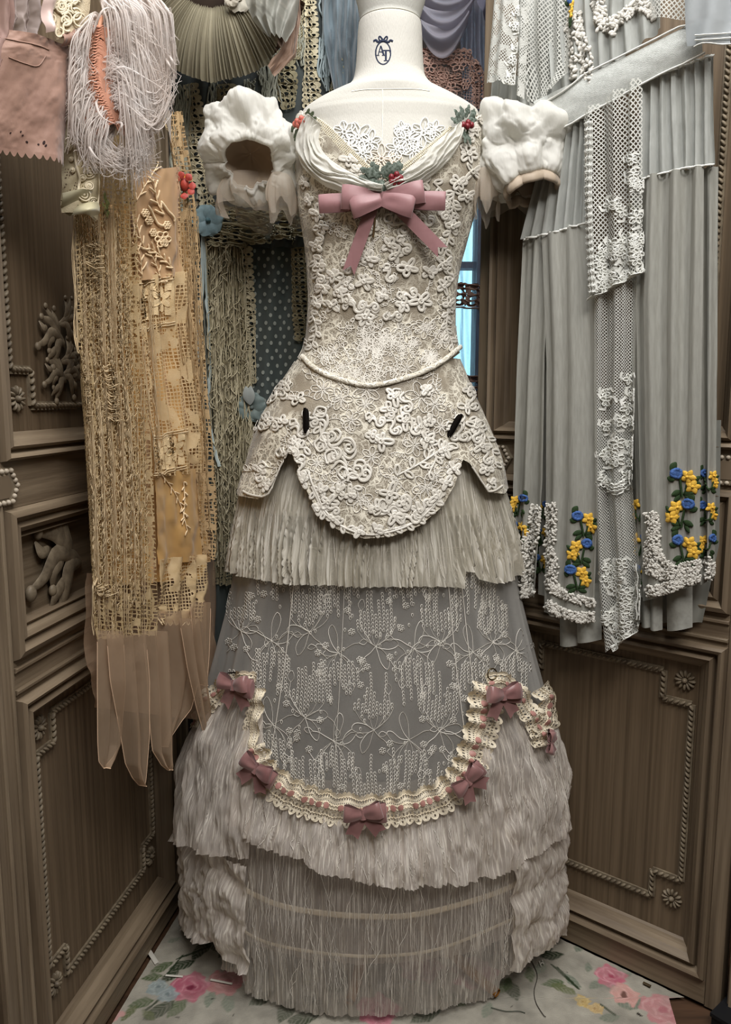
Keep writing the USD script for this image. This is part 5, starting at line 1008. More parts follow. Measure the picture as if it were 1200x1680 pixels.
# ------------------------------------------------------------------ taupe silk slip at the edge
NP_ = unit(np.array([.85, -.5, 0])); PP = np.array([-.352, -.36, 0.])
slip = thing('slip', 'rosy taupe silk slip with pinked hem and dark specks hanging on the carved door', 'slip')
TAUPE = M('rosy_taupe_silk', (130, 98, 84), (156, 122, 104), rough=.62, scale=9, stretch=(1, 1, .5), sheen=.25, bump=.2, bscale=260)
def sf(u, v): return .006 * np.sin(u * 7 + v * 2.2) * (.4 + v) + .010 * (fbm(np.stack([u * 3 + v, v * 3.5, u * 0], -1), 4, 3) - .5) + .02 * np.sin(np.pi * u)
rowsP = [(46, -40, 76, 110), (90, -40, 110, 110), (180, -40, 190, 106), (240, -40, 268, 102)]
S_sl = rows_sheet(rowsP, PP, NP_, 120, 110, sf, 0)
V = S_sl.V.copy(); u = np.linspace(0, 1, 120); V[-1] += np.array([0, 0, -1.]) * (.0055 * np.abs(np.sin(u * np.pi * 13)))[:, None]
S_sl = Surf(V); so = obj('skirt_panel', S_sl.mesh(), TAUPE, slip)
mb = MB(); lay_tube(S_sl, [(-30, 56), (20, 66), (60, 74), (80, 82)], 1.0, .9, 0, 5, n=30, mb=mb); lay_tube(S_sl, [(14, 94), (40, 104), (62, 108), (75, 92)], .9, .8, 0, 5, n=30, mb=mb); obj('seam', mb.mesh(), TAUPE, slip)
for x, y, r in ((72, 234, 3), (75, 239, 2.2), (63, 237, 1.8), (44, 233, 2.2), (37, 222, 1.5), (34, 216, 1.6), (17, 218, 1.5)):
    obj('dark_speck', lay_poly(S_sl, affinity.rotate(affinity.scale(Point(x, y).buffer(1, 5), r, r * .7), x * 9), .0006, size=4), M('dark_stain', (40, 22, 18), rough=.8), so)
S_wb, _ = csheet('waist_tuck', [(60, 84, 50, 112), (82, 84, 76, 112)], TAUPE, .016, lambda u, v: .006 * np.sin(v * np.pi) + .001 * np.sin(u * 20), 30, 16, slip, n=NP_, P0=PP)
SHG = M('grey_sheer_yoke', (176, 160, 154), (192, 178, 172), rough=.7, scale=10, trans=.3, alpha=(.72, 1, .1))
csheet('sheer_yoke', [(-40, 8, -40, 70), (20, 8, 20, 62), (58, 10, 66, 58)], SHG, .006, ripple(2.5, .006, 4), 50, 40, slip, n=NP_, P0=PP)
csheet('sheer_strap', [(-40, -30, -40, 9), (60, -30, 60, 10), (116, -30, 108, 4)], M('mauve_sheer', (170, 138, 128), (186, 156, 146), rough=.7, scale=12, trans=.3, alpha=(.8, 1, .1)), .012, ripple(2, .004, 6), 40, 40, slip, n=NP_, P0=PP)
csheet('satin_ribbon', [(-40, 58, -40, 78), (10, 54, 10, 76), (40, 54, 40, 72), (60, 58, 60, 70)], M('pale_pink_satin', (214, 186, 176), (226, 202, 192), rough=.35, scale=20, spec=.5, sheen=.2), .016, lambda u, v: .008 * np.sin(np.pi * u) + .003 * np.sin(v * 9), 24, 30, slip, n=NP_, P0=PP)
S_cl, clo = csheet('lace_insert', [(-40, 78, -40, 140), (20, 76, 20, 136), (50, 78, 50, 128), (70, 80, 60, 112)], M('cream_insert', (206, 190, 158), (222, 208, 178), rough=.85, scale=100, bump=.5, bscale=600), .012, lambda u, v: .006 * np.sin(np.pi * u), 40, 40, slip, n=NP_, P0=PP)
g = np.random.default_rng(8)
for i in range(26):
    x, y = g.uniform(80, 132), g.uniform(-25, 56); x = min(x, 134 - max(0, y - 20) * .5); mb = MB(); r = g.uniform(5, 9); a0 = g.uniform(0, 6)
    th = np.linspace(a0, a0 + g.uniform(4.2, 6), 16); lay_tube(S_cl, np.c_[x + r * np.cos(th), y + r * 1.2 * np.sin(th)], 1.9, 1.7, .0015, 6, n=26, mb=mb)
    if i % 2: lay_tube(S_cl, np.c_[x + r * .4 * np.cos(th), y + r * .5 * np.sin(th)], 1.4, 1.5, .0015, 5, n=16, mb=mb)
    obj('crochet_scroll', mb.mesh(), IVB, clo)

# ------------------------------------------------------------------ ostrich plume
plume = thing('feather_plume', 'curling white and blush ostrich feather plume with a peach shaft', 'feather')
def fp(x, y, lift=0.0):   # the plume's place: a tilted plane before the net dress
    y0 = -.345 + (np.asarray(x, float) - 115) / 170 * .10 - lift
    d = ray(x, y); return EYE + d * ((y0 - EYE[1]) / d[..., 1])[..., None]
shaft_px = smooth_path([(168, 26), (162, 48), (157, 70), (155, 92), (153, 112), (156, 135), (163, 158), (176, 182), (190, 206)], 40)
SP = fp(shaft_px[:, 0], shaft_px[:, 1], .012); obj('shaft', tube3(SP, np.array([0, -1., 0]), np.linspace(.0026, .0012, 40), np.linspace(.0022, .001, 40), 7), M('peach_quill', (232, 160, 124), (240, 184, 150), rough=.45, scale=60), plume)
g = np.random.default_rng(12); pts, counts, wid = [], [], []
def barb(path, lift, w):
    w = w * 1.25
    p = smooth_path(path, 18); P = fp(p[:, 0], p[:, 1], lift * np.sin(np.linspace(.15, 2.6, 18)))
    pts.append(P); counts.append(18); wid.append(w * np.linspace(1, .35, 18))
    return p
def fuzz(p, lift, n, ln):
    for i in range(n):
        k = g.integers(3, 17); q = p[k]; e = g.normal(0, 1, 2); e[1] = abs(e[1]); e = e / np.linalg.norm(e) * ln * g.uniform(.4, 1)
        c = np.array([q, q + e * .5 + g.normal(0, .6, 2), q + e + [0, 2]]); c = smooth_path(c, 5); pts.append(fp(c[:, 0], c[:, 1], lift)); counts.append(5); wid.append(np.linspace(.0004, .0002, 5))
for i in range(560):     # right-hand barbs: up, over and hanging in a heavy fringe
    k = g.integers(0, 40); q = shaft_px[k]; far = g.uniform(.25, 1) ** .7; tx = q[0] + 20 + far * g.uniform(60, 112) ; tx = min(tx, 282 + g.normal(0, 3))
    top = q[1] - g.uniform(4, 40) * far; by = np.interp(tx, [170, 200, 235, 262, 284], [250, 278, 262, 175, 128]) + g.normal(0, 22)
    p = barb([q, (q[0] + (tx - q[0]) * .35, top), (q[0] + (tx - q[0]) * .75, top + 18 + far * 6), (tx - 4, (top + by) / 2 + 6), (tx + g.normal(0, 7), by)], g.uniform(.005, .04), g.uniform(.0005, .0011)); fuzz(p, .03, 3, 8)
for i in range(420):     # left-hand barbs
    k = g.integers(2, 40); q = shaft_px[k]; tx = q[0] - g.uniform(18, 48); tx = max(tx, 112); by = q[1] + g.uniform(40, 110); by = min(by, 285)
    p = barb([q, (q[0] - 10, q[1] - g.uniform(2, 20)), (tx + 6, q[1] + 10), (tx, (q[1] + by) / 2 + 10), (tx + g.normal(6, 9), by)], g.uniform(.004, .03), g.uniform(.0005, .001)); fuzz(p, .02, 2, 7)
for i in range(150):      # the loop of long barbs that hangs lowest
    q = shaft_px[g.integers(26, 40)]; ex = g.uniform(150, 268); p = barb([q, (q[0] - 16 + g.normal(0, 6), q[1] + 30), (168 + g.normal(0, 10), 245 + g.normal(0, 10)), (200 + g.normal(0, 12), 268 + g.normal(0, 9)), (ex, 255 + g.normal(0, 22))], g.uniform(.002, .02), g.uniform(.0005, .001)); fuzz(p, .01, 2, 7)
for i in range(260):     # strands above, out of the frame and curling back
    sx = g.uniform(150, 250); tx = sx + g.uniform(20, 50); tx = min(tx, 284); p = barb([(sx, -30), (sx + 10, -6), (tx - 6, 20), (tx, 55 + g.normal(0, 14)), (tx + g.normal(4, 5), 110 + g.normal(0, 22))], g.uniform(.01, .04), g.uniform(.0006, .0012)); fuzz(p, .02, 2, 8)
for p in ([(140, 230), (155, 255), (172, 268)], [(186, 200), (200, 203), (192, 220)], [(150, 60), (166, 20), (180, 12), (172, 22)], [(232, 138), (240, 150), (256, 152)], [(276, 88), (286, 104), (291, 106)], [(262, 4), (276, 18), (282, 33)], [(270, 92), (280, 110), (288, 117)], [(155, 160), (165, 190), (190, 204)]): barb(p, .04, .0016)
VANE = M('white_vane', (240, 231, 224), (248, 243, 239), rough=.7, scale=30, trans=.5, alpha=(.70, .95, .3), streak=(700, 10, .42, .62, (250, 246, 242)))
for side, lift in ((1, .018), (1, .006), (-1, .004)):
    K, n_ = np.linspace(0, 1, 60), 24; rows_ = []
    for q_, k in zip(smooth_path(shaft_px, 60), K):
        if side > 0: tx = min(q_[0] + 62 + 44 * np.sin(1.2 + k * 1.6) + (12 if lift > .01 else -18), 280); by = np.interp(tx, [170, 200, 235, 262, 284], [246, 268, 250, 168, 122]) - (0 if k > .4 else 25); pth = [q_, (q_[0] + (tx - q_[0]) * .4, q_[1] - 24 * (1 - k)), (q_[0] + (tx - q_[0]) * .8, q_[1] - 4 + 10 * k), (tx, (q_[1] + by) / 2 + 8), (tx + 2, max(by, q_[1] + 30))]
        else: tx = max(q_[0] - 36, 116); pth = [q_, (q_[0] - 12, q_[1] - 6), (tx + 6, q_[1] + 14), (tx, q_[1] + 50), (tx + 5, q_[1] + 80)]
        p = smooth_path(pth, n_); rows_.append(fp(p[:, 0], p[:, 1], lift * np.sin(np.linspace(.1, 2.6, n_)) + .003))
    S_v = Surf(np.array(rows_)); obj('vane', S_v.mesh(), VANE, plume, uv=S_v.uv()[:, ::-1])
fe = MB()
for P, c, w in zip(pts, counts, wid): fe.add(*tube3(P, np.array([.2, -1., .1]), w, w * .35, 4))
obj('barbs', fe.mesh(), M('white_feather', (236, 226, 218), (247, 242, 238), rough=.7, scale=30, trans=.5, alpha=(.55, .85, .1)), plume, kind='stuff')
fe = MB()
for i in range(620):
    k = g.integers(4, 39); q = shaft_px[k]; s = 1 if i % 2 else -1; p = smooth_path([q, q + [s * 9, 1 + g.normal(0, 2)], q + [s * g.uniform(16, 40), g.uniform(8, 34)]], 8); fe.add(*tube3(fp(p[:, 0], p[:, 1], .016), np.array([.2, -1., .1]), .0010, .0004, 4))
obj('down', fe.mesh(), M('peach_down', (216, 150, 120), (232, 178, 152), rough=.7, scale=30, trans=.2), plume, kind='stuff')
# ------------------------------------------------------------------ slate lace dress hanging behind
NB = np.array([0, -1., 0])
slate = thing('lace_dress', 'slate blue spotted dress with cutwork lace strips and a blue silk flower behind the gown', 'dress')
SLATE = M('slate_blue_tulle', (74, 82, 80), (90, 98, 95), rough=.8, scale=12, stretch=(1, 1, .15), sheen=.2, bump=.15, bscale=500)
SLATED = M('deep_slate_net', (64, 70, 69), (82, 88, 86), rough=.8, scale=10, stretch=(1, 1, .15), sheen=.2)
ECRU = M('ecru_cutwork', (182, 172, 142), (202, 192, 164), rough=.85, scale=60, bump=.4, bscale=800)
GREYL = M('grey_green_lace', (150, 152, 138), (172, 172, 156), rough=.85, scale=60, bump=.4, bscale=800)
OLIVE = M('olive_ecru_lace', (144, 136, 108), (170, 160, 130), rough=.85, scale=60, bump=.4, bscale=800)
def bsheet(name, rows, mat, y, fold, nu=80, nv=100, parent=slate, label=None):
    S = rows_sheet(rows, np.array([0, y, 0.]), NB, nu, nv, fold, 0); o = obj(name, S.mesh(), mat, parent, uv=S.uv(), label=label); return S, o
S_top, topo = bsheet('bodice_net', [(-30, 270, -30, 600), (120, 275, 120, 596), (250, 278, 250, 560), (406, 290, 406, 530)], SLATED, .150, ripple(7, .007, 51), 160, 110)
S_sk, sko = bsheet('spotted_skirt', [(345, 292, 345, 530), (600, 308, 600, 520), (900, 320, 900, 500), (1120, 316, 1120, 480)], SLATE, .162, ripple(5, .006, 53, .3), 140, 120)
dots = MB(); i = 0
for r, y in enumerate(np.arange(414, 700, 11.5)):
    for c, x in enumerate(np.arange(402, 512, 15.5)):
        xx = x + (7.5 if r % 2 else 0) - (y - 414) * -.03 + rng.normal(0, 1); lay_poly(S_sk, affinity.scale(Point(xx, y + rng.normal(0, 1.5)).buffer(1, 5), 2.3, 3.4), .0005, .0005, size=None, mb=dots)
obj('woven_spots', dots.mesh(), M('pale_spot', (170, 176, 168), rough=.8), sko, kind='stuff')
for line, w, mt, kd in (([(314, 138), (322, 200), (330, 270), (341, 338)], 26, ECRU, 'cut'), ([(371, 140), (374, 168), (378, 200)], 24, OLIVE, 'cut'), ([(465, 78), (470, 120), (474, 180)], 24, OLIVE, 'cut'), ([(509, -25), (509, 60), (511, 130), (513, 190)], 22, ECRU, 'cut'), ([(560, 90), (556, 140), (550, 185)], 22, OLIVE, 'cut'), ([(492, -20), (488, 40), (484, 100)], 14, OLIVE, 'fine')):
    lace_strip(S_top, line, w, mt, topo, kd, .006)
for line, w, mt in (([(346, 344), (380, 352), (420, 358), (470, 352), (498, 344)], 20, OLIVE), ([(344, 392), (375, 394), (410, 392), (450, 384), (498, 376)], 22, OLIVE), ([(348, 372), (380, 374), (410, 372)], 14, OLIVE)): lace_strip(S_top, line, w, mt, topo, 'cut', .010, name='waist_lace')
for line, w, mt in (([(397, 405), (401, 480), (407, 560), (412, 630)], 24, ECRU), ([(492, 392), (494, 450), (495, 500), (498, 560)], 20, OLIVE), ([(418, 690), (414, 740), (410, 800), (408, 870)], 16, OLIVE), ([(336, 402), (340, 480), (346, 560)], 10, OLIVE)): lace_strip(S_sk, line, w, mt, sko, 'cut', .008)
# ragged lace streamers
S_st, sto = bsheet('lace_streamers', [(398, 338, 398, 398), (560, 346, 560, 404), (760, 352, 760, 414), (960, 350, 960, 418)], M('ecru_streamer_lace', (160, 150, 120), (184, 174, 144), rough=.85, space='uv', scale=80, grid=(170, .2, .1, .006, .5, 50), bump=.5, bscale=900), .148, ripple(6.5, .007, 57, .4), 140, 160, label='gathered ecru lace streamers beside the pale ribbons')
hang_threads(S_st, 340, 412, 402, 930, 170, M('ecru_thread', (178, 168, 138), (196, 186, 158), rough=.85, scale=90), sto, .8, 2.2, seed=9, slope=.02)
for x0, x1, y0, y1, n, sd, mt in ((282, 312, 140, 360, 34, 31, GREYL), (340, 372, 130, 200, 20, 32, GREYL), (425, 460, 90, 175, 44, 33, GREYL), (398, 425, 132, 172, 16, 34, GREYL), (524, 545, 0, 150, 40, 35, M('icy_lace', (150, 164, 166), (176, 188, 188), rough=.85, scale=60)), (484, 500, 20, 110, 26, 36, GREYL)):
    hang_threads(S_top, x0, x1, y0, y1, n, mt, topo, 1.4, 3.4, name='shredded_lace', seed=sd)
for p in ([(330, 470), (338, 620), (344, 700)], [(296, 200), (304, 260), (312, 330)]):
    mb = MB(); lay_tube(S_sk if p[0][1] > 350 else S_top, p, 1.4, 1, .006, 5, n=30, mb=mb); obj('cord', mb.mesh(), GREYL, sko if p[0][1] > 350 else topo)
# gathered blue-grey folds at the right of this dress
bsheet('voile_drape', [(-30, 528, -30, 592), (60, 530, 60, 592), (150, 548, 150, 580), (185, 552, 185, 566)], M('steel_blue_voile', (92, 106, 114), (112, 126, 132), rough=.75, scale=12, stretch=(1, 1, .2), sheen=.3), .128, ripple(3.2, .010, 61, .5), 90, 80)
# blue silk flowers, beaded flower, pale ribbons
def silk_flower(S, parent, x, y, r, n, mat, lab, mid, off=.012, drop=1.0):
    P, N = S.pick([[x, y]]); P, N = P[0] + N[0] * off, N[0]; s = px_size(P)
    c = obj('silk_flower', ball(P + N * .006, s * r * .17, 2), mid, parent, label=lab)
    for k in range(n):
        a = math.pi / 2 + k * 2 * math.pi / n; t = np.linspace(0, 1, 12); q = np.linspace(-1, 1, 11); T, Q = np.meshgrid(t, q); w = .62 * np.sin(np.pi * np.clip(T * .80 + .06, 0, 1)) ** .7
        xx = T * np.cos(a) - Q * w * np.sin(a); yy = (T * np.sin(a) + Q * w * np.cos(a)) * drop; hh = .22 * np.sin(T * 2.4) - .10 * Q ** 2 * T + .05 * np.sin(Q * 6 + k) * T
        obj('petal', Surf(P + s * r * (xx[..., None] * np.array([1., 0, 0]) + yy[..., None] * np.array([0, 0, 1.])) + N * (hh * s * r + .0008 * k)[..., None]).mesh(), mat, c)
    return c
BLUE = M('powder_blue_silk', (126, 152, 158), (156, 180, 184), rough=.55, scale=60, trans=.2)
silk_flower(S_top, slate, 326, 366, 25, 5, BLUE, 'powder blue silk flower at the waist', M('teal_heart', (84, 116, 122), rough=.6), .022)
silk_flower(S_sk, slate, 420, 668, 24, 5, M('faded_blue_silk', (116, 132, 130), (146, 160, 156), rough=.6, scale=60, trans=.2), 'faded blue silk flower low on the skirt', M('grey_heart', (110, 120, 116), rough=.6), .020)
for a, L_ in ((84, 30), (100, 26)):
    P, N = S_sk.pick([[420, 664]]); obj('flower_bud', leaf_mesh(P[0] + N[0] * .03, N[0], math.radians(a), .034, .009, .3), M('white_petal', (186, 192, 188), rough=.6, trans=.2), slate)
RIBB = M('ice_blue_ribbon', (182, 196, 194), (198, 210, 206), rough=.4, scale=30, spec=.5)
for p, w in (([(327, 388), (326, 450), (323, 540), (322, 612)], 3.6), ([(330, 388), (334, 470), (346, 570), (358, 690), (364, 764)], 3.2), ([(328, 388), (324, 460), (326, 560), (330, 700)], 2.2)):
    mb = MB(); lay_tube(S_sk, p, w, .5, .020, 6, n=60, mb=mb); obj('ribbon_tail', mb.mesh(), RIBB, slate)
BEAD = M('smoky_bead', (120, 122, 108), (160, 160, 144), rough=.3, scale=200)
bf = silk_flower(S_top, slate, 408, 374, 26, 6, M('beaded_net_petal', (104, 108, 96), (128, 130, 116), rough=.6, scale=200, alpha=(.6, 1, .3)), 'beaded net flower on the waist lace', BEAD, .018)
for k in range(6):
    mb = MB(); a = math.pi / 2 + k * math.pi / 3; lay_tube(S_top, rot([(.18, 0), (.6, .34), (1.0, 0), (.6, -.34)], a, 26, (408, 374)), 1.5, 1.5, .026, 5, n=26, closed=True, mb=mb); obj('petal_cord', mb.mesh(), OLIVE, bf)
mb = MB(); g = np.random.default_rng(3)
for i in range(120):
    P, N = S_top.pick([[g.uniform(430, 500), g.uniform(345, 395)]]); mb.add(*ball(P[0] + N[0] * .016, .0016, 0))
for i in range(40):
    P, N = S_top.pick([[g.uniform(455, 482), g.uniform(60, 90)]]); mb.add(*ball(P[0] + N[0] * .02, .0022, 1))
obj('seed_beads', mb.mesh(), M('pale_bead', (196, 192, 172), rough=.3), topo, kind='stuff')

# ------------------------------------------------------------------ taupe tulle peplum with silver flower
tul = thing('tulle_bodice', 'taupe pleated tulle peplum under a dark bodice with a silver cloth flower', 'bodice')
def fan(cx, cy, a0, a1, r0, r1, y, nu, nv, pl, amp, seed):
    g = np.random.default_rng(seed); ph = np.cumsum(g.uniform(.5, 1.6, pl + 1)); ph = (ph - ph[0]) / (ph[-1] - ph[0]); am = g.uniform(.4, 1.3, pl + 1)
    u, v = np.linspace(0, 1, nu), np.linspace(0, 1, nv); U, W = np.meshgrid(u, v); A = np.radians(a0 + (a1 - a0) * U); R0, R1 = (np.interp(U, np.linspace(0, 1, len(q)), q) for q in (r0, r1))
    p, i = pleats(U.ravel(), ph); p, i = p.reshape(U.shape), i.reshape(U.shape)
    r = R0 + (R1 * (1 + .02 * p) - R0) * W; V = at(cx - r * np.cos(A), cy + r * np.sin(A), y)
    return Surf(V + np.array([0, -1., 0]) * (amp * p * am[i] * (.25 + W) + .03 * np.sin(np.pi * W * .8))[..., None])
TUL = M('taupe_tulle', (142, 134, 112), (162, 154, 130), rough=.75, scale=16, trans=.25, alpha=(.80, 1.0, .14))
S_tf = fan(348, -70, 34, 146, [50, 62, 70, 70, 66], [96, 190, 212, 206, 130], .060, 420, 50, 58, .010, 5); obj('pleated_tulle', S_tf.mesh(), TUL, tul)
S_tf2 = fan(348, -70, 40, 150, [50, 62, 70, 70, 66], [150, 196, 205, 196, 176], .092, 300, 40, 40, .008, 6); obj('under_tulle', S_tf2.mesh(), M('brown_silk_lining', (96, 78, 64), (112, 92, 78), rough=.6, scale=16), tul)
th = np.linspace(-.1, np.pi + .1, 50); v = np.linspace(0, 1, 14); TH, T = np.meshgrid(th, v)
obj('dark_bodice', Surf(at(343 - np.cos(TH) * (54 - 14 * (1 - T)), -10 + np.sin(TH) * 30 * T - 30 * (1 - T), .055) + np.array([0, -1., 0]) * (.020 * np.sin(np.pi * T))[..., None]).mesh(), M('dark_taupe_velvet', (74, 60, 52), (90, 74, 64), rough=.85, scale=20, sheen=.4), tul)
silk_flower(S_tf, tul, 380, 17, 24, 8, M('silver_grey_cloth', (172, 166, 150), (200, 194, 178), rough=.6, scale=90), 'silver grey cloth flower', M('grey_knot', (120, 114, 100), rough=.6), .016, .8)
silk_flower(S_tf, tul, 398, 8, 13, 6, M('silver_grey_cloth2', (150, 142, 126), (176, 168, 152), rough=.6, scale=90), 'small grey cloth bud beside the silver flower', M('grey_knot', (120, 114, 100), rough=.6), .018, .9)
# grey organza drape with a brown sash over its shoulder
dr = thing('organza_drape', 'gathered grey organza drape with a brown sash beside the tulle peplum', 'drape')
Sd, _ = bsheet('gathered_organza', [(-30, 396, -30, 486), (0, 402, 0, 492), (30, 414, 40, 484), (62, 440, 72, 472)], M('grey_organza', (150, 150, 142), (174, 174, 164), rough=.6, scale=20, trans=.2, alpha=(.75, 1, .15)), .0, lambda u, v: .020 * np.sin(np.pi * u) + .006 * np.sin((u * 4 + 1.2 * v) * 6.28) + .012 * (fbm(np.stack([u * 4, v * 3, u * 0], -1), 3, 71) - .5), 90, 70, dr)
bsheet('brown_sash', [(-30, 470, -30, 492), (30, 474, 30, 494), (75, 462, 92, 486), (110, 440, 128, 452)], M('brown_sash_silk', (124, 100, 82), (142, 116, 98), rough=.6, scale=14, sheen=.2), .012, ripple(1.2, .006, 73), 40, 50, dr)

# ------------------------------------------------------------------ lilac curtain over the window
cur = thing('curtain', 'lilac voile curtain with peach lace bands hanging over the narrow window', 'curtain')
LIL = M('lilac_voile', (172, 167, 177), (190, 186, 194), rough=.7, scale=10, stretch=(1, 1, .15), trans=.5, alpha=(.80, 1.0, .10))
LILT = M('thin_lilac_voile', (150, 142, 156), (166, 158, 170), rough=.7, scale=10, trans=.5, alpha=(.50, 1.0, .10))
PEACH = M('peach_lace', (172, 136, 122), (192, 158, 142), rough=.8, scale=60, bump=.4, bscale=800, trans=.2)
S_cv, _ = bsheet('long_fall', [(-30, 752, -30, 806), (100, 756, 100, 808), (190, 762, 190, 800)], LIL, .335, ripple(3.5, .008, 81, .3), 80, 70, cur)
S_lo, loo = bsheet('sheer_fall', [(330, 720, 330, 791), (480, 722, 480, 791), (640, 724, 640, 795), (780, 726, 780, 797)], LILT, .345, lambda u, v: ripple(3.0, .007, 83, .3)(u, v), 80, 90, cur)
for k, (yy, sag) in enumerate(((-20, 40), (4, 52), (30, 54))):     # looped swag, fold under fold
    u, v = np.linspace(0, 1, 70), np.linspace(0, 1, 30); U, W = np.meshgrid(u, v); x = 688 + U * (92 - 6 * k); sg = (1 - (2 * U - 1.0) ** 2)
    y = yy + sag * sg * (.35 + .65 * W) + W * 20 - 6 * k * U
    V = at(x, y, .312 - .006 * k) + np.array([0, -1., 0]) * (.020 * np.sin(np.pi * W) + .007 * np.sin(W * 13 + U * 2) * sg)[..., None]
    obj('swag_fold', Surf(V).mesh(), LIL, cur)
bsheet('draped_bunch', [(-30, 775, -30, 842), (20, 790, 14, 838), (48, 806, 46, 832)], M('slate_lilac_voile', (116, 116, 136), (138, 136, 154), rough=.7, scale=10, sheen=.2), .28, lambda u, v: .02 * np.sin(np.pi * u) + .007 * np.sin((u + v) * 15), 60, 50, cur)
S_pl, plo = bsheet('lace_valance', [(78, 690, 80, 770), (120, 692, 120, 790), (180, 700, 180, 790), (215, 720, 215, 786)], M('peach_net', (150, 122, 112), (166, 138, 126), rough=.8, space='uv', scale=60, grid=(190, .12, .2, .004, .55, 50), trans=.2), .318, ripple(2, .004, 85), 60, 60, cur)
for p, w in (([(692, 92), (720, 96), (760, 92), (772, 96)], 20), ([(694, 128), (725, 132), (755, 130)], 16), ([(700, 160), (730, 168), (752, 168)], 18), ([(776, 100), (785, 130), (786, 180)], 18), ([(716, 112), (730, 140), (742, 168)], 14)): lace_strip(S_pl, p, w, PEACH, plo, 'cut', .004)
for x, y, s in ((704, 110, 13), (728, 122, 11), (752, 108, 12), (715, 150, 12), (742, 148, 12), (764, 140, 10)):
    mb = MB()
    for k in range(6): lay_tube(S_pl, rot([(.15, 0), (.6, .3), (1, 0), (.6, -.3)], k * 1.047, s, (x, y)), 1.3, 1.1, .004, 5, n=14, closed=True, mb=mb)
    obj('lace_flower', mb.mesh(), PEACH, plo)
lace_strip(S_lo, [(726, 480), (750, 483), (770, 484), (792, 487)], 32, PEACH, loo, 'cut', .006, name='lace_band'); lace_strip(S_lo, [(748, 630), (770, 634), (796, 638)], 32, PEACH, loo, 'cut', .006, name='lace_band')
for y0 in (465, 503, 614, 654):
    mb = MB(); lay_tube(S_lo, [(724, y0), (760, y0 + 2), (796, y0 + 5)], 1.3, 1.2, .006, 5, n=20, mb=mb); obj('band_edge', mb.mesh(), PEACH, loo)
# dark carved rail end beside the curtain
rail = thing('carved_rail', 'dark painted rail with a small sprig motif between curtain and wardrobe door', 'rail')
q = at(np.array([806., 838, 838, 806]), np.array([62., 84, 180, 160]), .24); qb = q + [0, .02, 0]
obj('board', (np.vstack([q, qb]), np.array([[0, 1, 2, 3], [7, 6, 5, 4], [0, 4, 5, 1], [1, 5, 6, 2], [2, 6, 7, 3], [3, 7, 4, 0]])), M('dark_slate_paint', (52, 54, 60), (66, 68, 74), rough=.6, scale=30), rail, smooth=False)
S_rl = Surf(np.array([[at(x, y, .238) for x in np.linspace(806, 838, 12)] for y in np.linspace(62, 184, 20)]))
sprig(S_rl, [(809, 74), (820, 80), (834, 86)], .8, 6, 8, M('grey_paint_sprig', (120, 120, 122), rough=.7), rail, 3, 'painted_sprig'); sprig(S_rl, [(806, 102), (818, 106), (828, 112)], .8, 5, 7, M('grey_paint_sprig', (120, 120, 122), rough=.7), rail, 4, 'painted_sprig')
# ------------------------------------------------------------------ pale gown with blue and yellow embroidery on the right-hand door
pale = thing('embroidered_gown', 'pale grey linen gown with white net panels and blue and yellow embroidered flowers', 'dress')
PR = A2 + NR * .050
LINENG = M('pale_grey_linen', (148, 147, 138), (166, 165, 156), rough=.8, space='uv', scale=1.0, stretch=(260, 30, 1), bump=.3, bscale=1.0, bstretch=(1500, 1500, 1), trans=.12, detail=5)
LINENU = M('pale_grey_voile', (170, 172, 166), (184, 186, 180), rough=.8, space='uv', scale=1.0, stretch=(200, 40, 1), bump=.3, bscale=1.0, bstretch=(1500, 1500, 1), trans=.2, detail=5)
MESHB = M('grey_white_mesh', (172, 174, 168), (194, 196, 190), rough=.85, space='uv', scale=260, bump=.6, bscale=900)
NETD = M('white_diamond_net', (196, 196, 188), (212, 212, 204), rough=.85, space='uv', scale=60, grid=(205, .17, .785, .003), trans=.2)
NETF_ = M('fine_white_diamond_net', (196, 196, 188), (212, 212, 204), rough=.85, space='uv', scale=60, grid=(300, .19, .785, .003), trans=.2)
LACEW = M('white_figured_lace', (202, 202, 194), (220, 220, 212), rough=.85, space='uv', scale=60, grid=(300, .20, .785, .003, .50, 70), bump=.6, bscale=700, trans=.2)
WTHREAD = M('white_loop_yarn', (194, 190, 180), (214, 211, 202), rough=.85, scale=160)
WL_ = M('white_lace_thread', (206, 206, 198), (224, 224, 217), rough=.85, scale=120)
def psheet(name, rows, mat, lift, fold, nu=140, nv=120, label=None, parent=pale):
    S = rows_sheet(rows, PR, NR, nu, nv, fold, lift); o = obj(name, S.mesh(), mat, parent, uv=S.uv(), label=label); return S, o
_fp = {}
def folds(k, a0, a1, seed, gather=1.0):
    """Falling folds that deepen towards the hem."""
    g = np.random.default_rng(seed); ph = g.uniform(0, 6.28, 4)
    def f(u, v):
        w = u + .012 * np.sin(v * 3 + u * 9 + ph[0]); s = np.sin(w * k * 6.28 + ph[1] + .8 * np.sin(w * 5 + ph[2])); s2 = np.sin(w * k * 15.1 + ph[3])
        return (a0 + (a1 - a0) * v) * (np.sign(s) * np.abs(s) ** .6 * .6 + .5 * s) + .25 * a0 * s2 * (1 - v * .6) + .003 * (fbm(np.stack([u * 5, v * 4, u * 0], -1), 3, seed) - .5)
    return f
psheet('petticoat', [(700, 850, 690, 1172), (930, 900, 900, 1168), (1030, 930, 1030, 1140)], M('grey_petticoat_linen', (132, 132, 124), (148, 148, 140), rough=.85, scale=14), -.030, folds(5, .004, .007, 91))
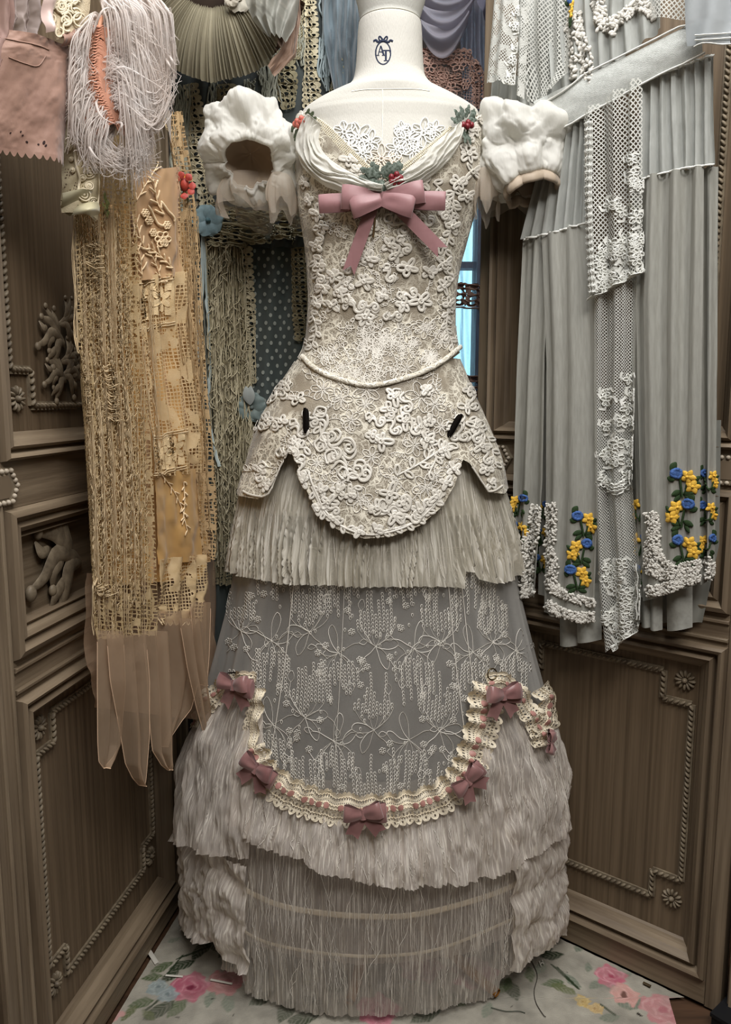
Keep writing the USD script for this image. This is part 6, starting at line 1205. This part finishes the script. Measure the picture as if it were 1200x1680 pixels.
for x0, x1, yt, yb in ((912, 943, 940, 1062), (944, 986, 960, 1056), (1064, 1086, 940, 1034), (1090, 1134, 930, 1037), (1048, 1070, 960, 1030)):
    psheet('petticoat_panel', [(yt, x0, yt - 4, x1), (yb, x0 + 2, yb - 6 if x1 - x0 > 36 else yb, x1)], M('speckled_petticoat', (150, 150, 142), (172, 172, 164), rough=.85, scale=90), -.012 + .004 * (x0 % 3), lambda u, v: .010 * np.sin(np.pi * u), 24, 30)
# the left skirt: gathered upper tier, fuller lower tier that parts in deep pleats
S_l1, _ = psheet('gathered_tier', [(224, 905, 182, 974), (300, 882, 262, 976), (394, 858, 364, 978)], LINENU, .004, folds(7, .0035, .004, 92))
S_l2a, l2a = psheet('skirt_tier', [(392, 858, 380, 905), (600, 847, 590, 897), (800, 840, 790, 894), (985, 838, 978, 882)], LINENG, .000, folds(1.6, .004, .009, 93), 90, 140)
S_l2b, l2b = psheet('skirt_tier', [(388, 893, 363, 979), (600, 900, 600, 985), (800, 899, 800, 988), (1003, 896, 1019, 980)], LINENG, .010, lambda u, v: folds(2.3, .004, .006, 94)(u, v) * (.4 + .6 * np.abs(2 * u - 1)) + .012 * v * np.sin(np.pi * u), 120, 160)
S_l2c, l2c = psheet('pleat_return', [(395, 884, 385, 902), (800, 878, 800, 908), (978, 876, 985, 902)], LINENG, -.016, None, 20, 80)
# the right skirt
S_r1, _ = psheet('gathered_tier', [(136, 1052, 90, 1173), (220, 1052, 180, 1174), (295, 1052, 271, 1176)], LINENU, .006, folds(7, .0035, .004, 95))
S_r2a, r2a = psheet('skirt_tier', [(293, 1051, 275, 1160), (500, 1046, 500, 1158), (760, 1052, 760, 1154), (985, 1058, 955, 1152)], LINENG, .010, lambda u, v: folds(2.6, .006, .005, 96)(u, v) * (1 - .45 * v) + .014 * v * np.sin(np.pi * u), 140, 170)
S_r2b, r2b = psheet('skirt_tier', [(276, 1140, 271, 1176), (600, 1142, 600, 1174), (800, 1146, 800, 1171), (960, 1150, 950, 1169)], LINENG, -.004, folds(1.2, .004, .006, 97), 60, 120)
S_r2c, r2c = psheet('skirt_tier', [(300, 1036, 295, 1060), (600, 1034, 600, 1062), (800, 1040, 800, 1068), (975, 1044, 985, 1066)], LINENG, -.004, folds(.8, .003, .005, 98), 40, 120)
for S, pts in ((S_l1, [(906, 222), (935, 206), (972, 184)]), (S_l1, [(858, 393), (900, 384), (940, 373), (978, 363)]), (S_r1, [(1052, 295), (1090, 285), (1130, 276), (1176, 271)]), (S_r1, [(1052, 137), (1100, 118), (1173, 91)])):
    mb = MB(); lay_tube(S, pts, 1.8, 1.5, .0035, 6, n=90, mb=mb); obj('seam_piping', mb.mesh(), WL_, pale)
# waist yoke and the bodice above it
S_yk, yk = psheet('waist_yoke', [(172, 884, 38, 1156), (196, 898, 66, 1160), (224, 908, 92, 1160)], MESHB, .016, lambda u, v: .004 * np.sin(v * 3.1) + .004 * (fbm(np.stack([u * 6, v * 2, u * 0], -1), 3, 99) - .5), 140, 40, label='slanting waist yoke of grey white mesh')
for pts in ([(886, 174), (930, 148), (975, 112), (1045, 66), (1100, 48), (1156, 40)], [(908, 223), (960, 190), (1005, 166), (1060, 135), (1110, 110), (1160, 92)]):
    mb = MB(); lay_tube(S_yk, pts, 1.8, 1.6, .001, 6, n=60, mb=mb); obj('yoke_cord', mb.mesh(), WL_, yk)
S_bp, bp = psheet('bodice_pleats', [(-40, 905, -40, 1090), (40, 905, 10, 1090), (185, 915, 52, 1090)], LINENU, .010, folds(8, .004, .005, 101), 150, 60)
S_bl, bl = psheet('bodice_base', [(-40, 840, -40, 930), (100, 850, 80, 930), (250, 868, 205, 920)], LINENU, -.006, folds(3, .004, .004, 102), 60, 60)
S_n2, n2 = psheet('diamond_net_panel', [(-40, 876, -40, 952), (60, 872, 60, 946), (110, 868, 130, 948), (176, 878, 150, 925)], NETD, .022, lambda u, v: .010 * np.sin(u * 5 + v * 3) + .004 * np.sin(u * 20), 80, 80, label='diamond net panel of the bodice')
S_nr, nr = psheet('diamond_net_panel', [(-40, 1075, -40, 1150), (10, 1078, 6, 1150), (40, 1080, 40, 1142)], NETD, .022, lambda u, v: .006 * np.sin(u * 6), 50, 40)
S_sl2, sl2 = psheet('lace_sleeve', [(-40, 838, -40, 874), (60, 830, 62, 872), (150, 822, 148, 866)], LACEW, .040, lambda u, v: .012 * np.sin(np.pi * u) + .003 * np.sin(u * 12 + v), 60, 80, label='white lace sleeve with a scalloped edge')
psheet('lace_sleeve', [(-40, 868, -40, 890), (80, 866, 80, 882), (165, 864, 172, 876)], LACEW, .030, lambda u, v: .008 * np.sin(np.pi * u), 30, 60)
psheet('chiffon_under_sleeve', [(130, 822, 130, 882), (190, 816, 185, 884), (240, 820, 240, 880)], LINENU, .022, folds(4, .004, .005, 103), 70, 40)
S_ck, ck_ = psheet('jacket_cuff', [(-40, 1138, -40, 1210), (50, 1140, 50, 1212), (90, 1142, 86, 1212)], M('grey_voile_cuff', (160, 166, 168), (178, 184, 186), rough=.7, scale=16, trans=.2, alpha=(.9, 1, .1)), .034, lambda u, v: .010 * np.sin(np.pi * u) + .003 * np.sin(u * 10 + v * 3), 60, 60, label='grey voile cuff over the yoke')
for y in (58, 66, 86, 92):
    mb = MB(); lay_tube(S_ck, [(1143, y), (1170, y - 1), (1208, y - 3)], 1.2, 1.2, .001, 5, n=20, mb=mb); obj('cuff_tuck', mb.mesh(), WL_, ck_)
# lace figures on sleeve and panels
def lace_figs(S, parent, spots, r=1.1, mat=WL_, name='lace_figure'):
    for x, y, s, a in spots:
        mb = MB()
        for k in range(5): lay_tube(S, rot([(.12, 0), (.5, .3), (.95, .2), (1.05, 0), (.95, -.2), (.5, -.3)], a + k * 1.257, s, (x, y)), r, r, .0008, 5, n=16, closed=True, mb=mb); lay_poly(S, Polygon(rot([(.2, 0), (.5, .22), (.85, 0), (.5, -.22)], a + k * 1.257, s, (x, y))), .0004, .0004, size=None, mb=mb)
        for q in range(3):
            b = a + q * 2.1; p = [(x + s * .9 * math.cos(b), y + s * .9 * math.sin(b)), (x + s * 1.5 * math.cos(b + .3), y + s * 1.5 * math.sin(b + .3)), (x + s * 1.7 * math.cos(b + .8), y + s * 1.7 * math.sin(b + .8))]; lay_poly(S, LineString(p).buffer(s * .20, 3), .0005, .0004, size=None, mb=mb)
        obj(name, mb.mesh(), mat, parent)
lace_figs(S_sl2, sl2, [(852, 20, 7, .2), (846, 45, 7, 1.), (860, 50, 7, .4), (854, 80, 9, .7), (842, 100, 8, .1), (850, 122, 11, .5), (836, 132, 7, .2), (866, 110, 6, 1), (846, 140, 7, .3), (866, 20, 5, .3)])
S_c1, c1 = psheet('net_lace_panel', [(192, 966, 131, 1062), (300, 968, 290, 1062), (420, 974, 400, 1062), (492, 974, 447, 1062)], NETD, .022, folds(3.0, .006, .006, 104), 140, 120, label='white diamond net panel with lace scrolls down the front')
S_c2, c2 = psheet('net_lace_panel', [(430, 984, 425, 1054), (640, 982, 640, 1050), (800, 985, 790, 1046), (960, 992, 950, 1060), (1066, 1002, 1020, 1058)], NETF_, .014, folds(2.2, .006, .008, 105), 120, 160, label='long fine net panel with white lace border reaching lowest')
g = np.random.default_rng(6)
def lace_fill(S, parent, n, xa, xb, ya, yb, s0, s1, seed):
    g = np.random.default_rng(seed); lace_figs(S, parent, [(g.uniform(xa, xb), ya + (yb - ya) * g.uniform() ** .6, g.uniform(s0, s1), g.uniform(0, 6)) for _ in range(n)])
lace_fill(S_c1, c1, 34, 980, 1056, 330, 475, 7, 12, 1); lace_fill(S_c1, c1, 6, 1030, 1056, 200, 330, 6, 9, 2); lace_fill(S_c2, c2, 20, 990, 1046, 560, 790, 7, 11, 3); lace_fill(S_c2, c2, 28, 992, 1052, 880, 1050, 6, 11, 4)
lace_strip(S_c1, [(974, 494), (985, 503), (1000, 490), (1020, 488), (1034, 468), (1050, 455), (1062, 447)], 16, WL_, c1, 'fine', .003); lace_strip(S_c2, [(988, 786), (1000, 796), (1014, 800), (1030, 788), (1046, 776)], 16, WL_, c2, 'fine', .004)
lace_strip(S_c2, [(1003, 1066), (1020, 1058), (1036, 1062), (1050, 1040), (1058, 1022)], 16, WL_, c2, 'fine', .003); lace_strip(S_c1, [(968, 200), (968, 330), (974, 480)], 7, WL_, c1, 'fine', .003)
lace_strip(S_c2, [(1046, 925), (1052, 970), (1056, 1015)], 18, WL_, c2, 'fine', .005)
# loop-yarn borders
def loops(S, line, w, n, parent, seed, r=2.2, name='loop_border'):
    g = np.random.default_rng(seed); c = smooth_path(line, n); d = unit(np.gradient(c, axis=0)); e = np.c_[-d[:, 1], d[:, 0]]; mb = MB()
    q = c + e * (g.uniform(-.5, .5, n) * w)[:, None]; P, N = S.pick(q); s = px_size(P)
    for p, nn, k in zip(P, N, s):
        v, f = _ICO[1].vertices, _ICO[1].faces; a = g.uniform(0, 6); sc = np.array([1.5, .8, .9]) * g.uniform(.7, 1.2) * r * k; R2 = np.array([[math.cos(a), 0, math.sin(a)], [0, 1, 0], [-math.sin(a), 0, math.cos(a)]])
        mb.add(p + nn * (.001 + r * k * g.uniform(.1, .8)) + (v * sc) @ R2.T, f)
    return obj(name, mb.mesh(), WTHREAD, parent, kind='stuff')
loops(S_l2b, [(898, 990), (920, 1004), (950, 1012), (978, 1012)], 16, 240, l2b, 1); loops(S_l2b, [(899, 962), (925, 975), (955, 985), (980, 990)], 13, 130, l2b, 2)
loops(S_l2b, [(904, 826), (906, 860), (902, 900), (908, 930), (903, 960)], 17, 240, l2b, 3); loops(S_l2a, [(884, 830), (876, 870), (868, 900), (866, 940), (858, 968)], 26, 330, l2a, 4); loops(S_l2a, [(844, 972), (858, 974), (878, 966)], 15, 110, l2a, 5)
loops(S_r2a, [(1062, 970), (1090, 966), (1120, 954), (1148, 944)], 18, 260, r2a, 6); loops(S_r2a, [(1064, 930), (1090, 942), (1120, 934), (1150, 926)], 19, 260, r2a, 7); loops(S_r2a, [(1068, 840), (1074, 870), (1070, 900), (1068, 930)], 20, 240, r2a, 8); loops(S_r2b, [(1156, 918), (1166, 926), (1160, 950)], 14, 90, r2b, 9)
loops(S_r2a, [(1076, 895), (1090, 920), (1105, 930)], 12, 80, r2a, 10); loops(S_l2b, [(912, 962), (930, 978)], 12, 60, l2b, 11)
for ln, w, n, sd in (([(944, 20), (952, 60), (960, 98), (962, 140)], 20, 150, 21), ([(975, -20), (985, 20), (990, 44), (1010, 48)], 20, 150, 22), ([(1000, 40), (1020, 30), (1042, 10)], 16, 100, 23), ([(1046, 0), (1060, 14), (1076, 30)], 18, 110, 24), ([(930, 40), (940, 90), (942, 130)], 10, 60, 25)): loops(S_bp, ln, w, n, bp, sd, 3.0)
# embroidered posies
BLU = M('blue_stitch', (52, 84, 142), (74, 108, 168), rough=.7, scale=700, stretch=(1, 1, .3), bump=.5, bscale=900); YEL = M('yellow_stitch', (216, 164, 44), (236, 194, 84), rough=.7, scale=700, bump=.5, bscale=900); GRN = M('green_stitch', (28, 46, 22), (48, 70, 34), rough=.75, scale=600, bump=.5, bscale=900)
def pad(S, x, y, a, L_, w, hh, mb, off=.0):
    P, N = S.pick([[x, y]]); P, N = P[0], N[0]; s = px_size(P); R_ = unit(np.array([1., 0, 0]) - N * N[0]); B_ = np.cross(N, R_); B_ = B_ if B_[2] > 0 else -B_
    e, m = R_ * math.cos(a) - B_ * math.sin(a), R_ * math.sin(a) + B_ * math.cos(a); v, f = _ICO[2].vertices, _ICO[2].faces; tp = 1 - .35 * v[:, :1] ** 2
    mb.add(P + N * off + s * (v[:, :1] * L_ * e + v[:, 1:2] * w * tp * m + v[:, 2:] * hh * N), f)
def posy(S, parent, x, y, k=1.0, mir=1, ang=0.0, parts='blyg'):
    ca, sa = math.cos(ang), math.sin(ang); g = np.random.default_rng(int(x * 7 + y)); T_ = lambda a, b: (x + k * (mir * (a * ca - b * sa)), y + k * (a * sa + b * ca))
    mb = MB(); lay_tube(S, [T_(-4, -8), T_(-1, 6), T_(1, 18)], 1.7 * k, 1.5, .001, 6, n=14, mb=mb); lay_tube(S, [T_(8, 0), T_(5, 10), T_(1, 14)], 1.4 * k, 1.3, .001, 6, n=12, mb=mb); root = obj('posy', mb.mesh(), GRN, parent)
    for a, b, r_, L_, w in ((-13, -26, -1.0, 6, 4), (-16, -8, .3, 5, 3.4), (4, -9, -.8, 5, 3.2), (-9, 12, 2.8, 7, 3.4), (-7, 19, 2.5, 7, 3), (9, 13, -.2, 7, 3), (10, 19, .3, 6.5, 3), (20, -8, -.6, 6, 2.6), (21, -2, .2, 5, 2.4)):
        m_ = MB(); xx, yy = T_(a, b); pad(S, xx, yy, (r_ + ang) * mir if mir > 0 else math.pi - (r_ + ang), 1.2 * L_ * k, 1.3 * w * k, 2.0 * k, m_, .0006); obj('leaf', m_.mesh(), GRN, root)
    m_ = MB(); cx, cy = T_(-9, -16)
    pad(S, cx, cy, .2, 10 * k, 8.4 * k, 3.2 * k, m_, .001)
    for i in range(9):
        a = i * .7 + g.uniform(-.2, .2); pad(S, cx + math.cos(a) * 6.4 * k, cy + math.sin(a) * 5.4 * k, a + 1.4, 4.6 * k, 2.8 * k, 2.4 * k, m_, .0025)
    obj('blue_rose', m_.mesh(), BLU, root)
    for fx, fy in ((9, -11), (15, 3)):
        m_ = MB(); cx, cy = T_(fx, fy)
        for i in range(5):
            a = i * 1.257 + fx + ang; pad(S, cx + math.cos(a) * 5.2 * k, cy + math.sin(a) * 4.8 * k, a, 6.4 * k, 4.3 * k, 2.5 * k, m_, .001)
        pad(S, cx, cy, 0, 2.4 * k, 2.4 * k, 2.6 * k, m_, .003); obj('yellow_blossom', m_.mesh(), YEL, root)
for S, par, x, y, k, mr in ((S_l2b, l2b, 957, 862, 1.0, 1), (S_l2b, l2b, 955, 907, 1.0, -1), (S_l2b, l2b, 946, 950, 1.0, 1), (S_r2a, r2a, 1120, 795, 1.15, 1), (S_r2a, r2a, 1120, 845, 1.15, -1), (S_r2a, r2a, 1122, 903, 1.1, 1), (S_r2b, r2b, 1162, 790, .85, 1), (S_r2b, r2b, 1159, 842, .85, 1), (S_r2b, r2b, 1161, 896, .85, -1),
                         (S_r2c, r2c, 1052, 838, .95, -1), (S_r2c, r2c, 1052, 895, .9, -1), (S_r2c, r2c, 1053, 945, .85, 1), (S_l2a, l2a, 852, 830, .8, -1), (S_l2a, l2a, 850, 872, .75, 1), (S_l2c, l2c, 891, 838, .7, -1), (S_l2c, l2c, 890, 880, .7, 1), (S_l2c, l2c, 888, 925, .7, 1), (S_n2, n2, 948, 14, 1.0, 1)): posy(S, pale, x, y, k, mr)

# ------------------------------------------------------------------ rug with printed roses
def rug():
    nu, nv = 460, 380; ys = np.linspace(-.47, .30, nv); u = np.linspace(0, 1, nu)
    def door_x(A, d, y, o): return A[0] + d[0] / d[1] * (y - A[1]) + o
    xl = np.maximum(-.5, door_x(A1, d1, ys, .014)); xl = np.where(ys > .10, -.352, xl)
    xr = np.minimum(.60, door_x(A2, d2, ys, -.012)); E0, E1 = on_floor(1098, 1640), on_floor(1112, 1690)
    xr = np.where(ys < E0[1], E0[0] + (E1[0] - E0[0]) / (E1[1] - E0[1]) * (ys - E0[1]), xr); xr = np.where(ys > .06, np.minimum(xr, .29), xr)
    X = xl[:, None] * (1 - u) + xr[:, None] * u; Y = np.broadcast_to(ys[:, None], X.shape)
    P = np.stack([X, Y, X * 0], -1); h = .0015 + .0026 * fbm(np.stack([X * 60, Y * 60, X * 0], -1), 4, 5); P[..., 2] = h
    q = proj(np.stack([X, Y, X * 0], -1)); x, y = q[..., 0], q[..., 1]
    wob = (fbm(np.stack([X * 90, Y * 90, X * 0], -1), 3, 2) - .5); wob2 = (fbm(np.stack([X * 90, Y * 90, X * 0 + 9], -1), 3, 3) - .5)
    mott = fbm(np.stack([X * 35, Y * 35, X * 0], -1), 4, 6)
    c = np.array(lin((156, 151, 138))) * (.55 + .85 * mott)[..., None]
    # points of the print in rug coordinates (metres), found from where the photo shows them
    def spot(px, py): p = on_floor(px, py); return p[0], p[1]
    def paint(mask, col): 
        nonlocal c
        m = np.clip(mask, 0, 1)[..., None] * (.35 + 1.0 * mott[..., None]).clip(0, 1); c = c * (1 - m) + np.array(lin(col)) * m
    def blob(px, py, r, col, e=1.0, ang=0.0, soft=.25):
        cx, cy = spot(px, py); dx, dy = X - cx + wob * .012, Y - cy + wob2 * .012; a = math.radians(ang); u_, v_ = dx * math.cos(a) + dy * math.sin(a), -dx * math.sin(a) + dy * math.cos(a)
        paint((1 - np.sqrt((u_ / r) ** 2 + (v_ / (r * e)) ** 2)) / soft, col)
    def leafp(px, py, r, ang, col):
        cx, cy = spot(px, py); dx, dy = X - cx + wob * .006, Y - cy + wob2 * .006; a = math.radians(ang); u_, v_ = dx * math.cos(a) + dy * math.sin(a), -dx * math.sin(a) + dy * math.cos(a)
        w = np.clip(1 - (u_ / r) ** 2, 0, 1) * r * .48; paint(np.clip((w - np.abs(v_)) / .0025, 0, 1) * (.9 + .3 * np.sin(u_ * 800 + np.abs(v_) * 900)), col)
    def rose(px, py, r, cols):
        cx, cy = spot(px, py); dx, dy = X - cx + wob * .010, Y - cy + wob2 * .010; R_ = np.hypot(dx, dy) / r; th = np.arctan2(dy, dx)
        edge = 1 + .10 * np.sin(th * 5 + 1) + .06 * np.sin(th * 9); paint(np.clip((edge - R_) / .08, 0, 1), cols[0])
        for i, (rr, ph) in enumerate(((.82, 0), (.62, 1.1), (.42, 2.3), (.24, .5))):
            ring = np.exp(-((R_ - rr - .07 * np.sin(th * (5 - i) + ph)) / .06) ** 2) * (.5 + .5 * np.sin(th * 3 + ph * 2)); paint(ring * .85, cols[1])
        paint(np.clip((.26 - R_) / .1, 0, 1) * .9, cols[2]); paint(np.exp(-((R_ - .5) / .2) ** 2) * np.clip(np.sin(th + 2.2), 0, 1) * .6, cols[3])
    DG, MG, OG, GG = (44, 56, 36), (78, 92, 60), (98, 104, 70), (112, 120, 104)
    for px, py, r, an, col in ((265, 1590, .022, 40, MG), (250, 1606, .020, 10, MG), (280, 1603, .022, 60, DG), (330, 1560, .030, 70, DG), (350, 1545, .034, 110, DG), (375, 1560, .026, 60, DG), (300, 1585, .024, 30, DG), (292, 1655, .026, 60, MG), (262, 1660, .03, 45, DG), (232, 1648, .022, 20, MG), (212, 1664, .020, 60, OG), (245, 1668, .018, 140, OG), (345, 1642, .020, 80, GG), (375, 1648, .024, 100, GG), (430, 1640, .026, 40, DG), (470, 1660, .03, 70, DG), (500, 1672, .03, 20, DG), (520, 1650, .03, 140, DG),
                               (192, 1628, .018, 60, MG), (186, 1645, .016, 30, OG), (285, 1545, .014, 30, GG), (890, 1560, .026, 30, DG), (905, 1570, .024, 10, DG), (888, 1590, .020, 60, GG), (840, 1625, .028, 100, DG), (830, 1618, .024, 60, MG), (908, 1616, .022, 10, MG), (925, 1625, .024, 150, OG), (940, 1612, .020, 120, GG), (980, 1618, .020, 30, GG), (1022, 1650, .018, 130, GG), (1045, 1650, .018, 40, GG), (1000, 1672, .02, 10, GG), (980, 1558, .018, 20, GG), (950, 1555, .018, 60, GG), (965, 1590, .014, 80, GG), (1030, 1600, .012, 30, GG), (870, 1600, .02, 80, MG), (700, 1668, .03, 30, DG), (640, 1640, .03, 80, DG), (740, 1640, .03, 140, MG), (560, 1620, .03, 20, MG), (800, 1660, .02, 60, GG)): leafp(px, py, r, an, col)
    for a_, b_ in (((275, 1600), (300, 1570)), ((290, 1576), (345, 1555)), ((240, 1660), (265, 1640)), ((905, 1585), (950, 1625)), ((915, 1590), (940, 1615)), ((985, 1650), (1010, 1668))):
        (x0, y0), (x1, y1) = spot(*a_), spot(*b_); L2 = (x1 - x0) ** 2 + (y1 - y0) ** 2; t = np.clip(((X - x0) * (x1 - x0) + (Y - y0) * (y1 - y0)) / L2, 0, 1); dd = np.hypot(X - x0 - t * (x1 - x0), Y - y0 - t * (y1 - y0)) + wob * .002; paint(np.clip((.0024 - dd) / .001, 0, 1), DG)
    rose(312, 1622, .034, ((168, 92, 108), (200, 144, 150), (104, 24, 48), (134, 48, 70))); rose(372, 1612, .032, ((178, 124, 122), (198, 154, 150), (150, 84, 90), (164, 104, 108))); rose(1002, 1604, .026, ((188, 104, 120), (216, 168, 172), (150, 40, 72), (162, 58, 88))); rose(1024, 1634, .024, ((196, 150, 140), (208, 170, 160), (96, 66, 56), (180, 130, 122))); rose(1088, 1660, .034, ((180, 126, 126), (200, 160, 156), (164, 96, 104), (170, 112, 114)))
    rose(258, 1622, .017, ((138, 148, 146), (172, 180, 176), (104, 116, 116), (120, 132, 130))); rose(276, 1634, .017, ((136, 146, 146), (168, 176, 174), (104, 116, 116), (120, 132, 130))); rose(955, 1645, .013, ((186, 158, 96), (206, 186, 136), (150, 120, 70), (170, 140, 86))); rose(978, 1657, .012, ((186, 158, 106), (206, 186, 146), (150, 120, 80), (170, 140, 96))); rose(172, 1668, .026, ((190, 146, 140), (206, 170, 164), (170, 110, 112), (180, 120, 122))); rose(620, 1660, .034, ((182, 116, 126), (204, 150, 156), (130, 50, 70), (150, 70, 90))); rose(780, 1600, .04, ((186, 130, 136), (204, 160, 160), (150, 70, 90), (160, 86, 100))); rose(690, 1590, .036, ((186, 130, 136), (204, 160, 160), (150, 70, 90), (160, 86, 100)))
    for px, py, r in ((222, 1600, .003), (256, 1610, .002), (350, 1640, .002), (384, 1670, .003), (290, 1672, .002), (840, 1654, .002), (1050, 1668, .003), (930, 1600, .002)): blob(px, py, r, (40, 34, 30), .7, px)
    return P, c
rP, rC = rug(); nv, nu = rP.shape[:2]
RUGM = usdkit.material(stage, '/World/Looks/printed_rug', {'a': ('attribute', {'attribute': 'print'}), 'tc': ('texture_coordinate', {}), 'n': ('noise_texture', {'scale': 420, 'detail': 3}), 'b': ('bump', {'strength': .5, 'distance': .002}), 'p': ('principled_bsdf', {'roughness': .9, 'specular_ior_level': .15})},
                       [('a.color', 'p.base_color'), ('tc.object', 'n.vector'), ('n.fac', 'b.height'), ('b.normal', 'p.normal')], surface='p.BSDF')
rugp = obj('rug', (rP.reshape(-1, 3), grid_faces(nv, nu)), RUGM, label='off-white rug printed with pink roses and green leaves under the gown', cat='rug')
UsdGeom.PrimvarsAPI(UsdGeom.Mesh(rugp)).CreatePrimvar('print', Sdf.ValueTypeNames.Color3fArray, 'vertex').Set(Vt.Vec3fArray.FromNumpy(rC.reshape(-1, 3).astype(np.float32)))
# litter on the rug
WHITEP = M('white_plastic', (206, 202, 190), rough=.4)
def stick(a, b, w, h, label, mat=WHITEP):
    p, q = on_floor(*a, .0055), on_floor(*b, .0055); return obj('plastic_strip', tube3(np.array([p + (q - p) * t for t in np.linspace(0, 1, 4)]), np.array([0, 0, 1.]), w, h, 6), mat, label=label, cat='strip', smooth=40)
stick((242, 1556), (258, 1581), .0040, .0012, 'wide white plastic strip lying against the wardrobe door foot'); stick((272, 1600), (300, 1602), .0022, .0012, 'short thin white strip left of the large pink rose'); stick((346, 1607), (381, 1614), .0022, .0012, 'white strip lying across the pale pink rose'); stick((226, 1588), (253, 1530), .0012, .0012, 'long thin white strip along the edge of the rug')
p = smooth_path([(872, 1575), (882, 1600), (877, 1625), (880, 1645), (892, 1665), (896, 1668)], 40); obj('loose_thread', tube3(on_floor(p[:, 0], p[:, 1], .005), np.array([0, 0, 1.]), .0006, .0006, 5), M('dark_thread', (60, 56, 48), rough=.8), label='curling dark thread on the rug beside the gown hem', cat='thread')
p = smooth_path([(806, 1653), (830, 1659), (852, 1659), (862, 1662)], 20) ; obj('loose_thread', tube3(on_floor(p[:, 0], p[:, 1], .005), np.array([0, 0, 1.]), .0006, .0006, 5), M('green_thread', (60, 66, 56), rough=.8), label='short dark green thread in front of the gown hem', cat='thread')
tg = MB()
for a, b in (((885, 1577), (888, 1585)), ((890, 1575), (893, 1583)), ((886, 1581), (892, 1579))): tg.add(*tube3(np.array([on_floor(*a, .0055), on_floor(*b, .0055)]), np.array([0, 0, 1.]), .0012, .0010, 6))
obj('clothing_tag_barb', tg.mesh(), WHITEP, label='tiny white plastic tag barb shaped like an H', cat='tag barb')
obj('wood_chip', tube3(np.array([on_floor(1056, 1612, .006), on_floor(1068, 1618, .006)]), np.array([0, 0, 1.]), .003, .0015, 6), M('dark_bronze', (66, 52, 30), rough=.5), label='small dark brown chip on the rug near the door', cat='chip')
# black case in the corner
cb = thing('storage_case', 'black case corner standing beyond the rug edge', 'case')
c0 = on_floor(1164, 1684); c1_ = on_floor(1225, 1622); e = unit(c1_ - c0); m = np.array([e[1], -e[0], 0]); m = m if m[1] < 0 else -m
def cbox(name, z0, z1, ins):
    q = np.array([c0 + e * ins + m * ins, c0 + e * (.3 - ins) + m * ins, c0 + e * (.3 - ins) + m * (.2 - ins), c0 + e * ins + m * (.2 - ins)]); v = np.vstack([q + [0, 0, z0], q + [0, 0, z1]])
    return obj(name, (v, np.array([[0, 1, 5, 4], [1, 2, 6, 5], [2, 3, 7, 6], [3, 0, 4, 7], [4, 5, 6, 7], [3, 2, 1, 0]])), M('black_case', (18, 18, 20), rough=.6), cb, smooth=False)
cbox('body', 0, .018, .002); cbox('lid', .018, .024, 0)
